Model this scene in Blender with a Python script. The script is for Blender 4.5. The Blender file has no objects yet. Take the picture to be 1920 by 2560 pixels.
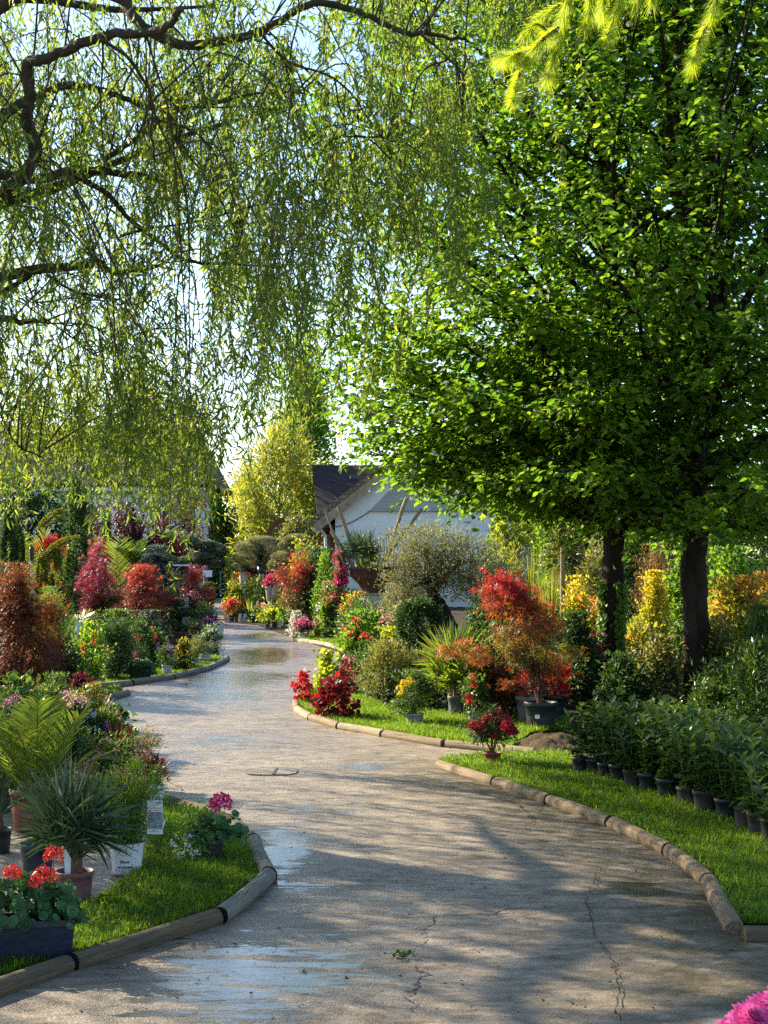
import bpy, math, random
import numpy as np
from mathutils import Vector

RG = np.random.default_rng(11)
random.seed(11)
F, HZ, CH = 3850.0, 1395.0, 1.6        # focal length and horizon of the photograph, eye height
scene = bpy.context.scene
COL = scene.collection
UP = np.array([0.0, 0.0, 1.0])

def G(px, py):
    """point of the flat ground seen at a pixel of the photograph"""
    Y = F * CH / (py - HZ)
    return np.array([(px - 960) / F * Y, Y, 0.0])

def W(px, py, Y):
    """point at a pixel and a distance"""
    return np.array([(px - 960) / F * Y, Y, CH - (py - HZ) / F * Y])

def nrm(a):
    return a / np.maximum(np.linalg.norm(a, axis=-1, keepdims=True), 1e-9)

# ------------------------------------------------------------------ materials
MATS = {}

def new_mat(name):
    m = bpy.data.materials.new(name)
    m.use_nodes = True
    nt = m.node_tree
    nt.nodes.clear()
    out = nt.nodes.new('ShaderNodeOutputMaterial')
    MATS[name] = m
    return m, nt, out

def N(nt, typ, ins=None, **kw):
    n = nt.nodes.new(typ)
    for k, v in kw.items():
        setattr(n, k, v)
    for k, v in (ins or {}).items():
        s = n.inputs[k]
        if isinstance(v, bpy.types.NodeSocket):
            nt.links.new(v, s)
        else:
            s.default_value = v
    return n

def ramp(nt, fac, cols, pos=None):
    r = nt.nodes.new('ShaderNodeValToRGB')
    e = r.color_ramp.elements
    n = len(cols)
    pos = pos or [i / (n - 1) for i in range(n)]
    while len(e) < n:
        e.new(0.5)
    for i in range(n):
        e[i].position = pos[i]
        c = cols[i]
        e[i].color = (c[0], c[1], c[2], 1)
    nt.links.new(fac, r.inputs[0])
    return r

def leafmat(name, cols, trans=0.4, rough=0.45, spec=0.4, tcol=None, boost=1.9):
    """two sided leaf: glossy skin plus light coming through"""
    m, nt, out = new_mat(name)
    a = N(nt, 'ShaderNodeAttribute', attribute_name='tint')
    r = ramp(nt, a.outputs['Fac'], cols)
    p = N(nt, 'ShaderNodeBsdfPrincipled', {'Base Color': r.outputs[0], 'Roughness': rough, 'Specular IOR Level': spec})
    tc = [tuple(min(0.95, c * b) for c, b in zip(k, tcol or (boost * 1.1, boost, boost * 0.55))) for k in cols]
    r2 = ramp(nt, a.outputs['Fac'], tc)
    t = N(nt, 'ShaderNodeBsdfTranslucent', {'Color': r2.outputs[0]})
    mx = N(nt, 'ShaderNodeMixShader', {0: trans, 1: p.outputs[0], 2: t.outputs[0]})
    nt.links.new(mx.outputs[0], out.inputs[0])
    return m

def solid(name, col, rough=0.6, spec=0.4, var=0.25, scale=18.0, bump=0.0, stretch=(1, 1, 1), metal=0.0, col2=None, bscale=None):
    """plain surface with object-space mottling and a little relief"""
    m, nt, out = new_mat(name)
    tc = N(nt, 'ShaderNodeTexCoord')
    mp = N(nt, 'ShaderNodeMapping', {'Vector': tc.outputs['Object'], 'Scale': stretch})
    nz = N(nt, 'ShaderNodeTexNoise', {'Vector': mp.outputs[0], 'Scale': scale, 'Detail': 6.0, 'Roughness': 0.65})
    c0 = tuple(c * (1 - var) for c in col)
    c1 = col2 or tuple(min(1, c * (1 + var)) for c in col)
    r = ramp(nt, nz.outputs[0], [c0, c1], [0.32, 0.68])
    p = N(nt, 'ShaderNodeBsdfPrincipled', {'Base Color': r.outputs[0], 'Roughness': rough, 'Specular IOR Level': spec, 'Metallic': metal})
    if bump:
        nz2 = N(nt, 'ShaderNodeTexNoise', {'Vector': mp.outputs[0], 'Scale': bscale or scale * 3, 'Detail': 5.0})
        b = N(nt, 'ShaderNodeBump', {'Height': nz2.outputs[0], 'Strength': min(1.0, bump), 'Distance': 0.02})
        nt.links.new(b.outputs[0], p.inputs['Normal'])
    nt.links.new(p.outputs[0], out.inputs[0])
    return m

# ------------------------------------------------------------------ mesh building
class MB:
    def __init__(s):
        s.v, s.f, s.t, s.n = [], [], [], 0
    def add(s, v, f, tint=0.5):
        v = np.asarray(v, float).reshape(-1, 3)
        f = np.asarray(f, np.int64)
        s.v.append(v)
        s.f.append(f + s.n)
        s.t.append(np.broadcast_to(np.asarray(tint, float), (len(f),)).copy())
        s.n += len(v)
        return s
    def xform(s, fn):
        s.v = [fn(a) for a in s.v]
        return s
    def mesh(s, name, mat, smooth=False):
        me = bpy.data.meshes.new(name)
        if not s.v:
            return me
        V = np.concatenate(s.v)
        cnt = np.concatenate([np.full(len(f), f.shape[1], np.int64) for f in s.f])
        L = np.concatenate([f.ravel() for f in s.f])
        me.vertices.add(len(V)); me.vertices.foreach_set('co', V.astype(np.float32).ravel())
        me.loops.add(len(L)); me.loops.foreach_set('vertex_index', L.astype(np.int32))
        me.polygons.add(len(cnt))
        st = np.concatenate([[0], np.cumsum(cnt)[:-1]])
        me.polygons.foreach_set('loop_start', st.astype(np.int32))
        me.polygons.foreach_set('use_smooth', np.full(len(cnt), bool(smooth)))
        a = me.attributes.new('tint', 'FLOAT', 'FACE')
        a.data.foreach_set('value', np.clip(np.concatenate(s.t), 0, 1).astype(np.float32))
        me.update(calc_edges=True)
        me.validate()
        if mat:
            me.materials.append(MATS[mat] if isinstance(mat, str) else mat)
        return me
    def build(s, name, mat, parent=None, smooth=False, loc=None):
        o = bpy.data.objects.new(name, s.mesh(name, mat, smooth))
        COL.objects.link(o)
        if parent is not None:
            o.parent = parent
        if loc is not None:
            o.location = [float(c) for c in loc]
        return o

def tag(o, label=None, cat=None, group=None, kind=None):
    if label: o['label'] = label
    if cat: o['category'] = cat
    if group: o['group'] = group
    if kind: o['kind'] = kind
    return o

def thing(name, label, cat, loc, group=None, rz=0.0):
    o = bpy.data.objects.new(name, None)
    COL.objects.link(o)
    o.empty_display_size = 0.1
    o.location = [float(c) for c in loc]
    o.rotation_euler = (0, 0, rz)
    return tag(o, label, cat, group)

def copy_tree(o, parent=None):
    c = o.copy()
    COL.objects.link(c)
    c.parent = parent
    for ch in list(o.children):
        copy_tree(ch, c)
    return c

# leaf templates: x along the leaf, y across, z out of its plane
def _star():
    v, f = [(0, 0, 0)], []
    for a, l in ((-95, .5), (-48, .85), (0, 1.0), (48, .85), (95, .5)):
        a = math.radians(a); d = math.radians(11)
        i = len(v)
        v += [(.45 * l * math.cos(a - d), .45 * l * math.sin(a - d), .04), (.45 * l * math.cos(a + d), .45 * l * math.sin(a + d), .04),
              (l * math.cos(a), l * math.sin(a), -.14 * l)]
        f += [(0, i, i + 1), (i, i + 2, i + 1)]
    return v, f

def _round():
    v, f = [(.42, 0, -.10)], []
    n = 10
    for k in range(n):
        a = 2 * math.pi * k / n
        r = .5 * (1.0 if k % 2 else .93)
        v.append((.45 + r * math.cos(a), r * math.sin(a), .05 + .05 * math.cos(3 * a)))
    f = [(0, 1 + k, 1 + (k + 1) % n) for k in range(n)]
    return v, f

TPL = {
    'lance': ([(0, 0, 0), (.4, .13, .05), (.45, 0, 0), (.4, -.13, .05), (1, 0, -.14)], [(0, 2, 1), (0, 3, 2), (1, 2, 4), (2, 3, 4)]),
    'ovate': ([(0, 0, 0), (.25, .2, .05), (.25, -.2, .05), (.5, 0, 0), (.62, .25, .05), (.62, -.25, .05), (1, 0, -.15)],
              [(0, 3, 1), (0, 2, 3), (1, 3, 4), (2, 5, 3), (3, 6, 4), (3, 5, 6)]),
    'broad': ([(0, 0, 0), (.2, .26, .05), (.2, -.26, .05), (.45, 0, -.01), (.6, .3, .04), (.6, -.3, .04), (1, 0, -.2)],
              [(0, 3, 1), (0, 2, 3), (1, 3, 4), (2, 5, 3), (3, 6, 4), (3, 5, 6)]),
    'willow': ([(0, 0, 0), (.3, .085, .13), (.3, -.085, .13), (.65, .12, .10), (.65, -.02, .14), (1, .16, -.12)],
               [(0, 2, 1), (1, 2, 4), (1, 4, 3), (3, 4, 5)]),
    'dia': ([(0, 0, 0), (.5, .27, .06), (1, 0, -.08), (.5, -.27, .06)], [(0, 3, 1), (1, 3, 2)]),
    'slim': ([(0, 0, 0), (.45, .09, .03), (1, 0, -.1), (.45, -.09, .03)], [(0, 3, 1), (1, 3, 2)]),
    'needle': ([(0, .025, 0), (0, -.025, 0), (1, 0, 0)], [(0, 1, 2)]),
    'petal': ([(0, 0, 0), (.4, .3, .1), (.85, .24, .12), (1, 0, .06), (.85, -.24, .12), (.4, -.3, .1)],
              [(0, 5, 1), (1, 5, 4), (1, 4, 2), (2, 4, 3)]),
    'dpetal': ([(0, 0, 0), (.4, .17, .12), (.75, .15, .10), (1, 0, .0), (.75, -.15, .10), (.4, -.17, .12)],
              [(0, 5, 1), (1, 5, 4), (1, 4, 2), (2, 4, 3)]),
    'star': _star(), 'round': _round(),
}
TPL = {k: (np.array(v, float), np.array(f)) for k, (v, f) in TPL.items()}
TAREA = {'lance': .13, 'ovate': .27, 'broad': .34, 'willow': .09, 'dia': .27, 'slim': .09, 'needle': .025, 'petal': .4, 'dpetal': .25, 'star': .35, 'round': .7}

def leaves(mb, tpl, pos, axis, up, size, tint):
    tv, tf = TPL[tpl]
    n = len(pos)
    if n == 0:
        return
    axis = nrm(axis)
    side = nrm(np.cross(up, axis))
    up = np.cross(axis, side)
    size = np.broadcast_to(size, (n,))
    V = (tv[None, :, 0:1] * axis[:, None] + tv[None, :, 1:2] * side[:, None] + tv[None, :, 2:3] * up[:, None]) * size[:, None, None] + pos[:, None]
    fc = (tf[None] + (np.arange(n) * len(tv))[:, None, None]).reshape(-1, 3)
    mb.add(V.reshape(-1, 3), fc, np.repeat(np.broadcast_to(tint, (n,)), len(tf)))

def rnd(n, lo=0.0, hi=1.0):
    return RG.uniform(lo, hi, n)

def rdir(n):
    return nrm(RG.normal(size=(n, 3)))

def ribbons(mb, base, dirs, L, width, bend, nseg=4, tint=0.5, prof='taper', side=None, fold=0.0):
    """n flat blades that leave BASE along DIRS and sag under their weight"""
    n = len(base)
    dirs = nrm(dirs)
    L = np.broadcast_to(L, (n,)); width = np.broadcast_to(width, (n,)); bend = np.broadcast_to(bend, (n,))
    t = np.linspace(0, 1, nseg + 1)
    P = base[:, None] + dirs[:, None] * (L[:, None] * t)[:, :, None]
    P = P - UP * ((bend * L)[:, None] * t ** 2)[:, :, None]
    if side is None:
        side = np.cross(dirs, UP + 0.05 * RG.normal(size=(n, 3)))
    side = nrm(side)
    if prof == 'taper':
        w = (1 - t) ** 0.7 * (0.6 + 0.4 * np.minimum(1, t * 6))
    elif prof == 'leaf':
        w = np.sin(np.pi * np.clip(t * 0.94 + 0.06, 0, 1)) ** 0.7
    else:
        w = np.ones_like(t)
    w = np.maximum(w, 0.04)
    off = side[:, None] * (width[:, None] * w / 2)[:, :, None]
    if fold:
        off = off + UP * 0
    V = np.stack([P + off, P - off], axis=2)           # n, seg+1, 2, 3
    m = 2 * (nseg + 1)
    q = np.array([(2 * k, 2 * k + 1, 2 * k + 3, 2 * k + 2) for k in range(nseg)])
    fc = (q[None] + (np.arange(n) * m)[:, None, None]).reshape(-1, 4)
    mb.add(V.reshape(-1, 3), fc, np.repeat(np.broadcast_to(tint, (n,)), nseg))
    return P

def tube(mb, pts, rad, n=8, rough=0.0, cap=True, tint=0.5):
    pts = np.asarray(pts, float)
    k = len(pts)
    rad = np.broadcast_to(np.asarray(rad, float), (k,))
    tg = nrm(np.gradient(pts, axis=0))
    ref = np.array([1.0, 0, 0]) if abs(tg[0][0]) < .8 else np.array([0, 1.0, 0])
    u = nrm(np.cross(tg[0], ref))
    rings = []
    a = np.linspace(0, 2 * np.pi, n, endpoint=False)
    for i in range(k):
        u = nrm(u - tg[i] * np.dot(u, tg[i]))
        w = np.cross(tg[i], u)
        r = rad[i] * (1 + rough * RG.normal(size=n))
        rings.append(pts[i] + r[:, None] * (np.cos(a)[:, None] * u + np.sin(a)[:, None] * w))
    V = np.concatenate(rings)
    f = []
    for i in range(k - 1):
        for j in range(n):
            f.append((i * n + j, i * n + (j + 1) % n, (i + 1) * n + (j + 1) % n, (i + 1) * n + j))
    mb.add(V, f, tint)
    if cap:
        b = mb.n
        mb.add(np.concatenate([rings[0], [pts[0]], rings[-1], [pts[-1]]]),
               [(n, (j + 1) % n, j) for j in range(n)] + [(2 * n + 1, n + 1 + j, n + 1 + (j + 1) % n) for j in range(n)], tint)

def smooth_path(pts, k=6):
    """Catmull-Rom through the given points"""
    p = np.asarray(pts, float)
    p = np.concatenate([[2 * p[0] - p[1]], p, [2 * p[-1] - p[-2]]])
    out = []
    for i in range(1, len(p) - 2):
        for t in np.linspace(0, 1, k, endpoint=False):
            a, b, c, d = p[i - 1], p[i], p[i + 1], p[i + 2]
            out.append(.5 * (2 * b + (c - a) * t + (2 * a - 5 * b + 4 * c - d) * t * t + (3 * b - a - 3 * c + d) * t ** 3))
    out.append(p[-2])
    return np.array(out)

def lathe(mb, prof, n=28, tint=0.5):
    prof = np.asarray(prof, float)
    a = np.linspace(0, 2 * np.pi, n, endpoint=False)
    V = np.stack([prof[:, None, 0] * np.cos(a), prof[:, None, 0] * np.sin(a), np.repeat(prof[:, 1:2], n, 1)], -1)
    k = len(prof)
    f = [(i * n + j, i * n + (j + 1) % n, (i + 1) * n + (j + 1) % n, (i + 1) * n + j) for i in range(k - 1) for j in range(n)]
    mb.add(V.reshape(-1, 3), f, tint)

def box(mb, lo, hi, tint=0.5, taper=1.0):
    x0, y0, z0 = lo; x1, y1, z1 = hi
    cx, cy = (x0 + x1) / 2, (y0 + y1) / 2
    def q(x, y, z):
        s = taper if z == z0 else 1.0
        return (cx + (x - cx) * s, cy + (y - cy) * s, z)
    v = [q(x, y, z) for z in (z0, z1) for y in (y0, y1) for x in (x0, x1)]
    f = [(0, 2, 3, 1), (4, 5, 7, 6), (0, 1, 5, 4), (2, 6, 7, 3), (0, 4, 6, 2), (1, 3, 7, 5)]
    mb.add(v, f, tint)

def obox(mb, p0, p1, w, h, up=UP, tint=0.5):
    """a bar of section w x h from p0 to p1"""
    p0, p1 = np.asarray(p0, float), np.asarray(p1, float)
    d = nrm(p1 - p0)
    s = np.cross(d, up)
    if np.linalg.norm(s) < 1e-4: s = np.cross(d, np.array([1.0, 0, 0]))
    s = nrm(s); u = np.cross(s, d)
    v = [p + s * a * w / 2 + u * b * h / 2 for p in (p0, p1) for a, b in ((-1, -1), (1, -1), (1, 1), (-1, 1))]
    mb.add(v, [(3, 2, 1, 0), (4, 5, 6, 7), (0, 1, 5, 4), (1, 2, 6, 5), (2, 3, 7, 6), (3, 0, 4, 7)], tint)

def in_poly(P, poly):
    x, y = P[:, 0], P[:, 1]
    c = np.zeros(len(P), bool)
    n = len(poly)
    for i in range(n):
        x0, y0 = poly[i][:2]; x1, y1 = poly[(i + 1) % n][:2]
        if y0 == y1: continue
        t = ((y0 > y) != (y1 > y)) & (x < (x1 - x0) * (y - y0) / (y1 - y0) + x0)
        c ^= t
    return c

def sheet(name, poly, z, mat, kind='structure'):
    """flat polygon of ground cover with a fine edge"""
    me = bpy.data.meshes.new(name)
    me.from_pydata([(float(p[0]), float(p[1]), z) for p in poly], [], [list(range(len(poly)))])
    import bmesh
    bm = bmesh.new(); bm.from_mesh(me)
    bmesh.ops.recalc_face_normals(bm, faces=bm.faces)
    for f in bm.faces:
        if f.normal.z < 0: f.normal_flip()
    bmesh.ops.triangulate(bm, faces=bm.faces)
    bm.to_mesh(me); bm.free()
    me.materials.append(MATS[mat])
    o = bpy.data.objects.new(name, me); COL.objects.link(o)
    return tag(o, kind=kind)
# ------------------------------------------------------------------ palette
leafmat('willow_leaf', [(.050, .098, .018), (.092, .150, .026), (.20, .22, .034)], .58, .5, .3, boost=2.4)
leafmat('hornbeam_leaf', [(.030, .085, .008), (.068, .142, .011), (.15, .22, .018)], .56, .55, .25, boost=2.75)
leafmat('laurel_leaf', [(.017, .047, .008), (.036, .082, .012), (.11, .17, .03)], .3, .36, .45)
leafmat('grass_blade', [(.038, .092, .008), (.085, .160, .012), (.18, .24, .03)], .55, .5, .3, boost=2.3)
leafmat('mid_green', [(.022, .062, .012), (.045, .10, .018), (.10, .16, .03)], .4)
leafmat('dark_green', [(.012, .036, .011), (.024, .060, .016), (.05, .10, .022)], .35, .58, .3)
leafmat('fresh_green', [(.05, .13, .012), (.09, .19, .018), (.17, .26, .03)], .5)
leafmat('lime_green', [(.12, .18, .012), (.19, .25, .02), (.30, .32, .03)], .5)
leafmat('gold_leaf', [(.06, .11, .012), (.16, .19, .014), (.40, .35, .03)], .5)
leafmat('olive_leaf', [(.085, .10, .055), (.145, .16, .095), (.25, .26, .17)], .35, .6, .25)
leafmat('grey_green', [(.045, .065, .045), (.075, .10, .07), (.14, .17, .12)], .25)
leafmat('blue_green', [(.03, .055, .055), (.05, .085, .085), (.09, .13, .13)], .25)
leafmat('cypress_leaf', [(.020, .046, .018), (.040, .076, .024), (.085, .13, .03)], .3, .6, .25)
leafmat('golden_conifer', [(.07, .10, .012), (.14, .17, .018), (.26, .27, .03)], .35)
leafmat('bamboo_leaf', [(.11, .16, .018), (.19, .23, .03), (.32, .30, .05)], .5)
leafmat('red_maple', [(.060, .045, .016), (.15, .03, .020), (.30, .065, .035)], .5, tcol=(1.9, 1.2, .8))
leafmat('orange_maple', [(.11, .12, .025), (.20, .105, .03), (.26, .058, .038), (.29, .024, .05)], .5, tcol=(1.8, 1.5, .7))
leafmat('brown_maple', [(.060, .024, .014), (.12, .042, .018), (.22, .085, .03)], .5, tcol=(1.7, 1.3, .7))
leafmat('purple_maple', [(.045, .009, .018), (.09, .014, .03), (.2, .04, .06)], .45, tcol=(1.9, 1.0, 1.0))
leafmat('pink_maple', [(.16, .02, .05), (.30, .06, .10), (.45, .16, .18)], .45, tcol=(1.5, 1.1, 1.0))
leafmat('plum_leaf', [(.030, .010, .014), (.06, .016, .020), (.12, .035, .03)], .4, tcol=(1.9, 1.0, 1.0))
leafmat('photinia_leaf', [(.06, .10, .02), (.15, .19, .028), (.25, .24, .04), (.33, .12, .04)], .5, .45, .3)
leafmat('scarlet_leaf', [(.28, .012, .012), (.42, .022, .018), (.5, .06, .03)], .4, tcol=(1.6, 1.1, .8))
leafmat('heuchera_leaf', [(.05, .008, .012), (.11, .012, .018), (.28, .02, .025)], .4, tcol=(1.9, 1.0, .9))
leafmat('palm_leaf', [(.020, .055, .014), (.040, .085, .018), (.09, .14, .03)], .35, .35, .5)
leafmat('palm_sunlit', [(.065, .12, .016), (.12, .175, .022), (.20, .25, .035)], .45, .5, .25)  # paler copy of palm_leaf, sunlight on the fronds put into the colour
leafmat('fan_palm_leaf', [(.018, .045, .022), (.035, .072, .03), (.07, .11, .05)], .3, .35, .5)
leafmat('cordyline_leaf', [(.030, .008, .012), (.06, .014, .020), (.13, .03, .035)], .3, .35)
leafmat('grassy', [(.06, .085, .025), (.11, .13, .035), (.22, .20, .07)], .4)
leafmat('bronze_strap', [(.20, .14, .03), (.32, .20, .045), (.45, .26, .07)], .4)
leafmat('dry_grass', [(.08, .05, .02), (.14, .08, .03), (.2, .13, .05)], .4)
leafmat('larch_needle', [(.20, .30, .012), (.30, .40, .02), (.42, .50, .04)], .55, tcol=(1.7, 1.6, .7))
leafmat('silver_leaf', [(.25, .28, .24), (.4, .43, .38), (.6, .62, .56)], .25)
leafmat('geranium_leaf', [(.022, .075, .022), (.040, .11, .032), (.075, .15, .045)], .3, .5)
for nm, c in {'red': (.66, .035, .03), 'coral': (.70, .09, .06), 'pink': (.72, .16, .30), 'hot_pink': (.62, .02, .15), 'pale_pink': (.70, .30, .42),
              'white': (.78, .78, .74), 'yellow': (.75, .52, .01), 'orange': (.70, .20, .015), 'purple': (.16, .04, .30), 'lilac': (.36, .16, .42),
              'crimson': (.35, .008, .02), 'salmon': (.66, .22, .18), 'dahlia': (.82, .14, .42)}.items():
    leafmat('petal_' + nm, [tuple(x * .7 for x in c), c, tuple(min(.85, x * 1.15 + .03) for x in c)], .35, .5, .25, tcol=(1.15, 1.15, 1.15))
solid('bark_dark', (.034, .024, .016), .9, .2, .7, 16, 1.0, (1, 1, .18), bscale=30, col2=(.038, .028, .019))
solid('bark_willow', (.055, .042, .026), .9, .2, .5, 14, .8)
solid('bark_twig', (.075, .055, .030), .85, .2, .3, 20)
solid('bark_olive', (.022, .018, .015), .95, .2, .5, 12, 1.0, (1, 1, .4))
solid('stem_green', (.07, .10, .03), .6, .3, .3, 20)
solid('stem_red', (.12, .055, .035), .7, .3, .3, 20)
solid('twig_reddish', (.10, .045, .03), .8, .2, .3, 20)
solid('pot_black', (.018, .020, .022), .45, .5, .3, 14, .15)
solid('pot_dusty', (.040, .036, .032), .7, .4, .6, 9, .25, col2=(.085, .07, .055))
solid('pot_grey', (.13, .135, .13), .65, .4, .35, 10, .2, (1, 1, .4))
solid('pot_pale', (.30, .29, .25), .7, .3, .25, 12, .15)
solid('pot_white', (.66, .67, .68), .5, .4, .12, 10)
solid('pot_navy', (.012, .020, .040), .4, .5, .3, 12, .1)
solid('pot_terracotta', (.36, .13, .06), .8, .3, .25, 14, .2)
solid('pot_brick', (.22, .055, .03), .6, .4, .3, 14, .15)
solid('pot_mauve', (.14, .065, .06), .6, .4, .35, 18, .15)
solid('pot_green', (.02, .07, .05), .5, .4, .2, 12)
solid('pot_brown', (.085, .045, .028), .7, .3, .35, 10, .2)
solid('potting_soil', (.028, .018, .012), .95, .1, .5, 60, 1.0)
solid('rust_iron', (.13, .05, .025), .85, .3, .4, 14, .4)
solid('tag_white', (.74, .76, .78), .5, .4, .05, 10)
solid('tag_blue', (.16, .22, .26), .5, .4, .6, 40, col2=(.35, .42, .46))
solid('tag_orange', (.62, .28, .12), .5, .4, .1, 10)
solid('ink_black', (.015, .015, .015), .6, .3, .1, 10)
solid('pot_magenta', (.16, .02, .06), .5, .4, .2, 10)
solid('white_metal', (.70, .72, .74), .35, .5, .1, 8)
solid('grey_metal', (.42, .45, .47), .35, .5, .15, 8, metal=.6)
solid('black_plastic', (.012, .012, .013), .45, .5, .2, 10)
solid('old_timber', (.26, .20, .12), .8, .2, .35, 9, .5, (1, 1, .15))
solid('stone_cream', (.52, .46, .36), .85, .2, .3, 9, .4)
solid('iron_urn', (.10, .045, .032), .75, .3, .35, 10, .3)
solid('crack_dirt', (.045, .038, .03), .95, .05, .4, 30)
solid('gap_black', (.006, .006, .006), .95, .05, .1, 10)
solid('dead_leaf', (.10, .06, .025), .8, .2, .4, 30)

def log_mat(name, a, b, c):
    m, nt, out = new_mat(name)
    tc = N(nt, 'ShaderNodeTexCoord')
    oi = N(nt, 'ShaderNodeObjectInfo')
    off = N(nt, 'ShaderNodeVectorMath', {0: tc.outputs['Object'], 1: oi.outputs['Location']}, operation='ADD')
    mp = N(nt, 'ShaderNodeMapping', {'Vector': off.outputs[0], 'Scale': (1.6, 26, 26)})
    g = N(nt, 'ShaderNodeTexNoise', {'Vector': mp.outputs[0], 'Scale': 2.2, 'Detail': 8.0, 'Roughness': .7, 'Distortion': .6})
    mp2 = N(nt, 'ShaderNodeMapping', {'Vector': off.outputs[0], 'Scale': (5, 9, 9)})
    s = N(nt, 'ShaderNodeTexNoise', {'Vector': mp2.outputs[0], 'Scale': 1.6, 'Detail': 4.0})
    r1 = ramp(nt, g.outputs[0], [tuple(x * .18 for x in a), tuple(x * .7 for x in a), a, b], [.34, .40, .5, .66])
    r2 = ramp(nt, s.outputs[0], [(1, 1, 1), (0, 0, 0)], [.42, .62])
    mx = N(nt, 'ShaderNodeMixRGB', {0: r2.outputs[0], 1: r1.outputs[0], 2: (*c, 1)})
    mx2 = N(nt, 'ShaderNodeMixRGB', {0: .45, 1: r1.outputs[0], 2: mx.outputs[0]})
    p = N(nt, 'ShaderNodeBsdfPrincipled', {'Base Color': mx2.outputs[0], 'Roughness': .8, 'Specular IOR Level': .25})
    b2 = N(nt, 'ShaderNodeBump', {'Height': g.outputs[0], 'Strength': 1.0, 'Distance': .012})
    nt.links.new(b2.outputs[0], p.inputs['Normal'])
    nt.links.new(p.outputs[0], out.inputs[0])
log_mat('log_tan', (.20, .14, .075), (.31, .235, .135), (.13, .105, .07))
log_mat('log_grey', (.20, .175, .14), (.30, .265, .21), (.15, .15, .13))
log_mat('log_brown', (.115, .085, .045), (.18, .135, .07), (.09, .075, .05))
log_mat('log_pale', (.30, .24, .14), (.42, .35, .21), (.20, .16, .09))

def earth_mat(name, a, b, sc=6.0, bump=1.0, rough=.95):
    m, nt, out = new_mat(name)
    gm = N(nt, 'ShaderNodeNewGeometry')
    n1 = N(nt, 'ShaderNodeTexNoise', {'Vector': gm.outputs['Position'], 'Scale': sc, 'Detail': 10.0, 'Roughness': .75})
    n2 = N(nt, 'ShaderNodeTexNoise', {'Vector': gm.outputs['Position'], 'Scale': sc * 9, 'Detail': 6.0, 'Roughness': .8})
    ad = N(nt, 'ShaderNodeMath', {0: n1.outputs[0], 1: n2.outputs[0]}, operation='MULTIPLY')
    r = ramp(nt, ad.outputs[0], [a, b], [.14, .4])
    p = N(nt, 'ShaderNodeBsdfPrincipled', {'Base Color': r.outputs[0], 'Roughness': rough, 'Specular IOR Level': .2})
    bp = N(nt, 'ShaderNodeBump', {'Height': n2.outputs[0], 'Strength': bump, 'Distance': .03})
    nt.links.new(bp.outputs[0], p.inputs['Normal'])
    nt.links.new(p.outputs[0], out.inputs[0])
earth_mat('bed_soil', (.018, .013, .008), (.065, .045, .028), 3)
earth_mat('turf_soil', (.020, .030, .008), (.05, .07, .016), 7)
earth_mat('far_ground', (.03, .04, .012), (.06, .06, .025), .6)
earth_mat('loose_dirt', (.05, .036, .02), (.19, .135, .075), 9)

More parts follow.
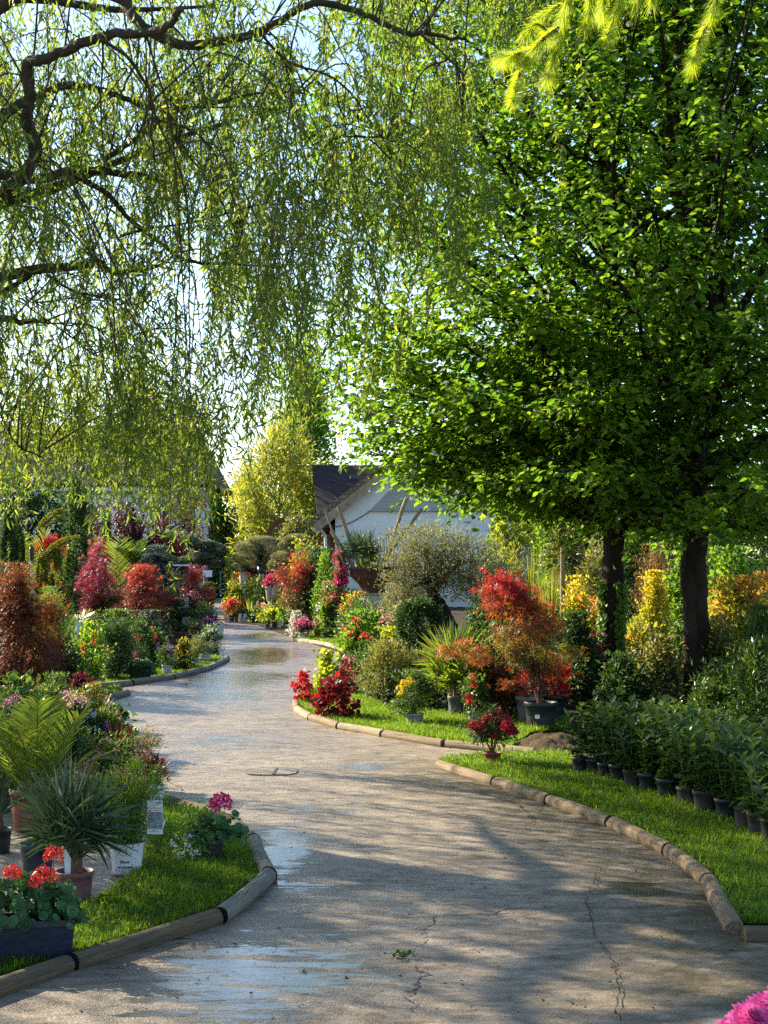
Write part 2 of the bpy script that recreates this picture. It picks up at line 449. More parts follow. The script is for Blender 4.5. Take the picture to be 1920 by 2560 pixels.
def path_mat():
    m, nt, out = new_mat('path_concrete')
    gm = N(nt, 'ShaderNodeNewGeometry')
    pos = gm.outputs['Position']
    wet = N(nt, 'ShaderNodeAttribute', attribute_name='wet').outputs['Fac']
    moss = N(nt, 'ShaderNodeAttribute', attribute_name='moss').outputs['Fac']
    sheen = N(nt, 'ShaderNodeAttribute', attribute_name='sheen').outputs['Fac']
    def noise(scale, sc=(1, 1, 1), d=6.0, r=.6, dist=0.0):
        mp = N(nt, 'ShaderNodeMapping', {'Vector': pos, 'Scale': sc})
        return N(nt, 'ShaderNodeTexNoise', {'Vector': mp.outputs[0], 'Scale': scale, 'Detail': d, 'Roughness': r, 'Distortion': dist}).outputs[0]
    def math_(op, a, b, clamp=False):
        return N(nt, 'ShaderNodeMath', {0: a, 1: b}, operation=op, use_clamp=clamp).outputs[0]
    big = noise(.7, (1, 1, 1), 5)
    streak = noise(3.0, (.9, 2.2, 1), 9, .74, .5)      # broom marks across the path
    ridge = noise(1.0, (8, 17, 1), 7, .68, .5)       # raked ridges
    fine = noise(70, (1, 1.6, 1), 4, .7)
    grit = noise(260, (1, 1, 1), 2, .6)
    base = ramp(nt, streak, [(.18, .15, .118), (.33, .285, .228), (.47, .41, .335)], [.32, .5, .68]).outputs[0]
    tone = ramp(nt, noise(1.1, (1, 1, 1), 9, .7, .8), [(.58, .54, .50), (.95, .92, .88), (1.0, .97, .93), (1.22, 1.14, 1.04)], [.34, .45, .54, .66]).outputs[0]
    col = N(nt, 'ShaderNodeMixRGB', {0: 1.0, 1: base, 2: tone}, blend_type='MULTIPLY').outputs[0]
    gr = ramp(nt, grit, [(.6, .6, .6), (1.15, 1.15, 1.15)], [.35, .6]).outputs[0]
    col = N(nt, 'ShaderNodeMixRGB', {0: .32, 1: col, 2: gr}, blend_type='MULTIPLY').outputs[0]
    rgc = ramp(nt, ridge, [(.34, .32, .30), (.92, .91, .90), (1.32, 1.28, 1.22)], [.34, .47, .66]).outputs[0]  # hollows darkened and crests lightened: ridge shading put into the colour
    col = N(nt, 'ShaderNodeMixRGB', {0: .75, 1: col, 2: rgc}, blend_type='MULTIPLY').outputs[0]
    # moss and grime along the right border
    mm = math_('MULTIPLY', moss, ramp(nt, noise(5, (1, 1, 1), 8, .7), [(.25, .25, .25), (1, 1, 1)], [.35, .6]).outputs[0])
    col = N(nt, 'ShaderNodeMixRGB', {0: mm, 1: col, 2: (.075, .062, .024, 1)}).outputs[0]
    # cracks
    wo_ = N(nt, 'ShaderNodeVectorMath', {0: N(nt, 'ShaderNodeTexNoise', {'Vector': pos, 'Scale': 1.3, 'Detail': 7.0, 'Roughness': .6}).outputs[1], 1: (.55, .55, .55)}, operation='MULTIPLY').outputs[0]
    wv = N(nt, 'ShaderNodeVectorMath', {0: pos, 1: wo_}, operation='ADD').outputs[0]
    mpv = N(nt, 'ShaderNodeMapping', {'Vector': wv, 'Scale': (.28, .42, 1)}).outputs[0]
    vo = N(nt, 'ShaderNodeTexVoronoi', {'Vector': mpv, 'Scale': 1.0}, feature='DISTANCE_TO_EDGE').outputs['Distance']
    crack = ramp(nt, vo, [(1, 1, 1), (0, 0, 0)], [.0009, .0042]).outputs[0]
    cm = math_('MULTIPLY', crack, ramp(nt, noise(1.1), [(0, 0, 0), (1, 1, 1)], [.47, .58]).outputs[0])
    col = N(nt, 'ShaderNodeMixRGB', {0: cm, 1: col, 2: (.03, .026, .022, 1)}).outputs[0]
    # damp film, then standing water
    film = noise(5.5, (.45, 2.2, 1), 9, .74, .5)
    sw = math_('ADD', math_('SUBTRACT', math_('MULTIPLY', film, 1.15), math_('MULTIPLY', ridge, .30)), math_('MULTIPLY', wet, .50))
    water = ramp(nt, sw, [(0, 0, 0), (1, 1, 1)], [.655, .72]).outputs[0]
    damp = ramp(nt, math_('ADD', math_('MULTIPLY', film, .8), math_('ADD', math_('MULTIPLY', sheen, .35), math_('MULTIPLY', wet, .45))), [(0, 0, 0), (1, 1, 1)], [.45, .85]).outputs[0]
    dk = N(nt, 'ShaderNodeMixRGB', {0: damp, 1: (1, 1, 1, 1), 2: (.58, .57, .56, 1)}).outputs[0]
    col = N(nt, 'ShaderNodeMixRGB', {0: 1.0, 1: col, 2: dk}, blend_type='MULTIPLY').outputs[0]
    dk2 = N(nt, 'ShaderNodeMixRGB', {0: water, 1: (1, 1, 1, 1), 2: (.35, .35, .35, 1)}).outputs[0]
    col = N(nt, 'ShaderNodeMixRGB', {0: 1.0, 1: col, 2: dk2}, blend_type='MULTIPLY').outputs[0]
    rg = math_('SUBTRACT', .80, math_('MULTIPLY', damp, .40))
    rg = N(nt, 'ShaderNodeMixRGB', {0: water, 1: rg, 2: (.08, .08, .08, 1)}).outputs[0]
    p = N(nt, 'ShaderNodeBsdfPrincipled', {'Base Color': col, 'Roughness': rg, 'Specular IOR Level': math_('ADD', N(nt, 'ShaderNodeMapRange', {0: damp, 3: .12, 4: .42}).outputs[0], math_('MULTIPLY', water, .75))})
    h = math_('ADD', math_('MULTIPLY', streak, 1.0), math_('MULTIPLY', fine, .45))
    h = math_('ADD', h, math_('MULTIPLY', grit, .14))
    h = math_('ADD', h, math_('MULTIPLY', ridge, 1.5))
    h = math_('SUBTRACT', h, math_('MULTIPLY', cm, 1.5))
    bs = math_('MULTIPLY', math_('SUBTRACT', 1.0, math_('MULTIPLY', water, .88)), 1.0)
    b = N(nt, 'ShaderNodeBump', {'Height': h, 'Strength': bs, 'Distance': .012})
    nt.links.new(b.outputs[0], p.inputs['Normal'])
    nt.links.new(p.outputs[0], out.inputs[0])
path_mat()

def tile_mat(name, a, b, rows=3.2):
    m, nt, out = new_mat(name)
    tc = N(nt, 'ShaderNodeTexCoord')
    br = N(nt, 'ShaderNodeTexBrick', {'Vector': tc.outputs['UV'], 'Color1': (*a, 1), 'Color2': (*b, 1), 'Mortar': (.006, .006, .006, 1), 'Scale': 1.0,
                                      'Mortar Size': .008, 'Brick Width': .17, 'Row Height': .13})
    nz = N(nt, 'ShaderNodeTexNoise', {'Vector': tc.outputs['UV'], 'Scale': 3.0, 'Detail': 5.0})
    r = ramp(nt, nz.outputs[0], [(.6, .6, .6), (1.25, 1.2, 1.15)], [.3, .7])
    mx = N(nt, 'ShaderNodeMixRGB', {0: 1.0, 1: br.outputs[0], 2: r.outputs[0]}, blend_type='MULTIPLY')
    p = N(nt, 'ShaderNodeBsdfPrincipled', {'Base Color': mx.outputs[0], 'Roughness': .8, 'Specular IOR Level': .25})
    wv = N(nt, 'ShaderNodeTexWave', {'Vector': tc.outputs['UV'], 'Scale': 5.0 / (2 * math.pi) * 2 * math.pi / 1.0 * .5}, bands_direction='Y', wave_profile='SAW')
    bp = N(nt, 'ShaderNodeBump', {'Height': br.outputs['Fac'], 'Strength': .6, 'Distance': -.03})
    nt.links.new(bp.outputs[0], p.inputs['Normal'])
    nt.links.new(p.outputs[0], out.inputs[0])
tile_mat('roof_dark', (.022, .018, .018), (.038, .030, .028))
tile_mat('roof_tan', (.20, .13, .08), (.28, .19, .11))
solid('verge_tan', (.33, .235, .15), .85, .2, .3, 5, .4)
tile_mat('tile_hanging', (.10, .04, .03), (.15, .06, .04))
solid('render_white', (.86, .82, .75), .85, .2, .08, 1.2, .15, bscale=40)
solid('cladding_beige', (.40, .37, .33), .6, .3, .08, 2)
solid('timber_brown', (.12, .06, .03), .8, .2, .3, 6, .3)
solid('window_glass', (.03, .035, .04), .08, .5, .2, 3)
solid('frame_white', (.68, .69, .70), .5, .4, .05, 3)
solid('brick_red', (.28, .12, .07), .85, .2, .35, 14, .4)
solid('lid_concrete', (.20, .175, .145), .75, .4, .3, 25, .5, (.5, 3, 1))
# ------------------------------------------------------------------ plant builders (each makes one thing: an Empty with its parts)
def pot(root, mat, r, h, taper=.78, soil=True, square=False, ribs=False):
    mb = MB()
    if square:
        box(mb, (-r, -r, 0), (r, r, h * .86), taper=taper)
        box(mb, (-r * 1.06, -r * 1.06, h * .86), (r * 1.06, r * 1.06, h))
        o = mb.build('pot', mat, root)
        s = MB(); s.add([(-r, -r, h + .003), (r, -r, h + .003), (r, r, h + .003), (-r, r, h + .003)], [(0, 1, 2, 3)])
        s.build('soil', 'potting_soil', root)
        return o
    rb = r * taper
    rr = r * .93
    lathe(mb, [(0.001, 0), (rb * .97, 0), (rb, h * .02), (rb + (rr - rb) * .5, h * .5), (rr, h * .86), (r * .99, h * .87), (r, h * .89), (r * 1.01, h * .97), (r, h),
               (r * .94, h), (rr * .93, h * .9), (rr * .9, h * .84)], 26)
    o = mb.build('pot', mat, root, smooth=True)
    if soil:
        s = MB()
        lathe(s, [(rr * .915, h * .87), (rr * .6, h * .895), (.001, h * .905)], 16)
        s.build('soil', 'potting_soil', root)
    return o

def shape_pts(n, shape, shell=.55):
    """points of a unit crown: x, y in [-1, 1], z in [0, 1]"""
    if shape == 'ball':
        d = rdir(n) * (RG.uniform(shell ** 3, 1, n) ** (1 / 3))[:, None]
        d[:, 2] = d[:, 2] * .5 + .5
        return d
    z = rnd(n) ** (.75 if shape == 'cone' else .9)
    a = rnd(n, 0, 2 * np.pi)
    r = np.sqrt(rnd(n, shell ** 2, 1))
    if shape == 'cone': rad = (1 - z) ** .8 * (1 - .25 * (1 - z) ** 6) + .03
    elif shape == 'column': rad = np.minimum(1, 3.2 * (1 - z)) ** .6 * np.minimum(1, .55 + 2.5 * z)
    elif shape == 'vase': rad = (.25 + .75 * np.sin(np.clip(z, 0, 1) * 1.9)) * np.minimum(1, 5 * (1 - z) + .25)
    elif shape == 'spray': rad = .15 + .85 * z
    else: rad = np.sqrt(np.clip(1 - z ** 1.7, 0, 1)) * np.minimum(1, .5 + 1.9 * z)     # dome
    return np.stack([np.cos(a) * r * rad, np.sin(a) * r * rad, z], 1)

def crown(mb, rx, z0, z1, n, tpl, size, shape='dome', clumps=30, up=.35, flat=1.0, sig=.2, uptint=0.0, lean=(0, 0), ry=None, droop=0.0, shell=.55, irr=.22):
    """leaves gathered in clumps spread through a crown; returns the clump centres"""
    ry = ry or rx
    c = shape_pts(clumps, shape, shell)
    c[:, :2] *= (1 + irr * RG.normal(size=(clumps, 1)))
    c[:, 2] *= np.clip(.94 + .5 * irr * RG.normal(size=clumps), .6, 1.12)
    k = RG.integers(0, clumps, n)
    cs_ = rnd(clumps, .7, 1.35)
    s = RG.normal(size=(n, 3)) * sig * cs_[k][:, None] * np.where(rnd(n) < .1, 1.9, 1.0)[:, None]
    s[:, 2] *= .55 * flat
    p = c[k] + s
    H = z1 - z0
    p[:, 2] = np.clip(p[:, 2], -.05, 1.16)
    out = np.stack([p[:, 0], p[:, 1], (p[:, 2] - .45) * 1.2], 1)
    pos = np.stack([p[:, 0] * rx + lean[0] * p[:, 2], p[:, 1] * ry + lean[1] * p[:, 2], z0 + p[:, 2] * H], 1)
    ax = nrm(nrm(out) * .7 + UP * (up - droop) + rdir(n) * .75)
    nm = nrm(UP * .8 + rdir(n) * .7 + nrm(out) * .4)
    ct = rnd(clumps, -.18, .18)
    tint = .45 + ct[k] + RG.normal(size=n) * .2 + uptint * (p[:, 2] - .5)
    leaves(mb, tpl, pos, ax, nm, size * rnd(n, .65, 1.25), np.clip(tint, 0, 1))
    cw = np.stack([c[:, 0] * rx + lean[0] * c[:, 2], c[:, 1] * ry + lean[1] * c[:, 2], z0 + np.clip(c[:, 2], 0, 1) * H], 1)
    return cw

def stems(mb, base, ends, r0, n=5, fork=.35):
    base = np.asarray(base, float)
    for e in ends:
        m = base + (e - base) * fork + np.array([0, 0, .12 * np.linalg.norm(e - base)]) + RG.normal(size=3) * .03 * np.linalg.norm(e - base)
        tube(mb, smooth_path([base + RG.normal(size=3) * [r0, r0, 0], m, e], 4), np.linspace(r0, r0 * .35, 9), n)

def flower_heads(root, cen, mat, r, ps, m, style='ball', name='flower_head', tpl='petal', core=None):
    many = len(cen) > 14
    mb = MB()
    for i, c in enumerate(cen):
        if not many: mb = MB()
        d = rdir(m)
        if style == 'ball':
            d[:, 2] = np.abs(d[:, 2]) * 1.1 - .25
            d = nrm(d)
            pos = c + d * r * rnd(m, .75, 1.0)[:, None]
            ax = nrm(np.cross(d, rdir(m)) + d * .35)
            leaves(mb, tpl, pos, ax, d, ps * rnd(m, .8, 1.2), rnd(m, .1, .9))
        elif style == 'spike':
            t = rnd(m)
            a = rnd(m, 0, 6.28)
            rr = r * (1 - t) ** .6 * .9 + .1 * r
            pos = c + np.stack([np.cos(a) * rr, np.sin(a) * rr, t * r * 3.4], 1)
            leaves(mb, tpl, pos, nrm(np.stack([np.cos(a), np.sin(a), .6 + 0 * a], 1)), UP + rdir(m) * .3, ps * rnd(m, .8, 1.2), rnd(m, .1, .9))
        elif style == 'daisy':
            a = np.linspace(0, 2 * np.pi, m, endpoint=False)
            nm = nrm(np.array([RG.normal() * .3, -.6 + RG.normal() * .3, .8]))
            u = nrm(np.cross(nm, [1, 0, .1])); w = np.cross(nm, u)
            ax = np.cos(a)[:, None] * u + np.sin(a)[:, None] * w + nm * .15
            leaves(mb, tpl, np.repeat(c[None], m, 0), ax, np.repeat(nm[None], m, 0), ps * rnd(m, .9, 1.1), rnd(m, .2, .9))
        else:                                           # loose cluster
            pos = c + RG.normal(size=(m, 3)) * r * .5
            leaves(mb, tpl, pos, rdir(m), UP + rdir(m), ps * rnd(m, .7, 1.3), rnd(m, .1, .9))
        if not many:
            mb.build(name, 'petal_' + mat, root)
    if many:
        tag(mb.build('blossoms', 'petal_' + mat, root))

def px_dims(x, yb, yt, w):
    b = G(x, yb)
    s = b[1] / F
    return b, (yb - yt) * s, w * s

def P(name, label, cat, x, yb, yt, w, leaf='ovate', ls=.045, mat='mid_green', shape='dome', cov=4.5, pt=None, fl=None, nst=7, group=None,
      clumps=30, up=.35, flat=1.0, sig=.2, uptint=.25, bare=.06, lean=0.0, stem='stem_green', sr=None, depth=1.0, droop=0.0, z0=None, maxn=9000, shell=.45, foliage='foliage', at=None, loc_z=0.0, irr=.30):
    """a bush, shrub or potted plant between pixel heights yb (ground) and yt, w pixels wide"""
    b, H, Wd = px_dims(x, yb, yt, w)
    s = b[1] / F
    b = b + np.array([0, 0, loc_z])
    root = thing(name, label, cat, b, group)
    rx = Wd / 2
    zb = 0.0
    if pt:
        pm, pw, ph = pt[:3]
        pot(root, pm, pw * s / 2, ph * s, square=(len(pt) > 3 and pt[3] == 'sq'), taper=(pt[3] if len(pt) > 3 and pt[3] != 'sq' else .78))
        zb = ph * s
    zc = zb + bare * (H - zb) if z0 is None else z0 * H
    size = max(ls, s * 4.2)
    n = int(cov * .8 * Wd * (H - zc) / (TAREA[leaf] * size * size * .55))
    n = max(90, min(maxn, n))
    mb = MB()
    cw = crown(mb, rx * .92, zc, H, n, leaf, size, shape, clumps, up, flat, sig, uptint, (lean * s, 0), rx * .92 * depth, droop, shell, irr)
    mb.build(foliage, mat, root)
    if nst:
        sm = MB()
        e = cw[RG.permutation(len(cw))[:nst]]
        stems(sm, (0, 0, zb * .9), e, sr or max(.004, .012 * H), 5)
        sm.build('stems', stem, root)
    if fl:
        fm, fn, fr, ps, m = fl[:5]
        st = fl[5] if len(fl) > 5 else 'ball'
        # flowers sit on the outside of the crown, towards the top and the open side
        cand = np.concatenate([cw + RG.normal(size=cw.shape) * rx * .15 for _ in range(4)])
        rel = cand / [rx, rx, 1]
        sc = rel[:, 0] ** 2 + rel[:, 1] ** 2 - .9 * rel[:, 1] + 1.6 * (cand[:, 2] - zc) / max(H - zc, .01) + RG.normal(size=len(cand)) * .5
        idx = np.argsort(-sc)[:max(fn * 2, fn)]
        idx = RG.permutation(idx)[:fn]
        c = cand[idx].copy()
        c[:, 1] -= .12 * rx
        c[:, 2] += .04 * (H - zc)
        flower_heads(root, c, fm, max(fr, s * 3), max(ps, s * 3.0), m, st)
    return root

def palm(name, label, cat, x, yb, yt, w, nf=14, mat='palm_leaf', pt=None, group=None, leaflets=34, lw=.016, elev=(35, 80), loc_z=0.0, tr=.035, azr=(0, 360), trunk_h=.06, fl_len=.34):
    """feather palm: arching fronds with two rows of narrow leaflets"""
    b, H, Wd = px_dims(x, yb, yt, w)
    s = b[1] / F
    root = thing(name, label, cat, b + np.array([0, 0, loc_z]), group)
    zb = 0.0
    if pt:
        pot(root, pt[0], pt[1] * s / 2, pt[2] * s, pt[3] if len(pt) > 3 else .78); zb = pt[2] * s
    zt = zb + trunk_h * (H - zb) + .02
    tb = MB()
    tube(tb, [(0, 0, zb * .85), (0, 0, (zb + zt) / 2), (0, 0, zt)], [tr * 1.2, tr, tr * .8], 8, .1)
    tb.build('trunk', 'timber_brown', root)
    Lmax = max((H - zt) * 1.12, Wd * .55)
    fm, rm = MB(), MB()
    for i in range(nf):
        az = math.radians(azr[0] + (azr[1] - azr[0]) * (i + RG.uniform(-.35, .35)) / nf)
        el = math.radians(RG.uniform(*elev))
        L = Lmax * RG.uniform(.78, 1.05)
        sag = RG.uniform(.25, .6) * math.cos(el) + .12
        t = np.linspace(0, 1, 12)
        d = np.array([math.cos(az) * math.cos(el), math.sin(az) * math.cos(el), math.sin(el)])
        # keep inside the measured width
        hor = L * math.cos(el)
        if hor > Wd * .62: L *= Wd * .62 / hor
        pts = np.array([0, 0, zt]) + d * (L * t)[:, None] - UP * (sag * L * t ** 2.2)[:, None]
        tube(rm, pts, np.linspace(.007, .0018, 12) * max(1, L), 5, cap=False)
        k = leaflets
        u = np.linspace(.18, .99, k)
        base = np.stack([np.interp(u, t, pts[:, j]) for j in range(3)], 1)
        tg = nrm(np.stack([np.interp(u, t, np.gradient(pts[:, j])) for j in range(3)], 1))
        sd = nrm(np.cross(tg, UP + 1e-3)); up2 = np.cross(sd, tg)
        ll = L * fl_len * (np.sin(np.pi * np.clip(u * .85 + .1, 0, 1)) ** .6) * rnd(k, .85, 1.1)
        for sg in (-1, 1):
            dr = nrm(tg * .75 + sd * sg * .8 + up2 * .28 + RG.normal(size=(k, 3)) * .07)
            ribbons(fm, base, dr, ll, max(lw, s * 2.2), rnd(k, .08, .3), 3, np.clip(RG.normal(.45, .2, k), 0, 1), 'leaf', side=np.cross(dr, up2 + sd * .3 * sg))
    rm.build('rachis', 'stem_green', root, smooth=True)
    fm.build('fronds', mat, root)
    return root

def fan_palm(name, label, cat, x, yb, yt, w, nf=16, mat='fan_palm_leaf', pt=None, group=None, blades=26, elev=(20, 80), loc_z=0.0, bl=.42, azr=(0, 360), tr=.03, bw=.02):
    b, H, Wd = px_dims(x, yb, yt, w)
    s = b[1] / F
    root = thing(name, label, cat, b + np.array([0, 0, loc_z]), group)
    zb = 0.0
    if pt:
        pot(root, pt[0], pt[1] * s / 2, pt[2] * s, pt[3] if len(pt) > 3 else .78); zb = pt[2] * s
    zt = zb + .03
    tb = MB(); tube(tb, [(0, 0, zb * .85), (0, 0, zt + .03), (0, 0, zt + .09)], [tr * 1.1, tr, tr * .6], 8, .12)
    tb.build('trunk', 'timber_brown', root)
    R = H - zt
    fm, pm = MB(), MB()
    for i in range(nf):
        az = math.radians(azr[0] + (azr[1] - azr[0]) * (i + RG.uniform(-.4, .4)) / nf)
        el = math.radians(elev[0] + (elev[1] - elev[0]) * ((i * .618) % 1.0))
        d = np.array([math.cos(az) * math.cos(el), math.sin(az) * math.cos(el), math.sin(el)])
        tot = min(R * 1.02, Wd * .52 / max(.25, math.cos(el)))
        Lp = tot * (1 - bl) * RG.uniform(.85, 1.1)
        end = np.array([0, 0, zt]) + d * Lp - UP * .06 * Lp
        tube(pm, smooth_path([(0, 0, zt * .98), np.array([0, 0, zt]) + d * Lp * .5, end], 4), np.linspace(.006, .0035, 9), 5, cap=False)
        sd = nrm(np.cross(d, UP + 1e-3)); nn = np.cross(sd, d)
        # the fan faces up and outwards
        nn = nrm(nn * .8 + rdir(1)[0] * .35); sd = nrm(np.cross(d, nn))
        a = np.radians(np.linspace(-118, 118, blades))
        dr = np.cos(a)[:, None] * d + np.sin(a)[:, None] * sd + nn * (.12 + .1 * rnd(blades)[:, None])
        ll = tot * bl * RG.uniform(1.0, 1.25) * (.72 + .28 * np.cos(a * .6)) * rnd(blades, .92, 1.05)
        ribbons(fm, np.repeat(end[None], blades, 0), dr, ll, max(bw, s * 2.5), rnd(blades, .02, .16), 4, np.clip(RG.normal(.42, .16, blades), 0, 1), 'leaf',
                side=np.cross(dr, nn + .35 * RG.normal(size=(blades, 3))))
    pm.build('petioles', 'stem_green', root, smooth=True)
    fm.build('fans', mat, root)
    return root

def straps(name, label, cat, x, yb, yt, w, n=40, mat='grassy', bw=.02, pt=None, group=None, bend=(.1, .5), spread=.9, loc_z=0.0, lean=0.0, fl=None, prof='taper'):
    """a tuft of long blades: grass, cordyline, flax, iris"""
    b, H, Wd = px_dims(x, yb, yt, w)
    s = b[1] / F
    root = thing(name, label, cat, b + np.array([0, 0, loc_z]), group)
    zb = 0.0
    if pt:
        pot(root, pt[0], pt[1] * s / 2, pt[2] * s, square=(len(pt) > 3 and pt[3] == 'sq')); zb = pt[2] * s
    L = (H - zb)
    az = rnd(n, 0, 6.283)
    tl = spread * np.sqrt(rnd(n))
    tl = tl * min(1.3, Wd * .5 / max(L, .01) * 1.4)
    d = np.stack([np.cos(az) * tl + lean, np.sin(az) * tl, np.ones(n)], 1)
    base = np.stack([np.cos(az) * Wd * .05, np.sin(az) * Wd * .05, np.full(n, zb * .95)], 1) * rnd(n, .2, 1)[:, None] * [1, 1, 0] + [0, 0, zb * .95]
    mb = MB()
    ribbons(mb, base, d, L * rnd(n, .75, 1.12), max(bw, s * 1.8), rnd(n, *bend) * np.minimum(1, tl + .25), 6, np.clip(RG.normal(.45, .2, n), 0, 1), prof)
    mb.build('blades', mat, root)
    if fl:
        fm, fn, fr, ps, m = fl[:5]
        c = np.stack([RG.normal(size=fn) * Wd * .25, RG.normal(size=fn) * Wd * .2 - .05 * Wd, zb + L * rnd(fn, .75, 1.0)], 1)
        flower_heads(root, c, fm, max(fr, s * 3), max(ps, s * 3), m, fl[5] if len(fl) > 5 else 'ball')
    return root

def pads(name, label, cat, x, yb, items, mat='dark_green', group=None, pt=None, ls=.02, tpl='dia', bark='bark_olive', tr=None, trunk=None, yt=None):
    """cloud-pruned tree: ITEMS are clipped pads (px, py, half width, half height in pixels, depth offset in metres)"""
    b = G(x, yb)
    Y = b[1]; s = Y / F
    root = thing(name, label, cat, b, group)
    zb = 0.0
    if pt:
        pot(root, pt[0], pt[1] * s / 2, pt[2] * s); zb = pt[2] * s
    fm, tb = MB(), MB()
    cen = []
    for it in items:
        px, py, hw, hh = it[:4]; dy = it[4] if len(it) > 4 else 0.0
        c = np.array([(px - x) * s, dy, (yb - py) * s])
        cen.append(c)
        size = max(ls, s * 3.2)
        rx, rz = hw * s, hh * s
        n = int(min(3500, 10.0 * rx * (rx + rz) / (TAREA[tpl] * size * size)))
        d = rdir(n)
        bump = 1 + .10 * np.sin(d[:, 0] * 7 + c[0] * 9) * np.cos(d[:, 1] * 6 + c[2] * 5) + RG.normal(size=n) * .05
        pos = c + d * np.array([rx, rx * .85, rz]) * bump[:, None] * (rnd(n, .7, 1) ** .4)[:, None]
        flatb = pos[:, 2] < c[2] - .55 * rz
        pos[flatb, 2] = c[2] - .55 * rz + RG.normal(size=flatb.sum()) * .05 * rz
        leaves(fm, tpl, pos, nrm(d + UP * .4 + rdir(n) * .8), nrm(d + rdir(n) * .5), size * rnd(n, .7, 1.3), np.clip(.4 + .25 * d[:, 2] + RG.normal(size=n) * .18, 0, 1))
    top = max(cen, key=lambda c: c[2])
    tr = tr or .05 * top[2]
    path = trunk and [np.array([(px - x) * s, 0, (yb - py) * s]) for px, py in trunk] or [np.array([0, 0, zb * .9]), top * [.35, .35, .5] + RG.normal(size=3) * [.08, .05, 0] * top[2], top]
    sp = smooth_path(path, 6)
    tube(tb, sp, np.linspace(tr, tr * .4, len(sp)), 9, .08)
    for c in cen:
        k = np.argmin(np.abs(sp[:, 2] - (c[2] - .35 * abs(c[0]) - .05)))
        if np.linalg.norm(sp[k] - c) > tr:
            tube(tb, smooth_path([sp[k], (sp[k] + c) / 2 + [0, 0, .04], c], 4), np.linspace(tr * .5, tr * .25, 9), 6, .08)
    tb.build('trunk', bark, root, smooth=True)
    fm.build('crown', mat, root)
    return root

def spiral(name, label, cat, x, yb, yt, w, mat='golden_conifer', turns=3.2, group=None, band=.2):
    """clipped spiral: a leafy ribbon winding up a stem"""
    b, H, Wd = px_dims(x, yb, yt, w)
    s = b[1] / F
    root = thing(name, label, cat, b, group)
    n = 7000
    t = rnd(n) ** .8
    a = t * turns * 2 * np.pi + .6
    R = Wd / 2 * (1 - .55 * t)
    d = rdir(n)
    rb = band * H * (.6 - .25 * t)
    pos = np.stack([np.cos(a) * R * .6, np.sin(a) * R * .6, .06 * H + t * H * .88], 1) + d * (np.stack([R * .45, R * .45, rb * .55], 1)) * (rnd(n, .6, 1) ** .5)[:, None]
    mb = MB()
    sz = max(.035, s * 3.4)
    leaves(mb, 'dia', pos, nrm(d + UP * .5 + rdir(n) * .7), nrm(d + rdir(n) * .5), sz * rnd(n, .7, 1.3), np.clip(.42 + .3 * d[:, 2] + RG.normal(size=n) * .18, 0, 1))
    mb.build('foliage', mat, root)
    tb = MB(); tube(tb, [(0, 0, 0), (0, 0, H * .5), (0, 0, H * .93)], [.03, .025, .012], 7, .1)
    tb.build('trunk', 'timber_brown', root)
    return root

def tree(name, label, cat, X, Y, H, Wd, z0, mat, n, tpl='dia', ls=.09, shape='dome', tr=.12, clumps=60, bark='bark_dark', group=None, uptint=.2, nst=14, sig=.14, shell=.4, up=.2, droop=0, flat=1.0, irr=.22):
    """background tree: tapered trunk, limbs and a clumped crown"""
    root = thing(name, label, cat, (X, Y, 0), group)
    mb = MB()
    cw = crown(mb, Wd / 2, z0, H, n, tpl, ls, shape, clumps, up, flat, sig, uptint, shell=shell, droop=droop, irr=irr)
    mb.build('crown', mat, root)
    tb = MB()
    tube(tb, smooth_path([(0, 0, -.05), (RG.normal() * .05, 0, H * .3), (RG.normal() * .1, 0, H * .62), (0, 0, H * .9)], 5), np.linspace(tr, tr * .2, 16), 9, .06)
    for e in cw[RG.permutation(len(cw))[:nst]]:
        b0 = np.array([0, 0, max(z0 * .8, e[2] - .45 * np.hypot(e[0], e[1]) - .1 * H)])
        tube(tb, smooth_path([b0, (b0 + e) / 2 + [0, 0, .05 * H], e], 4), np.linspace(tr * .4, tr * .1, 9), 6, .05)
    tb.build('trunk', bark, root)
    return root

def bez_limb(p0, d, L, rise, n=7, wig=.06):
    t = np.linspace(0, 1, n)
    p = p0 + d * (L * t)[:, None] + UP * (rise * L * t * t)[:, None]
    p[1:] += RG.normal(size=(n - 1, 3)) * wig * L * .3
    return p
RG = np.random.default_rng(21)
# ------------------------------------------------------------------ camera, sky, sun
cam = bpy.data.objects.new('camera', bpy.data.cameras.new('camera'))
COL.objects.link(cam)
cam.location = (0, 0, CH)
cam.rotation_euler = (math.radians(90), 0, 0)
cd = cam.data
cd.sensor_fit = 'VERTICAL'; cd.sensor_height = 24.0; cd.lens = 24.0 * F / 2560.0
cd.shift_y = (HZ - 1280.0) / 2560.0
cd.clip_start = .1; cd.clip_end = 2000
scene.camera = cam
SUN_AZ = (-0.80, 0.60); SUN_EL = math.radians(27)
sx, sy = SUN_AZ
k = math.hypot(sx, sy); sx /= k; sy /= k
sdir = Vector((sx * math.cos(SUN_EL), sy * math.cos(SUN_EL), math.sin(SUN_EL)))
sl = bpy.data.lights.new('sun', 'SUN')
sl.energy = 5.0; sl.angle = math.radians(.5); sl.color = (1.0, .86, .64)
so = bpy.data.objects.new('sun', sl); COL.objects.link(so)
so.rotation_euler = sdir.to_track_quat('Z', 'Y').to_euler()
so.location = (-30, 30, 30)
wd = bpy.data.worlds.new('World'); scene.world = wd
wd.use_nodes = True
wn = wd.node_tree
wn.nodes.clear()
sky = wn.nodes.new('ShaderNodeTexSky')
sky.sky_type = 'NISHITA'; sky.sun_disc = False
sky.sun_elevation = SUN_EL; sky.sun_rotation = math.atan2(sx, sy)
sky.air_density = 1.0; sky.dust_density = .7; sky.ozone_density = 2.5
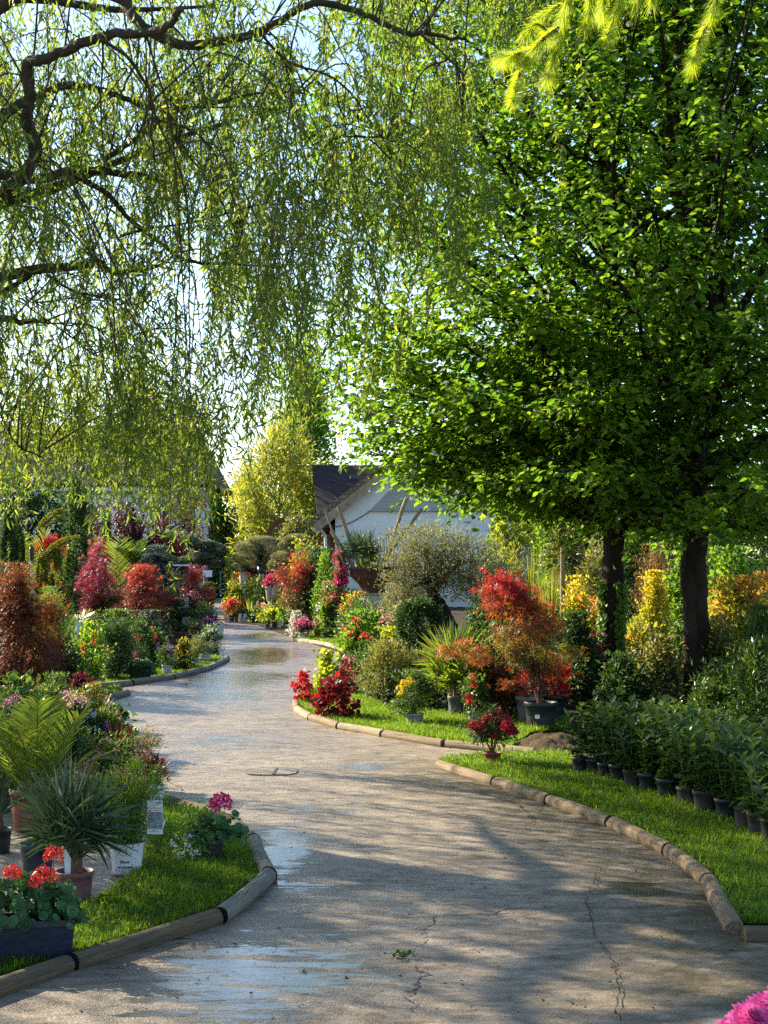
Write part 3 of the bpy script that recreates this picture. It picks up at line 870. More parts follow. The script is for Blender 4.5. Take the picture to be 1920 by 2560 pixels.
bg = wn.nodes.new('ShaderNodeBackground'); bg.inputs[1].default_value = .105
wo = wn.nodes.new('ShaderNodeOutputWorld')
wn.links.new(sky.outputs[0], bg.inputs[0]); wn.links.new(bg.outputs[0], wo.inputs[0])
scene.view_settings.view_transform = 'Standard'
scene.view_settings.look = 'None'
scene.view_settings.exposure = 1.7
scene.view_settings.gamma = 1.0
scene.render.engine = 'CYCLES'
cy = scene.cycles
cy.max_bounces = 8; cy.diffuse_bounces = 4; cy.glossy_bounces = 3; cy.transmission_bounces = 6; cy.transparent_max_bounces = 4
cy.caustics_reflective = False; cy.caustics_refractive = False
cy.use_denoising = False
cy.sample_clamp_indirect = 6.0

# ------------------------------------------------------------------ ground, path, beds, lawns
def grid_sheet(name, X0, X1, nx, ys, zf, mat, attrs=None):
    xs = np.linspace(X0, X1, nx)
    XX, YY = np.meshgrid(xs, ys)
    V = np.stack([XX.ravel(), YY.ravel(), zf(XX.ravel(), YY.ravel())], 1)
    ny = len(ys)
    i = np.arange((ny - 1) * (nx - 1)); r, c = i // (nx - 1), i % (nx - 1)
    f = np.stack([r * nx + c, r * nx + c + 1, (r + 1) * nx + c + 1, (r + 1) * nx + c], 1)
    mb = MB().add(V, f)
    o = mb.build(name, mat, smooth=True)
    for k, fn in (attrs or {}).items():
        a = o.data.attributes.new(k, 'FLOAT', 'POINT')
        a.data.foreach_set('value', fn(V).astype(np.float32))
    return tag(o, kind='structure')

gs = MB().add([(-400, -60, -.03), (400, -60, -.03), (400, 700, -.03), (-400, 700, -.03)], [(0, 1, 2, 3)])
tag(gs.build('ground', 'far_ground'), kind='structure')

# places where the hosed path is wet: centre and half size in pixels of the photograph, strength
WET = [(600, 2440, 330, 120, .75), (560, 2540, 300, 60, .6), (1585, 2222, 95, 20, 1.0), (1500, 2232, 60, 12, .7), (715, 2130, 70, 60, .9), (740, 2215, 120, 25, .6),
       (690, 2085, 40, 20, .8), (560, 1700, 130, 30, 1.0), (640, 1640, 120, 30, .95), (520, 1740, 200, 30, .7), (540, 1850, 170, 20, .5), (905, 1918, 60, 9, .8),
       (470, 1895, 90, 12, .5), (760, 2020, 40, 8, .7), (880, 2030, 50, 9, .5), (640, 1590, 80, 12, .7), (690, 1690, 90, 14, .7), (880, 2240, 330, 24, .35)]
def wetf(V):
    w = np.zeros(len(V))
    for cx, cy_, rx, ry, st in WET:
        c = G(cx, cy_); s = c[1] / F
        a = rx * s; b = ry * c[1] ** 2 / (F * CH)
        d = ((V[:, 0] - c[0]) / a) ** 2 + ((V[:, 1] - c[1]) / b) ** 2
        w = np.maximum(w, st * np.exp(-.8 * d))
    return w
def sheenf(V):          # the left half of the path was hosed down
    return np.clip(.75 - .42 * (V[:, 0] + .1 * (V[:, 1] - 6) * 0), 0, 1)
LR = [G(*p) for p in ((1097, 1912), (1240, 1957), (1375, 2003), (1530, 2060), (1675, 2130), (1780, 2210), (1845, 2335), (1850, 2600))]
def mossf(V):
    ly = np.array([p[1] for p in LR][::-1]); lx = np.array([p[0] for p in LR][::-1])
    edge = np.interp(V[:, 1], ly, lx)
    d = edge - V[:, 0]
    m = np.clip(1.25 - d / .8, 0, 1) * np.clip((13 - V[:, 1]) / 2, 0, 1) * np.clip((V[:, 1] - 4) / 2, .25, 1)
    return np.clip(m, 0, .9)
ys = 3.0 * (80 / 3.0) ** np.linspace(0, 1, 560)
grid_sheet('path', -9, 9, 300, ys, lambda x, y: .004 * np.sin(x * 2.1 + y * .7) * np.sin(y * 1.3) , 'path_concrete', {'wet': wetf, 'sheen': sheenf, 'moss': mossf})

def poly(*p): return [G(*q) for q in p]
bed_l = poly((500, 1497), (530, 1560), (548, 1640), (560, 1654), (520, 1672), (430, 1695), (325, 1710), (240, 1722), (200, 1762), (250, 1830), (330, 1900), (375, 1960), (350, 2010), (0, 2020))
bed_l += [np.array([-9, 9.4, 0]), np.array([-40, 16, 0]), np.array([-40, 60, 0])]
sheet('flower_bed', bed_l, .014, 'bed_soil')
bed_r = poly((556, 1490), (560, 1556), (640, 1562), (740, 1598), (895, 1645), (893, 1722), (800, 1724), (1000, 1760), (1300, 1800), (1345, 1886), (1445, 1892), (1470, 1935), (1930, 2110))
bed_r += [np.array([4.5, 8.0, 0]), np.array([40, 12, 0]), np.array([40, 64, 0])]
sheet('flower_bed', bed_r[:], .014, 'bed_soil')

LAWN_L = poly((-250, 2520), (0, 2452), (175, 2397), (540, 2282), (664, 2188), (624, 2104), (598, 2078), (556, 2046), (420, 2008), (385, 2030), (372, 2140), (345, 2195), (250, 2262), (140, 2320), (-60, 2360), (-300, 2380))
LAWN_R = poly((1097, 1908), (1240, 1953), (1375, 1999), (1530, 2055), (1675, 2123), (1785, 2200), (1850, 2322), (2080, 2322), (2080, 2170), (1960, 2110), (1750, 2010), (1600, 1960), (1450, 1922), (1410, 1893), (1200, 1893))
LAWN_I = poly((752, 1742), (745, 1770), (778, 1791), (850, 1814), (960, 1833), (1113, 1859), (1270, 1878), (1330, 1836), (1420, 1832), (1420, 1806), (1300, 1802), (1150, 1786), (1050, 1768), (950, 1742), (880, 1718), (800, 1726))
LAWN_F = poly((742, 1599), (775, 1604), (815, 1611), (850, 1620), (892, 1643), (915, 1640), (900, 1606), (830, 1592), (760, 1590))
LAWN_B = poly((266, 1714), (330, 1706), (425, 1692), (520, 1668), (556, 1651), (530, 1636), (440, 1655), (380, 1672), (262, 1694))
LAWN_S = poly((232, 1757), (275, 1741), (305, 1733), (296, 1722), (250, 1724), (215, 1745))

def lawn(pl, dens, h, bw, label):
    o = sheet('lawn', pl, .022, 'turf_soil')
    pl = np.array(pl)
    lo, hi = pl.min(0), pl.max(0)
    A = (hi[0] - lo[0]) * (hi[1] - lo[1])
    n = int(A * dens)
    p = np.stack([rnd(n, lo[0], hi[0]), rnd(n, lo[1], hi[1]), np.full(n, .02)], 1)
    p = p[in_poly(p, pl)]
    n = len(p)
    gap = np.sin(p[:, 0] * 7.3 + 2.1 * np.sin(p[:, 1] * 3.1)) * np.sin(p[:, 1] * 6.1 + 1.7 * np.sin(p[:, 0] * 4.3)) + .6 * np.sin(p[:, 0] * 19 + p[:, 1] * 13)
    p = p[(gap > -.75) | (rnd(n) < .45)]; n = len(p)
    patch = np.sin(p[:, 0] * 5.1 + 1.3) * np.sin(p[:, 1] * 3.7) * .5 + np.sin(p[:, 0] * 13 + p[:, 1] * 9) * .3
    d = np.stack([RG.normal(size=n) * .5, RG.normal(size=n) * .5, np.ones(n)], 1)
    mb = MB()
    L = h * rnd(n, .4, 1.2) * (1 + .4 * patch) * np.where(rnd(n) < .03, 1.6, 1)
    a = rnd(n, 0, 6.28)
    ribbons(mb, p, d, L, bw * rnd(n, .7, 1.3), rnd(n, .1, .6), 2, np.clip(.38 + .24 * RG.normal(size=n) + .2 * patch, 0, 1), 'taper', side=np.stack([np.cos(a), np.sin(a), 0 * a], 1))
    # longer unmown blades and a few weeds along the border
    seg = np.roll(pl, -1, 0) - pl
    ln = np.linalg.norm(seg, axis=1)
    m = int(min(5200, dens * .022 * ln.sum()))
    k = RG.choice(len(pl), m, p=ln / ln.sum())
    q = pl[k] + seg[k] * rnd(m)[:, None]
    cen = pl.mean(0)
    q = q + nrm(cen - q) * (np.abs(RG.normal(size=m)) * .03)[:, None]; q[:, 2] = .016
    od = nrm(q - cen)
    ribbons(mb, q, od * rnd(m, -.1, .7)[:, None] + RG.normal(size=(m, 3)) * [.35, .35, 0] + UP, h * rnd(m, .8, 1.7), bw * rnd(m, .8, 1.3), rnd(m, .2, .8), 3, np.clip(.45 + .25 * RG.normal(size=m), 0, 1), 'taper')
    w_ = RG.choice(n, max(8, n // 330))
    m = len(w_) * 5
    wp = np.repeat(p[w_], 5, 0) + RG.normal(size=(m, 3)) * [.012, .012, 0] + [0, 0, .03]
    leaves(mb, 'broad', wp, rdir(m) * [1, 1, .2] + UP * .25, UP + rdir(m) * .3, .03 * rnd(m, .6, 1.2), rnd(m, .1, .6))
    g = mb.build('grass', 'grass_blade')
    tag(g, label, 'grass', kind='stuff')
lawn(LAWN_L, 20000, .058, .0045, 'short green turf of the front island below the palm pots')
lawn(LAWN_R, 17000, .066, .0052, 'bright green turf strip beside the row of potted laurels')
lawn(LAWN_I, 13000, .072, .0062, 'sunlit lime green turf round the red maple pots')
lawn(LAWN_F, 6000, .06, .008, 'small sunlit turf corner below the far flower pots')
lawn(LAWN_B, 8000, .055, .007, 'turf tongue under the white pots of the far island')
lawn(LAWN_S, 9000, .055, .006, 'little turf patch behind the short pale log end')

# hairline cracks and the edge between two pours of concrete
CR = [[(375, 1886), (450, 1883), (520, 1880), (640, 1873), (725, 1868)], [(880, 1812), (930, 1806), (985, 1809), (1040, 1801)], [(1512, 2158), (1496, 2200), (1484, 2238), (1500, 2290), (1497, 2340), (1530, 2400), (1556, 2450), (1570, 2560)],
      [(700, 2226), (900, 2222), (1120, 2230), (1484, 2238)], [(500, 1838), (610, 1832), (700, 1836)], [(1200, 1985), (1290, 2010), (1330, 2045), (1310, 2080)], [(690, 1760), (780, 1752), (860, 1760)], [(420, 1720), (520, 1726), (640, 1716)]]
cm_ = MB()
for c_ in CR:
    sp = smooth_path([G(*q) for q in c_], 14)
    sp = sp + np.cumsum(RG.normal(size=sp.shape) * [.010, .010, 0], 0) * .5 + RG.normal(size=sp.shape) * [.006, .008, 0]
    sd = nrm(np.cross(np.gradient(sp, axis=0), UP)); w_ = np.abs(RG.normal(size=len(sp))) * .0022 + .0008
    sp[:, 2] = .0085
    cm_.add(np.stack([sp + sd * w_[:, None], sp - sd * w_[:, None]], 1).reshape(-1, 3), [(2 * i, 2 * i + 1, 2 * i + 3, 2 * i + 2) for i in range(len(sp) - 1)])
tag(cm_.build('path_cracks', 'crack_dirt'), kind='structure')
# ------------------------------------------------------------------ log edging: every half-sunk post is a thing
def edging(pts, mats, where, r=.043, caps=True, words=None):
    n = len(pts) - 1
    for i in range(n):
        p0, p1 = G(*pts[i]), G(*pts[i + 1])
        d = p1 - p0; L = np.linalg.norm(d); ang = math.atan2(d[1], d[0])
        mb = MB()
        k = max(5, int(L / .09))
        xs = np.linspace(.012, L - .014, k)
        m = 18
        a = np.linspace(0, 2 * np.pi, m, endpoint=False)
        ph = RG.uniform(0, 6, 4)
        bow = RG.normal() * .006
        V = []
        for x in xs:
            rr = r * (1 + .035 * np.sin(a * 2 + ph[0] + x * 3) + .025 * np.sin(a * 3 + ph[1] - x * 7) + .012 * RG.normal(size=m))
            e = 1.0 if .02 < x < L - .03 else .965
            V.append(np.stack([np.full(m, x), rr * e * np.cos(a) + bow * math.sin(math.pi * x / L), rr * e * np.sin(a)], 1))
        V = np.concatenate(V)
        f = [(q * m + j, (q + 1) * m + j, (q + 1) * m + (j + 1) % m, q * m + (j + 1) % m) for q in range(k - 1) for j in range(m)]
        mb.add(V, f)
        for q, xx, fl in ((0, xs[0], 1), (k - 1, xs[-1], 0)):
            ring = V[q * m:(q + 1) * m]
            mb.add(np.concatenate([ring, [[xx, 0, 0]]]), [((m, (j + 1) % m, j) if not fl else (m, j, (j + 1) % m)) for j in range(m)])
        o = mb.build('edging_log', mats[i % len(mats)], smooth=False)
        o.data.polygons.foreach_set('use_smooth', [True] * ((k - 1) * m) + [False] * (2 * m))
        o.location = (p0[0], p0[1], .022); o.rotation_euler = (RG.uniform(-.3, .3) * 0, 0, ang)
        wd = (words or {}).get(i, '')
        tag(o, (wd + ' ' if wd else '') + f'round edging log {where}, ' + ORD[i] + (' (last)' if False else '') , 'edging log', 'log edging along the path')
        if caps and not (i == 0 and len(pts) in (7, 2)):
            jb = MB()
            w_ = RG.uniform(.006, .02); tube(jb, [(-w_, 0, 0), (w_ + .006, 0, 0)], [r * .985, r * .985], 18)
            jb.build('joint', 'gap_black', o)
ORD = ['first from the near end', 'second from the near end', 'third from the near end', 'fourth from the near end', 'fifth from the near end', 'sixth from the near end', 'seventh from the near end', 'eighth from the near end', 'ninth from the near end']
edging([(-190, 2552), (172, 2425), (545, 2306), (672, 2200), (634, 2112), (586, 2072), (520, 2040), (425, 2014)], ['log_brown', 'log_brown', 'log_grey', 'log_grey', 'log_grey'], 'bordering the front island turf', words={0: 'brown', 1: 'long brown', 2: 'grey-brown', 3: 'pale grey barked'})
edging([(1838, 2340), (1772, 2215), (1674, 2137), (1530, 2066), (1375, 2010), (1240, 1964), (1097, 1919)], ['log_tan'], 'along the laurel turf strip', words={0: 'dark-ended'})
edging([(1852, 2352), (2120, 2352)], ['log_brown'], 'lying across the laurel turf end', words={0: 'short dark'})
edging([(1339, 1889), (1113, 1868), (960, 1842), (850, 1822), (778, 1800), (742, 1778), (746, 1750)], ['log_pale', 'log_tan'], 'round the red maple island')
edging([(893, 1648), (872, 1636), (848, 1624), (815, 1615), (776, 1608), (738, 1603)], ['log_pale'], 'at the far flower pot lawn', r=.052, words=None)
edging([(238, 1724), (327, 1713), (430, 1698), (522, 1675), (556, 1660), (568, 1650)], ['log_grey'], 'round the white pot island', r=.05)
edging([(210, 1772), (277, 1750), (318, 1738)], ['log_grey'], 'beside the little turf patch', r=.05, words={1: 'pale'})

# ------------------------------------------------------------------ houses
def uvroof(mb_obj, us):
    me = mb_obj.data
    uv = me.uv_layers.new(name='UVMap')
    for p in me.polygons:
        n = p.normal
        t = Vector((-n.y, n.x, 0))
        t = t.normalized() if t.length > 1e-3 else Vector((1, 0, 0))
        b = n.cross(t)
        for li in p.loop_indices:
            co = me.vertices[me.loops[li].vertex_index].co
            uv.data[li].uv = (co.dot(t), co.dot(b))

def slab(name, pts, th, mat, parent, uv=True):
    """a roof slope or panel: planar polygon with a thickness"""
    p = np.array(pts, float)
    nn = nrm(np.cross(p[1] - p[0], p[2] - p[0]))
    q = p - nn * th
    k = len(p)
    mb = MB()
    V = np.concatenate([p, q])
    me = bpy.data.meshes.new(name)
    me.from_pydata(V.tolist(), [], [list(range(k)), list(range(2 * k - 1, k - 1, -1))] + [[i, i + k, (i + 1) % k + k, (i + 1) % k] for i in range(k)])
    me.update()
    me.materials.append(MATS[mat])
    o = bpy.data.objects.new(name, me); COL.objects.link(o); o.parent = parent
    if uv: uvroof(o, 1)
    return o

s5 = 50 / F
hx = lambda px: (px - 960) * s5
hz = lambda py: CH - (py - HZ) * s5
hr = thing('gabled_house', 'white rendered house with a brown tiled gable roof behind the wooden poles', 'house', (0, 50, 0))
exl, exr, ez, ax_, az_ = hx(783), hx(1403), hz(1314), hx(1093), hz(1073)
# gable wall as a solid block
wl, wr = hx(838), hx(1348)
zl = ez + (wl - exl) * (az_ - ez) / (ax_ - exl) - .16
slab('wall', [(wl, 0, 0), (wr, 0, 0), (wr, 0, zl), (ax_, 0, az_ - .16), (wl, 0, zl)], 8.0, 'render_white', hr, False)
slab('roof', [(exl, -.35, ez), (ax_, -.35, az_), (ax_, 8.2, az_), (exl, 8.2, ez)], -.2, 'roof_tan', hr)
slab('roof', [(ax_, -.35, az_), (exr, -.35, ez), (exr, 8.2, ez), (ax_, 8.2, az_)], -.2, 'roof_tan', hr)
tl = math.atan2(az_ - ez, ax_ - exl); nx_, nz_ = math.sin(tl) * .13, -math.cos(tl) * .13
for sg, ex_ in ((1, exl), (-1, exr)):
    mb = MB(); obox(mb, (ex_ + sg * nx_, -.40, ez + nz_), (ax_ + sg * nx_ * 0, -.40, az_ + nz_ * 1.3), .14, .27, (-sg * math.sin(tl), 0, math.cos(tl))); mb.build('verge', 'verge_tan', hr)
# the long wing behind with the dark roof facing the garden
slab('roof', [(hx(788), 2.4, hz(1318)), (hx(1500), 2.4, hz(1318)), (hx(1500), 6.2, 4.85), (-2.62, 6.2, 4.85)], -.16, 'roof_dark', hr)
slab('roof', [(-2.62, 6.2, 4.85), (hx(1500), 6.2, 4.85), (hx(1500), 10.2, 2.4), (-2.62, 10.2, 2.4)], -.16, 'roof_dark', hr)
mb = MB(); box(mb, (hx(800), 3.0, 0), (hx(1490), 9.6, hz(1330))); mb.build('rear_wall', 'timber_brown', hr)
# beige boarding of the gable, three courses
for a, b in ((1273, 1258), (1256, 1240), (1238, 1206), (1204, 1178)):
    xa = 928 + (1273 - a) * .98; xb = 928 + (1273 - b) * .98
    slab('cladding_board', [(hx(xa), -.05, hz(a)), (hx(1340), -.05, hz(a)), (hx(1300), -.05, hz(b)), (hx(xb), -.05, hz(b))], .05, 'cladding_beige', hr, False)
mb = MB(); obox(mb, (hx(925), -.09, hz(1276)), (hx(1335), -.09, hz(1276)), .1, .05); mb.build('ledge', 'cladding_beige', hr)
mb = MB(); tube(mb, smooth_path([(hx(792), -.3, hz(1316)), (hx(840), -.1, hz(1317)), (hx(880), -.06, hz(1305)), (hx(928), -.06, hz(1277))], 6), .014, 5); mb.build('cable', 'black_plastic', hr)
mb = MB(); tube(mb, [(hx(798), -.25, hz(1312)), (hx(800), -.2, hz(1322)), (hx(813), .1, hz(1340)), (hx(815), .1, hz(1395)), (hx(815), .1, 0)], .05, 8); mb.build('downpipe', 'white_metal', hr)
for px in (806, 830):
    mb = MB(); obox(mb, (hx(px), .35, 0), (hx(px), .35, hz(1322)), .16, .16, (0, 1, 0)); mb.build('post', 'timber_brown', hr)
mb = MB(); obox(mb, (exl + .05, -.28, ez - .12), (exl + .05, 8, ez - .12), .12, .1); mb.build('gutter', 'white_metal', hr)

s6 = 60 / F
kx = lambda px: (px - 960) * s6
kz = lambda py: CH - (py - HZ) * s6
hl = thing('villa', 'big white villa with a dark tiled roof behind the willow strands', 'house', (0, 60, 0))
wx0, wx1, ev = -24.0, kx(500), kz(1212)
mb = MB(); box(mb, (wx0, 0, 0), (wx1, 8, ev)); mb.build('wall', 'render_white', hl)
rz, rx1 = kz(1050), kx(452)
slab('roof', [(wx0 - 1, -.5, ev - .1), (wx1 + .35, -.5, ev - .1), (rx1, 4.0, rz), (wx0 - 1, 4.0, rz)], -.15, 'roof_dark', hl)
slab('roof', [(wx1 + .35, -.5, ev - .1), (wx1 + .35, 8.5, ev - .1), (rx1, 4.0, rz)], -.15, 'tile_hanging', hl)
slab('roof', [(rx1, 4.0, rz), (wx1 + .35, 8.5, ev - .1), (wx0 - 1, 8.5, ev - .1), (wx0 - 1, 4.0, rz)], -.15, 'roof_dark', hl)
for a, b, c, d in ((292, 332, 1250, 1325), (385, 425, 1250, 1325), (60, 110, 1250, 1325), (452, 492, 1240, 1330)):
    mb = MB()
    for q in ((a, a + 3), (b - 3, b), ((a + b) / 2 - 1.5, (a + b) / 2 + 1.5)):
        box(mb, (kx(q[0]), -.07, kz(d)), (kx(q[1]), .0, kz(c)))
    for q in ((c, c + 4), (d - 4, d)):
        box(mb, (kx(a + 3), -.065, kz(q[1])), (kx(b - 3), .0, kz(q[0])))
    fr = mb.build('window', 'frame_white', hl)
    mb = MB(); mb.add([(kx(a), -.02, kz(d)), (kx(b), -.02, kz(d)), (kx(b), -.02, kz(c)), (kx(a), -.02, kz(c))], [(0, 1, 2, 3)]); mb.build('pane', 'window_glass', fr)
for px in (340, 436):
    mb = MB(); box(mb, (kx(px), -.06, kz(1325)), (kx(px + 14), 0, kz(1250))); mb.build('shutter', 'frame_white', hl)
mb = MB(); obox(mb, (wx0, -.04, kz(1232)), (wx1, -.04, kz(1232)), .08, .12); mb.build('string_course', 'frame_white', hl)
mb = MB(); obox(mb, (wx0, -.52, ev - .2), (wx1 + .3, -.52, ev - .2), .1, .12); mb.build('gutter', 'frame_white', hl)
RG = np.random.default_rng(37)
# ------------------------------------------------------------------ background trees
def bt(name, label, px, top, w, Y, mat, zf=.15, n=5000, tpl='dia', ls=.1, shape='dome', group='trees behind the garden', **kw):
    s = Y / F
    H = CH - (top - HZ) * s
    return tree(name, label, 'tree', (px - 960) * s, Y, H, w * s, H * zf, mat, int(n * 1.5), tpl, ls * 1.45, shape, group=group, **kw)

bt('conifer', 'tall tapering green conifer rising left of the dark roof', 760, 900, 300, 66, 'fresh_green', .05, 12000, ls=.14, shape='cone', clumps=90, sig=.12, nst=10, irr=.1)
bt('bamboo_clump', 'tall yellow green bamboo clump beside the dark roof edge', 700, 1085, 230, 57, 'bamboo_leaf', .05, 9000, 'slim', .2, 'column', clumps=70, tr=.05, bark='stem_green', nst=20)
bt('shrub_tree', 'pale green rounded tree low behind the path end', 560, 1235, 190, 64, 'fresh_green', .05, 6000, ls=.12, clumps=50)
bt('shrub_tree', 'lime bush glowing at the foot of the bamboo', 650, 1275, 170, 58, 'lime_green', .02, 5000, ls=.11, clumps=40)
bt('shrub_tree', 'dusky green tree between villa and bamboo', 480, 1215, 120, 72, 'mid_green', .1, 4500, ls=.13, clumps=40)
bt('shrub_tree', 'small yellowish tree left of the dark roof', 612, 1190, 110, 70, 'bamboo_leaf', .1, 3500, ls=.13, clumps=40)
bt('shrub_tree', 'brownish green bush in front of the house porch', 745, 1325, 110, 47, 'grassy', .02, 3500, ls=.08, clumps=30)
bt('broadleaf_tree', 'bright green tree behind the left trunk under the canopy', 1480, 1230, 330, 44, 'fresh_green', .04, 9000, ls=.11, clumps=70)
bt('broadleaf_tree', 'dark green tree between the two trunks', 1640, 1190, 260, 47, 'mid_green', .04, 7000, ls=.11, clumps=60)
bt('broadleaf_tree', 'deep green tree beyond the right trunk', 1850, 1170, 330, 43, 'mid_green', .04, 8000, ls=.11, clumps=60)
bt('broadleaf_tree', 'lime tree close right of the white gable', 1335, 1255, 170, 41, 'lime_green', .03, 5500, ls=.09, clumps=45)
bt('bamboo_clump', 'feathery pale bamboo right of the white wall', 1275, 1292, 110, 36, 'bamboo_leaf', .03, 5000, 'slim', .14, 'column', clumps=40, tr=.03, bark='stem_green', nst=16)
bt('bamboo_clump', 'grey green feathery clump left of the left trunk', 1425, 1330, 120, 30, 'grassy', .02, 4500, 'slim', .13, 'vase', clumps=40, tr=.03, bark='stem_green', nst=16)
bt('broadleaf_tree', 'dark tree filling the far right edge', 2060, 1200, 260, 38, 'dark_green', .04, 5000, ls=.11, clumps=50)
vb = bt('viburnum', 'dark viburnum bush dotted with white blossom behind the cypress pair', 75, 1185, 230, 40, 'dark_green', .02, 7000, ls=.1, clumps=60)
c = shape_pts(110, 'dome', .9); s = 40 / F
flower_heads(vb, np.stack([c[:, 0] * 115 * s, -np.abs(c[:, 1]) * 115 * s, c[:, 2] * 3.6 + .1], 1), 'white', .06, .05, 9)
bt('hedge_conifer', 'dark upright yew beside the path end', 592, 1378, 60, 62, 'cypress_leaf', .0, 3500, ls=.07, shape='column', clumps=40, nst=4, irr=.08)
bt('hedge_conifer', 'bluish conifer behind the path end', 560, 1325, 70, 66, 'blue_green', .0, 3500, ls=.08, shape='cone', clumps=40, nst=4)
bt('hedge_conifer', 'black green yew closing the path', 545, 1415, 70, 70, 'dark_green', .0, 3500, ls=.08, shape='column', clumps=40, nst=4, irr=.08)
bt('hedge_conifer', 'dark broad yew left of the path end', 500, 1400, 90, 64, 'dark_green', .0, 3500, ls=.08, shape='dome', clumps=40, nst=4)
for i, (px, tp, w, Y, m) in enumerate([(-60, 1230, 260, 52, 'mid_green'), (210, 1255, 150, 50, 'mid_green'), (330, 1330, 160, 48, 'dark_green'), (170, 1330, 140, 44, 'dark_green'), (420, 1350, 120, 50, 'mid_green')]):
    bt('shrub_tree', ['dark green tree at the left edge before the villa', 'green tree in front of the villa roof', 'low dark shrub under the villa windows', 'dark shrub behind the tall cypress', 'mid green shrub at the villa corner'][i], px, tp, w, Y, m, .03, 4500, ls=.09, clumps=45)

# purple plum with its bare forked trunk
s = 46 / F
pr = thing('plum_tree', 'purple leaved plum tree with a bare grey trunk before the villa', 'tree', ((345 - 960) * s, 46, 0))
tb = MB()
b0 = np.array([0, 0, 0])
def pp(px, py): return np.array([(px - 345) * s, RG.normal() * .15, CH - (py - HZ) * s])
tube(tb, smooth_path([b0, pp(340, 1430), pp(338, 1370), pp(334, 1320), pp(333, 1270)], 4), np.linspace(.16, .08, 17), 9, .08)
for q in ((290, 1300), (310, 1285), (365, 1300), (362, 1270), (400, 1320), (430, 1340), (270, 1340), (460, 1300), (480, 1360)):
    tube(tb, smooth_path([pp(338, 1385), (pp(338, 1380) + pp(*q)) / 2, pp(*q)], 4), np.linspace(.06, .02, 9), 6, .08)
tb.build('trunk', 'bark_olive', pr)
mb = MB()
for (cx, cz, rx, rz, n) in ((430, 1330, 70, 55, 1500), (300, 1345, 55, 50, 700), (470, 1390, 55, 60, 1300), (400, 1400, 70, 40, 1000), (350, 1290, 70, 40, 380), (460, 1270, 45, 40, 450), (260, 1300, 40, 50, 300), (330, 1410, 70, 30, 600)):
    c = pp(cx, cz)
    mb2 = MB()
    cc = crown(mb2, rx * s, -rz * s, rz * s, n, 'ovate', .10, 'ball', 16, .3, .8, .24)
    mb2.xform(lambda a: a + c)
    for v_, f_, t_ in zip(mb2.v, mb2.f, mb2.t): mb.add(v_, f_, t_)
mb.build('crown', 'plum_leaf', pr)

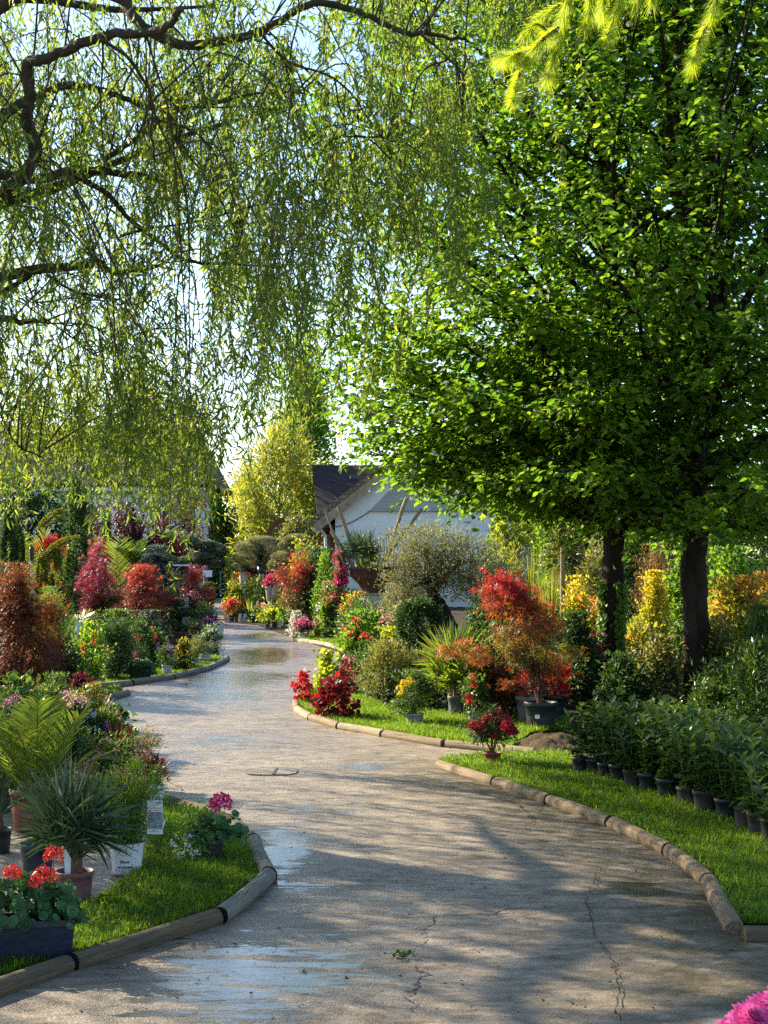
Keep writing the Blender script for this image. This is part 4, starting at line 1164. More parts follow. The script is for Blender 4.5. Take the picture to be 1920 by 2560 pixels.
# ------------------------------------------------------------------ the two hornbeams
def hornbeam(name, label, base, trunk_px, H, n_limb, seed, tr, zlo=1.95, R=3.5, ivy=False, n_low=0):
    global RG
    keep = RG; RG = np.random.default_rng(seed)
    root = thing(name, label, 'tree', base)
    Y = base[1]; s = Y / F
    tb = MB()
    tp = [np.array([(p[0] - trunk_px[0][0]) * s, 0, CH - (p[1] - HZ) * s]) for p in trunk_px]
    tp[0][2] = -.05
    top = tp[-1].copy()
    tp += [top + [RG.normal() * .1, 0, (H - top[2]) * .4], top + [RG.normal() * .15, 0, (H - top[2]) * .85]]
    sp = smooth_path(tp, 10)
    rr = np.interp(sp[:, 2], [0, .25, .6, 2.2, H], [tr * 1.28, tr * 1.05, tr * .95, tr * .95, tr * .12])
    # fluted trunk
    nseg = 22
    a = np.linspace(0, 2 * np.pi, nseg, endpoint=False)
    ph = RG.uniform(0, 6, 6)
    V = []
    for p, r in zip(sp, rr):
        q = r * (1 + .09 * np.sin(3 * a + ph[0] + p[2] * .8) + .06 * np.sin(5 * a + ph[1] - p[2] * 1.4) + .05 * np.sin(2 * a + p[2] * 2.1 + ph[2]) + .03 * RG.normal(size=nseg) + .10 * np.sin(p[2] * 5.3 + ph[3]) * np.sin(a * 1.0 + ph[4]) + .06 * np.sin(p[2] * 11 + ph[5] + 2 * a))
        V.append(np.stack([p[0] + q * np.cos(a), p[1] + q * np.sin(a), np.full(nseg, p[2])], 1))
    k = len(sp)
    f = [(i * nseg + j, i * nseg + (j + 1) % nseg, (i + 1) * nseg + (j + 1) % nseg, (i + 1) * nseg + j) for i in range(k - 1) for j in range(nseg)]
    tb.add(np.concatenate(V), f)
    tb.build('trunk', 'bark_dark', root, smooth=True)
    lb, lf = MB(), MB()
    for i in range(7):                                  # steep leaders
        az = i * .9 + RG.uniform(-.3, .3); z0 = RG.uniform(2.1, 3.6)
        p0_ = np.array([np.interp(z0, sp[:, 2], sp[:, 0]), 0, z0]); dd_ = nrm(np.array([math.cos(az) * .42, math.sin(az) * .42, 1]))
        tube(lb, smooth_path(bez_limb(p0_, dd_, RG.uniform(3, 5), .08, 7, .05), 3), np.linspace(.055, .012, 19), 8, .06, cap=False)
    for i in range(n_limb + n_low):
        t = (i + RG.uniform(0, 1)) / n_limb if i < n_limb else RG.uniform(.0, .22)
        z0 = zlo + (H * .90 - zlo) * t ** 1.25
        st = np.array([np.interp(z0, sp[:, 2], sp[:, 0]), 0, z0])
        az = i * 2.399 + RG.uniform(-.3, .3) if i < n_limb else math.radians(RG.uniform(150, 265))
        d = np.array([math.cos(az), math.sin(az), 0])
        L = R * (.84 + .95 * min(t, .45) - .85 * max(0, t - .45) ** 1.2) * RG.uniform(.7, 1.08)
        rise = .02 + .55 * t + RG.uniform(-.08, .1)
        el = .06 + 1.1 * t ** .8 + RG.uniform(-.1, .15)
        dd = nrm(d + UP * el)
        if i >= n_limb: L = RG.uniform(2.3, 3.4); dd = nrm(d + UP * RG.uniform(.22, .75))
        pts = bez_limb(st, dd, L, rise * .55 - .10 * (1 - t), 8, .035)
        tube(lb, smooth_path(pts, 2), np.linspace(.045 * (1 - .5 * t), .006, 15), 6, .06, cap=False)
        nt = 21
        for j in range(nt):
            u = .14 + .86 * (j + RG.uniform(0, 1)) / nt
            q = np.array([np.interp(u, np.linspace(0, 1, 8), pts[:, c]) for c in range(3)])
            ta = az + (1 if j % 2 else -1) * RG.uniform(.35, 1.25)
            td = nrm(np.array([math.cos(ta), math.sin(ta), RG.uniform(-.3, .55)]))
            tl = L * RG.uniform(.16, .34) * (1.15 - .5 * u)
            m = int(10 + tl * 27)
            v = np.linspace(.05, 1, m)
            sag = RG.uniform(.05, .35)
            lp = q + td * (tl * v)[:, None] - UP * (sag * tl * v ** 2)[:, None] + RG.normal(size=(m, 3)) * .05
            if j % 2 == 0:
                tube(lb, [q, q + td * tl * .5 - UP * sag * tl * .25, q + td * tl - UP * sag * tl], [.007, .005, .002], 4, cap=False)
            sd = nrm(np.cross(td, UP))
            sg = np.where(np.arange(m) % 2 == 0, 1, -1)[:, None]
            ax = nrm(td * .55 + sd * sg * .8 - UP * rnd(m, .05, .55)[:, None] + RG.normal(size=(m, 3)) * .25)
            nm = nrm(UP * .75 + RG.normal(size=(m, 3)) * .6)
            leaves(lf, 'ovate', lp, ax, nm, .097 * rnd(m, .65, 1.2), np.clip(RG.normal(.42, .2, m) + RG.normal() * .1, 0, 1))
    lb.build('limbs', 'bark_dark', root)
    lf.build('crown', 'hornbeam_leaf', root)
    if ivy:
        im = MB()
        n = 2000
        z = rnd(n) ** 1.6 * 1.35
        an = np.where(rnd(n) < .5, -2.9 + RG.normal(size=n) * .35, -1.0 + RG.normal(size=n) * .18) + (z < .35) * RG.normal(size=n) * 1.1
        r = np.interp(z, [0, .3, .6, 2], [tr * 1.3, tr * 1.1, tr * 1.02, tr]) + .015 + (z < .4) * np.abs(RG.normal(size=n)) * .05
        xc = np.interp(z, sp[:, 2], sp[:, 0])
        p = np.stack([xc + r * np.cos(an), r * np.sin(an), z], 1)
        od = np.stack([np.cos(an), np.sin(an), 0 * an], 1)
        leaves(im, 'broad', p, nrm(-UP * .6 + rdir(n) * .6 + od * .3), nrm(od + UP * .3 + rdir(n) * .4), .06 * rnd(n, .6, 1.3), rnd(n))
        im.build('ivy', 'fresh_green', root)
    RG = keep
    return root
hornbeam('hornbeam', 'hornbeam with ivy climbing its slimmer dark trunk', G(1527, 1762), [(1527, 1762), (1530, 1640), (1532, 1520), (1534, 1400), (1537, 1320)], 9.6, 104, 5, .118, R=3.8, ivy=True, n_low=26)
hornbeam('hornbeam', 'hornbeam with the thicker bare dark trunk behind the laurels', G(1748, 1790), [(1748, 1790), (1742, 1640), (1738, 1520), (1737, 1400), (1742, 1300)], 9.3, 96, 9, .128, R=3.5)

# ------------------------------------------------------------------ the corkscrew willow hanging over the path
WB = np.array([-4.6, 11.2, 0.0])
wroot = thing('willow', 'big corkscrew willow with curly hanging strands over the path', 'tree', WB)
tb = MB()
def wl_(pts, Y0, Y1, r0, r1):
    k = len(pts)
    r0, r1 = min(r0, .085) * .62, r1 * .85
    p = np.array([W(q[0], q[1], Y0 - .5 + (Y1 - Y0) * i / (k - 1)) for i, q in enumerate(pts)]) - WB
    sp = smooth_path(p, 6)
    jit = np.cumsum(RG.normal(size=sp.shape) * .008, 0)
    sp = sp + jit * np.linspace(0, 1, len(sp))[:, None]
    tube(tb, sp, np.linspace(r0, r1, len(sp)), 9, .07)
    return sp
LIMBS = [
    ([(-640, 560), (-300, 420), (-60, 330), (0, 305), (65, 258), (176, 212), (253, 206), (330, 218), (435, 241)], 11.2, 11.6, .13, .020),
    ([(-640, 700), (-200, 560), (-20, 500), (29, 465), (70, 430), (94, 376), (71, 306), (76, 235), (70, 153), (94, 141), (176, 97), (247, 65), (312, 50), (380, 30), (430, -30)], 11.0, 9.4, .11, .026),
    ([(235, 88), (306, 135), (353, 194), (382, 247), (388, 330), (400, 400)], 9.7, 10.2, .020, .007),
    ([(-500, 300), (-200, 120), (0, 20), (140, -40), (300, -10), (345, 40), (376, 65), (459, 100), (558, 88), (676, 56), (790, 0), (890, 10), (960, 47), (1048, 76), (1119, 88), (1195, 103)], 11.2, 10.4, .10, .012),
    ([(1048, 82), (1113, 141), (1160, 188), (1183, 247), (1190, 330)], 10.4, 10.6, .012, .005),
    ([(-640, 640), (-250, 450), (-20, 435), (88, 453), (194, 435), (282, 441), (353, 447), (420, 470)], 11.0, 12.0, .10, .018),
    ([(200, 382), (206, 312), (235, 265), (294, 223), (330, 153)], 11.5, 11.3, .022, .009),
    ([(194, 438), (200, 382)], 11.5, 11.5, .03, .024),
    ([(180, 437), (210, 450), (270, 488), (318, 547), (376, 594), (429, 641), (488, 676), (588, 682), (700, 690)], 11.6, 12.6, .040, .008),
    ([(-640, 900), (-250, 740), (-20, 700), (88, 676), (206, 664), (247, 653), (294, 682), (376, 676), (447, 641)], 11.3, 12.8, .09, .012),
    ([(118, 688), (188, 729), (265, 747), (329, 770), (365, 723)], 12.0, 12.6, .020, .007),
    ([(-640, 860), (-200, 800), (-10, 788), (59, 800), (123, 800)], 11.2, 12.0, .06, .018),
    ([(412, 282), (441, 353), (500, 423), (559, 512), (600, 588), (650, 640)], 11.8, 12.4, .018, .006),
    ([(260, 400), (335, 347), (400, 294), (459, 253), (530, 230), (640, 190), (760, 180)], 12.0, 12.2, .036, .010),
    ([(300, 590), (405, 565), (565, 535), (690, 500)], 12.0, 12.4, .016, .006),
    ([(-640, 1000), (-250, 880), (-60, 800), (0, 735), (60, 690)], 11.2, 12.0, .05, .02),
    ([(640, 70), (720, 160), (830, 210), (930, 330), (1000, 470)], 10.3, 11.5, .016, .005),
    ([(-200, 900), (-60, 960), (0, 1010), (20, 1060), (60, 1120), (130, 1150)], 11.5, 12.2, .02, .006),
    ([(60, 735), (150, 800), (230, 880), (300, 900)], 12.2, 12.6, .010, .004),
]
LP = np.concatenate([wl_(*l) for l in LIMBS])
# scaffold limbs of the part of the crown outside the frame, and the trunk
tube(tb, smooth_path([(0, 0, -.1), (.05, .05, 1.2), (-.1, .1, 2.6), (.1, 0, 4.2), (.2, -.1, 6.0)], 8), np.linspace(.36, .16, 33), 16, .06)
for i in range(26):
    az = i * 2.4; L = RG.uniform(2.4, 4.6)
    st = np.array([.05, 0, RG.uniform(3.2, 6.0)])
    d = nrm(np.array([math.cos(az), math.sin(az), RG.uniform(.1, .8)]))
    tube(tb, smooth_path(bez_limb(st, d, L, -.12, 6, .12), 3), np.linspace(.08, .01, 16), 7, .06)
tb.build('limbs', 'bark_willow', wroot)

fm, sm = MB(), MB()
def strand(top, L, lsz, gap, wild=.10):
    k = max(4, int(L / .16))
    t = np.linspace(0, 1, k + 1)
    off = np.cumsum(RG.normal(size=(k + 1, 3)) * [.034, .034, 0], 0)
    out = rdir(1)[0] * [1, 1, 0] * L * .34
    pts = top + off - UP * (L * t)[:, None] + out * (np.sqrt(t) * (1 - .35 * t))[:, None]
    sd = nrm(np.array([RG.normal(), RG.normal(), 0.01]))
    w = np.linspace(.0034, .0014, k + 1)
    V = np.stack([pts + sd * w[:, None], pts - sd * w[:, None]], 1).reshape(-1, 3)
    sm.add(V, [(2 * i, 2 * i + 1, 2 * i + 3, 2 * i + 2) for i in range(k)])
    m = max(4, int(L / gap))
    u = np.clip((np.arange(m) + rnd(m)) / m, .04, 1)
    p = np.stack([np.interp(u, t, pts[:, c]) for c in range(3)], 1)
    a = np.arange(m) * 2.4 + RG.uniform(0, 6)
    ax = nrm(np.stack([np.cos(a), np.sin(a), -rnd(m, .2, 2.4)], 1) + RG.normal(size=(m, 3)) * .3)
    p += RG.normal(size=(m, 3)) * .012
    leaves(fm, 'willow', p, ax, nrm(rdir(m) + UP * .25), lsz * rnd(m, .6, 1.3), np.clip(RG.normal(.42, .2, m) + RG.normal() * .12, 0, 1))
# visible part: sprays of strands, the fringe hangs lower on the left
ex = [-150, 0, 120, 260, 400, 470, 520, 600, 660, 760, 900, 1000, 1120, 1230, 1300]
ey = [1300, 1330, 1290, 1340, 1340, 1310, 1280, 1230, 1190, 1130, 1060, 960, 820, 640, 450]
tw = MB()
def spray(o, n, L0, gap, r=.13, lsz=.084):
    """a thin arching branch from the nearest limb and the strands that hang from its end"""
    d = np.linalg.norm(LP - (o - WB) + UP * .0, axis=1)
    near = np.argsort(d)[:70]; near = near[d[near] < d[near[0]] * 1.5 + .15]
    i = RG.choice(near)
    if d[i] < 2.2:
        a_, e_ = LP[i], o - WB
        m_ = (a_ + e_) / 2 + UP * (.12 + .18 * d[i]) + RG.normal(size=3) * .08
        sp = smooth_path([a_, m_, e_, e_ + rdir(1)[0] * [.1, .1, 0] - UP * .12], 4)
        sp = sp + np.cumsum(RG.normal(size=sp.shape) * .006, 0)
        tube(tw, sp, np.linspace(.0075, .002, len(sp)), 5, .05, cap=False)
    lean_ = RG.normal(size=3) * [.12, .12, 0]
    for _ in range(n):
        L = L0 * RG.uniform(.45, 1.15)
        t_ = o + RG.normal(size=3) * [r, r, r * .7]
        strand(t_ - WB, L, lsz, gap)
cnt = 0
while cnt < 275:
    px = RG.uniform(-150, 1290)
    if rnd(1)[0] > np.interp(px, [-150, 400, 800, 1290], [.9, 1, .8, .45]): continue
    Y = RG.uniform(9.4, 11.4) if rnd(1)[0] < .25 else RG.uniform(11.4, 14.2)
    low = np.interp(px, ex, ey)
    bot = low - abs(RG.normal()) * 260 - (RG.uniform(0, 950) if rnd(1)[0] < .66 else 0)
    if px < 540 and 760 < bot < 1080 and rnd(1)[0] < .5: continue
    L = RG.uniform(.55, 1.25)
    top = W(px, bot, Y) + UP * L
    if top[2] > 6.6: continue
    spray(top, RG.integers(5, 12), L, .024, RG.uniform(.08, .2))
    cnt += 1
# sunlit bunches low at the left, on the far side of the crown
for (px, py, n) in ((50, 1190, 12), (200, 1230, 12), (250, 1160, 12), (330, 1220, 14), (345, 1330, 9), (440, 1140, 12), (470, 1250, 9), (455, 1385, 5), (100, 1280, 9), (395, 1280, 9), (45, 1330, 9), (300, 1110, 10), (150, 1130, 10)):
    L = RG.uniform(.45, .75)
    spray(W(px, py, RG.uniform(12.9, 13.9)) + UP * L, n, L, .018, .15, .086)
tw.build('branchlets', 'bark_willow', wroot)
# the rest of the crown, outside the frame
for _ in range(300):
    az = RG.uniform(0, 6.283); r = 5.2 * math.sqrt(RG.uniform(.02, 1))
    x, y = r * math.cos(az) - .3, r * math.sin(az)
    z = 2.6 + RG.uniform(0, 1) * (5.6 - .10 * r * r)
    X, Yy = x + WB[0], y + WB[1]
    if abs(X) < Yy * .262 and z - 1.4 < CH + Yy * .36: continue
    if X > .8 and Yy < 7: continue
    L = RG.uniform(.5, 1.2)
    q_ = np.array([X, Yy, z - L / 2]) - np.array([.5, 3.5, 2.55]); sd_ = np.array(sdir)
    if np.linalg.norm(q_ - sd_ * np.dot(q_, sd_)) < .75: continue      # unseen strands left out along the sun's line so the larch is lit
    q_ = np.array([X, Yy, z - L / 2]) - np.array([-2.3, 12.5, 2.6])
    if np.linalg.norm(q_ - sd_ * np.dot(q_, sd_)) < 1.5: continue  # likewise left out so sun reaches the low left bunches
    strand(np.array([x, y, z]), L, .12, .055)
for _ in range(520):                                  # extra unseen strands added left of the frame to shade the front island
    q_ = np.array([-6.8, 11.8, 0]) + RG.normal(size=3) * [1.2, 1.0, 0] + [0, 0, RG.uniform(2.6, 5.6)]
    if abs(q_[0]) < q_[1] * .27: continue
    strand(q_ - WB, RG.uniform(.5, 1.2), .15, .05)
sm.build('twigs', 'bark_twig', wroot)
fm.build('leaves', 'willow_leaf', wroot)

# ------------------------------------------------------------------ larch branch reaching in from the right, close to the eye
lr = thing('larch', 'larch branch with soft lime needles hanging in from the top right', 'tree', (2.3, 3.4, 0))
O = np.array([2.3, 3.4, 0])
tb, nm_ = MB(), MB()
tube(tb, smooth_path([(0, 0, 0), (.02, 0, 2.0), (0, 0, 4.6)], 6), np.linspace(.10, .05, 13), 10, .05)
tube(tb, smooth_path([(0, 0, 2.6), W(2300, -180, 3.5) - O, W(1800, -120, 3.5) - O, W(1420, -60, 3.5) - O], 5), np.linspace(.03, .006, 16), 7, .05)
TW = [[(1440, -70), (1420, 0), (1395, 70), (1340, 115), (1280, 138), (1245, 142)], [(1395, 70), (1345, 110), (1305, 170), (1290, 215), (1283, 252)], [(1410, 50), (1395, 110), (1378, 170), (1365, 200)],
      [(1375, 85), (1340, 60), (1310, 90)], [(1420, 10), (1385, 20), (1345, 40)], [(1560, -80), (1550, 0), (1530, 60), (1518, 95)], [(1480, -60), (1475, 20), (1462, 66)], [(1600, -60), (1592, 0), (1588, 18)],
      [(1800, -100), (1790, 0), (1768, 60), (1742, 120), (1728, 168)], [(1520, -60), (1508, 10), (1500, 40)], [(1640, -90), (1634, -30), (1630, 8)]]
for tw in TW:
    Yq = 3.5 + RG.normal() * .08
    sp = smooth_path([W(a, b, Yq + .04 * i * RG.normal()) - O for i, (a, b) in enumerate(tw)], 8)
    tube(tb, sp, np.linspace(.0045, .0018, len(sp)), 5)
    L = np.linalg.norm(np.diff(sp, axis=0), axis=1).sum()
    n = int(L * 3600)
    u = rnd(n)
    cs = np.concatenate([[0], np.cumsum(np.linalg.norm(np.diff(sp, axis=0), axis=1))]) / L
    p = np.stack([np.interp(u, cs, sp[:, c]) for c in range(3)], 1)
    tg = nrm(np.stack([np.interp(u, cs, np.gradient(sp[:, c])) for c in range(3)], 1))
    ax = nrm(tg * 1.0 + rdir(n) * .8 - UP * .25)
    ribbons(nm_, p, ax, .036 * rnd(n, .6, 1.2), .0021, rnd(n, 0, .3), 2, rnd(n), 'taper', side=rdir(n))
tb.build('limbs', 'twig_reddish', lr)
nm_.build('needles', 'larch_needle', lr)
RG = np.random.default_rng(41)
# ------------------------------------------------------------------ potted laurels in ranks
def laurel(name, H, pw, ph, mat, seed, wide=.17):
    global RG
    keep = RG; RG = np.random.default_rng(seed)
    root = thing(name, None, None, (0, 0, 0))
    pot(root, mat, pw / 2, ph, .74)
    lm, sm = MB(), MB()
    for k in range(4):
        az = k * 1.6 + RG.uniform(-.4, .4)
        top = np.array([math.cos(az) * wide * .55, math.sin(az) * wide * .55, H * RG.uniform(.72, 1.0)])
        if k == 0: top = np.array([RG.normal() * .02, RG.normal() * .02, H])
        sp = smooth_path([(math.cos(az) * .012, math.sin(az) * .012, ph * .85), top * [.55, .55, .6], top], 6)
        tube(sm, sp, np.linspace(.0055, .002, len(sp)), 5)
        n = int(11 + 27 * (H - ph))
        u = np.linspace(.12, 1, n)
        t = np.linspace(0, 1, len(sp))
        p = np.stack([np.interp(u, t, sp[:, c]) for c in range(3)], 1)
        a = np.arange(n) * 2.39 + RG.uniform(0, 6)
        e = .15 + .75 * u ** 3 + RG.normal(size=n) * .25
        ax = nrm(np.stack([np.cos(a), np.sin(a), e], 1))
        nm = nrm(UP + rdir(n) * .35 - ax * .2)
        leaves(lm, 'ovate', p, ax, nm, .088 * rnd(n, .75, 1.2) * (1 - .2 * u) * 1.22, np.clip(.3 + .4 * (u > .85) + RG.normal(size=n) * .16, 0, 1))
    sm.build('stems', 'stem_green', root)
    lm.build('foliage', 'laurel_leaf', root)
    RG = keep
    return root
FR = [(1450, 1941, 38, 46), (1484, 1944, 40, 44), (1514, 1952, 38, 42), (1546, 1962, 45, 48), (1580, 1977, 42, 50), (1622, 1990, 48, 54), (1670, 2006, 55, 56), (1719, 2022, 52, 52), (1763, 2040, 57, 60), (1818, 2056, 58, 56), (1860, 2082, 46, 64), (1893, 2098, 48, 64), (1930, 2116, 54, 68)]
NTH = ['first', 'second', 'third', 'fourth', 'fifth', 'sixth', 'seventh', 'eighth', 'ninth', 'tenth', 'eleventh', 'twelfth', 'thirteenth']
HS = [.36, .46, .42, .47, .36, .44, .27, .40, .44, .42, .34, .36, .30]
protos = {}
for i, (x, yb, pw, ph) in enumerate(FR):
    b = G(x, yb); s = b[1] / F
    m = 'pot_dusty' if i in (4, 7, 8, 10, 11) else 'pot_black'
    o = laurel('potted_laurel', HS[i] * .88 + ph * s, pw * s * 1.12, ph * s * 1.08, m, 100 + i)
    o.location = b; o.rotation_euler.z = RG.uniform(0, 6)
    tag(o, ('laurel in a dusty grey pot' if m == 'pot_dusty' else 'laurel in a black pot') + f', {NTH[i]} of the front row counted from the far end', 'potted laurel', 'laurels in the front row')
    protos[i] = o
p0, p1 = G(1450, 1941), G(1930, 2116)
along = (p1 - p0); Lr = np.linalg.norm(along); along = along / Lr
back = np.array([-along[1], along[0], 0]);  back = back if back[0] > 0 else -back
plist = [protos[i] for i in (1, 3, 5, 8, 9)]
for r in range(1, 5):
    off = back * .19 * r
    u = -.05 + RG.uniform(0, .1)
    while u < Lr + .35 + .12 * r:
        q = p0 + along * u + off + RG.normal(size=3) * [.02, .02, 0]
        u += .235
        if q[0] > q[1] * .262: continue
        c = copy_tree(plist[RG.integers(0, 5)])
        c.location = q; c.rotation_euler.z = RG.uniform(0, 6.28)
        sc = RG.uniform(.85, 1.1)
        c.scale = (sc, sc, sc)
        tag(c, 'dark glossy laurel packed in the ranks behind the front row of pots', 'potted laurel', 'laurels in the rear rows')

# ------------------------------------------------------------------ front island, left
def trough(root, mat, L, Wd, h):
    mb = MB()
    def ring(l, w, z): return [(-l, -w, z), (l, -w, z), (l, w, z), (-l, w, z)]
    l, w = L / 2, Wd / 2
    rs = [ring(l * .92, w * .72, 0), ring(l * .955, w * .86, h * .55), ring(l * .96, w * .87, h * .57), ring(l * .975, w * .94, h * .84), ring(l, w, h * .86), ring(l, w, h), ring(l * .97, w * .88, h), ring(l * .96, w * .86, h * .8)]
    V = np.array(sum(rs, []))
    f = [(3, 2, 1, 0)] + [(4 * i + j, 4 * i + (j + 1) % 4, 4 * i + 4 + (j + 1) % 4, 4 * i + 4 + j) for i in range(len(rs) - 1) for j in range(4)]
    mb.add(V, f)
    mb.build('trough', mat, root)
    s = MB(); s.add([(-l * .95, -w * .85, h * .84), (l * .95, -w * .85, h * .84), (l * .95, w * .85, h * .84), (-l * .95, w * .85, h * .84)], [(0, 1, 2, 3)])
    s.build('soil', 'potting_soil', root)

def geranium_leaves(mb, n, rx, ry, z0, z1, size):
    p = np.stack([rnd(n, -1, 1) * rx, rnd(n, -1, 1) * ry, np.zeros(n)], 1)
    e = np.clip(1 - (p[:, 0] / rx) ** 4, 0, 1) * np.clip(1.1 - (p[:, 1] / ry) ** 2, 0.15, 1)
    p[:, 2] = z0 + (z1 - z0) * e ** .6 * rnd(n, .25, 1)
    out = np.stack([p[:, 0] / rx, p[:, 1] / ry - .35, 0 * p[:, 0]], 1)
    nm = nrm(UP * .8 + out * .75 + RG.normal(size=(n, 3)) * .35)
    leaves(mb, 'round', p, nrm(np.cross(nm, rdir(n))), nm, size * rnd(n, .6, 1.2), np.clip(RG.normal(.45, .22, n), 0, 1))

b = G(42, 2405); s = b[1] / F
t = thing('geranium_trough', 'navy blue plastic trough of red geraniums at the turf corner', 'flower trough', b, rz=math.radians(9))
trough(t, 'pot_navy', .46, .17, 112 * s)
lm = MB(); geranium_leaves(lm, 330, .25, .11, 95 * s, 215 * s, .052); lm.build('foliage', 'geranium_leaf', t)
sm = MB()
for (px, py, r, col) in ((33, 2180, 20, 'coral'), (133, 2142, 24, 'coral'), (112, 2192, 27, 'coral'), (92, 2205, 16, 'coral')):
    c = np.array([(px - 42) * s, -.03, (2405 - py) * s])
    tube(sm, smooth_path([(c[0] * .85, 0, 120 * s), (c[0] * .97, -.01, c[2] * .8), c], 4), .0022, 5)
    flower_heads(t, [c], 'coral' if px == 92 else 'red', r * s, .018, 90, 'ball')
for (px, py) in ((145 - 83, 2190), (100, 2178), (170, 2205), (10, 2195)):
    c = np.array([(px - 42) * s, -.02, (2405 - py) * s])
    tube(sm, smooth_path([(c[0] * .9, 0, 120 * s), c], 3), .002, 5)
    bm_ = MB(); d = rdir(16); leaves(bm_, 'dia', np.repeat(c[None], 16, 0), d, rdir(16), .012, .6); bm_.build('bud', 'geranium_leaf', t)
sm.build('stems', 'stem_green', t)

fan_palm('potted_fan_palm', 'fan palm with grey green fans in a mauve brown pot on bare soil', 'potted palm', 187, 2262, 1885, 230, 14, pt=('pot_mauve', 96, 86, .8), elev=(44, 86), bl=.60, blades=24, bw=.014)
# its white plant label stuck in the soil
b = G(191, 2262); s = b[1] / F
mb = MB(); obox(mb, np.array([0, 0, 0]), np.array([-.006, 0, .115]), .031, .002, (0, 1, 0)); o = mb.build('plant_label', 'tag_white', loc=b + np.array([-18 * s, -.02, 78 * s]))
tag(o, 'blank white label stuck in the fan palm pot', 'plant label')

palm('potted_feather_palm', 'feather palm with lit fronds in a dark speckled pot behind the trough', 'potted palm', 92, 2205, 1690, 330, 11, 'palm_sunlit', ('pot_navy', 86, 98, .84), elev=(50, 86), leaflets=32, lw=.008, tr=.018, trunk_h=.16)
palm('feather_palm', 'dark feather palm spreading at the left edge behind the red pot', 'palm', 0, 2130, 1720, 400, 12, 'palm_leaf', ('pot_black', 60, 60), elev=(25, 80), leaflets=32, lw=.008, tr=.018)
palm('feather_palm', 'upright palm with dark fronds cut by the left edge', 'palm', -50, 1960, 1680, 300, 11, 'palm_leaf', None, elev=(30, 80), leaflets=30, lw=.009, tr=.02)

# white printed pot with its shrub and hanging tag
b = G(317, 2186); s = b[1] / F
t = P('printed_pot_shrub', 'wispy gaura shrub in a white pot printed with black writing and speckles', 'potted shrub', 317, 2186, 1925, 180, 'lance', .024, 'fresh_green', 'spray', 4.8, None, None, 14, clumps=60, bare=.35, sig=.16, z0=.31, stem='stem_red', sr=.0025, irr=.3)
rr, hh = 44 * s, 86 * s
mb = MB(); lathe(mb, [(.001, .012), (rr * .78, .012), (rr * .80, .016), (rr * .98, hh * .985), (rr * 1.0, hh), (rr * .95, hh), (rr * .9, hh * .9)], 40)
pt_ = mb.build('pot', 'pot_white', t, smooth=True)
mb = MB(); lathe(mb, [(rr * .84, 0), (rr * .86, .004), (rr * .86, .012), (rr * .79, .014)], 30); mb.build('saucer', 'pot_magenta', t, smooth=True)
mb = MB(); lathe(mb, [(rr * 1.012, hh * .955), (rr * 1.012, hh * 1.0), (rr * .96, hh * 1.002)], 40); mb.build('rim', 'pot_black', t, smooth=True)
mb = MB(); lathe(mb, [(rr * .93, hh * .93), (.001, hh * .95)], 20); mb.build('soil', 'potting_soil', t)
def wrap_pt(u, v):      # u metres round the front, v height -> point on the pot face
    r = rr * (.80 + .18 * (v - .016) / (hh * .985 - .016)) + .0012
    a = -math.pi / 2 + u / r
    return (r * math.cos(a), r * math.sin(a), v)
def wrapped_text(body, size, u0, v0, parent, ink='ink_black', bold=0.0):
    cu = bpy.data.curves.new('lettering', 'FONT'); cu.body = body; cu.size = size; cu.align_x = 'CENTER'; cu.resolution_u = 3; cu.offset = bold
    ob = bpy.data.objects.new('lettering', cu); COL.objects.link(ob)
    dg = bpy.context.evaluated_depsgraph_get()
    me = bpy.data.meshes.new_from_object(ob.evaluated_get(dg))
    bpy.data.objects.remove(ob)
    return me
for body, z, sz in (('Situer', .41, .021), ('en pousse', .26, .019)):
    me = wrapped_text(body, sz, 0, 0, t, bold=.0006)
    for v in me.vertices:
        v.co = wrap_pt(v.co.x + .004, hh * z + v.co.y)
    me.materials.clear(); me.materials.append(MATS['ink_black'])
    o = bpy.data.objects.new('lettering', me); COL.objects.link(o); o.parent = t
mb = MB()
for _ in range(520):
    u = RG.uniform(-.06, .06); v = RG.uniform(.02, hh * .95)
    if .24 < v / hh < .62 and abs(u) < .05: 
        if rnd(1)[0] < .6: continue
    if rnd(1)[0] > .25 + .75 * (v / hh - .5) ** 2 * 4: continue
    q = RG.uniform(.0006, .0022)
    mb.add([wrap_pt(u - q, v - q * .7), wrap_pt(u + q, v - q), wrap_pt(u + q * .8, v + q), wrap_pt(u - q * .6, v + q * .8)], [(0, 1, 2, 3)])
tag(mb.build('speckles', 'ink_black', t))
# long wand flowers of the gaura
sm, fmb = MB(), MB()
for i in range(26):
    a = RG.uniform(-.6, 1.0); L = RG.uniform(.30, .52)
    e = np.array([math.sin(a) * L * .75, RG.normal() * .06, hh + L * math.cos(a) * .9])
    sp = smooth_path([(RG.normal() * .02, RG.normal() * .02, hh), e * [.5, .5, 0] + [0, 0, hh + L * .6], e], 4)
    tube(sm, sp, .0011, 4)
    m = 5; q = e + RG.normal(size=(m, 3)) * .014
    leaves(fmb, 'petal', q, rdir(m), rdir(m), .013, rnd(m))
    m = 12; k_ = RG.integers(2, len(sp), m); leaves(sm, 'slim', sp[k_], rdir(m), rdir(m), .022, rnd(m))
sm.build('wands', 'stem_red', t); tag(fmb.build('blossoms', 'petal_salmon', t))
tg_ = thing('plant_tag', 'large printed plant tag hanging by the speckled white pot shrub', 'plant tag', b + np.array([74 * s, -.05, 105 * s]), rz=math.radians(-8))
wt, ht = 40 * s, 84 * s
mb = MB(); box(mb, (-wt / 2, -.0006, 0), (wt / 2, .0006, ht)); mb.build('card', 'tag_white', tg_)
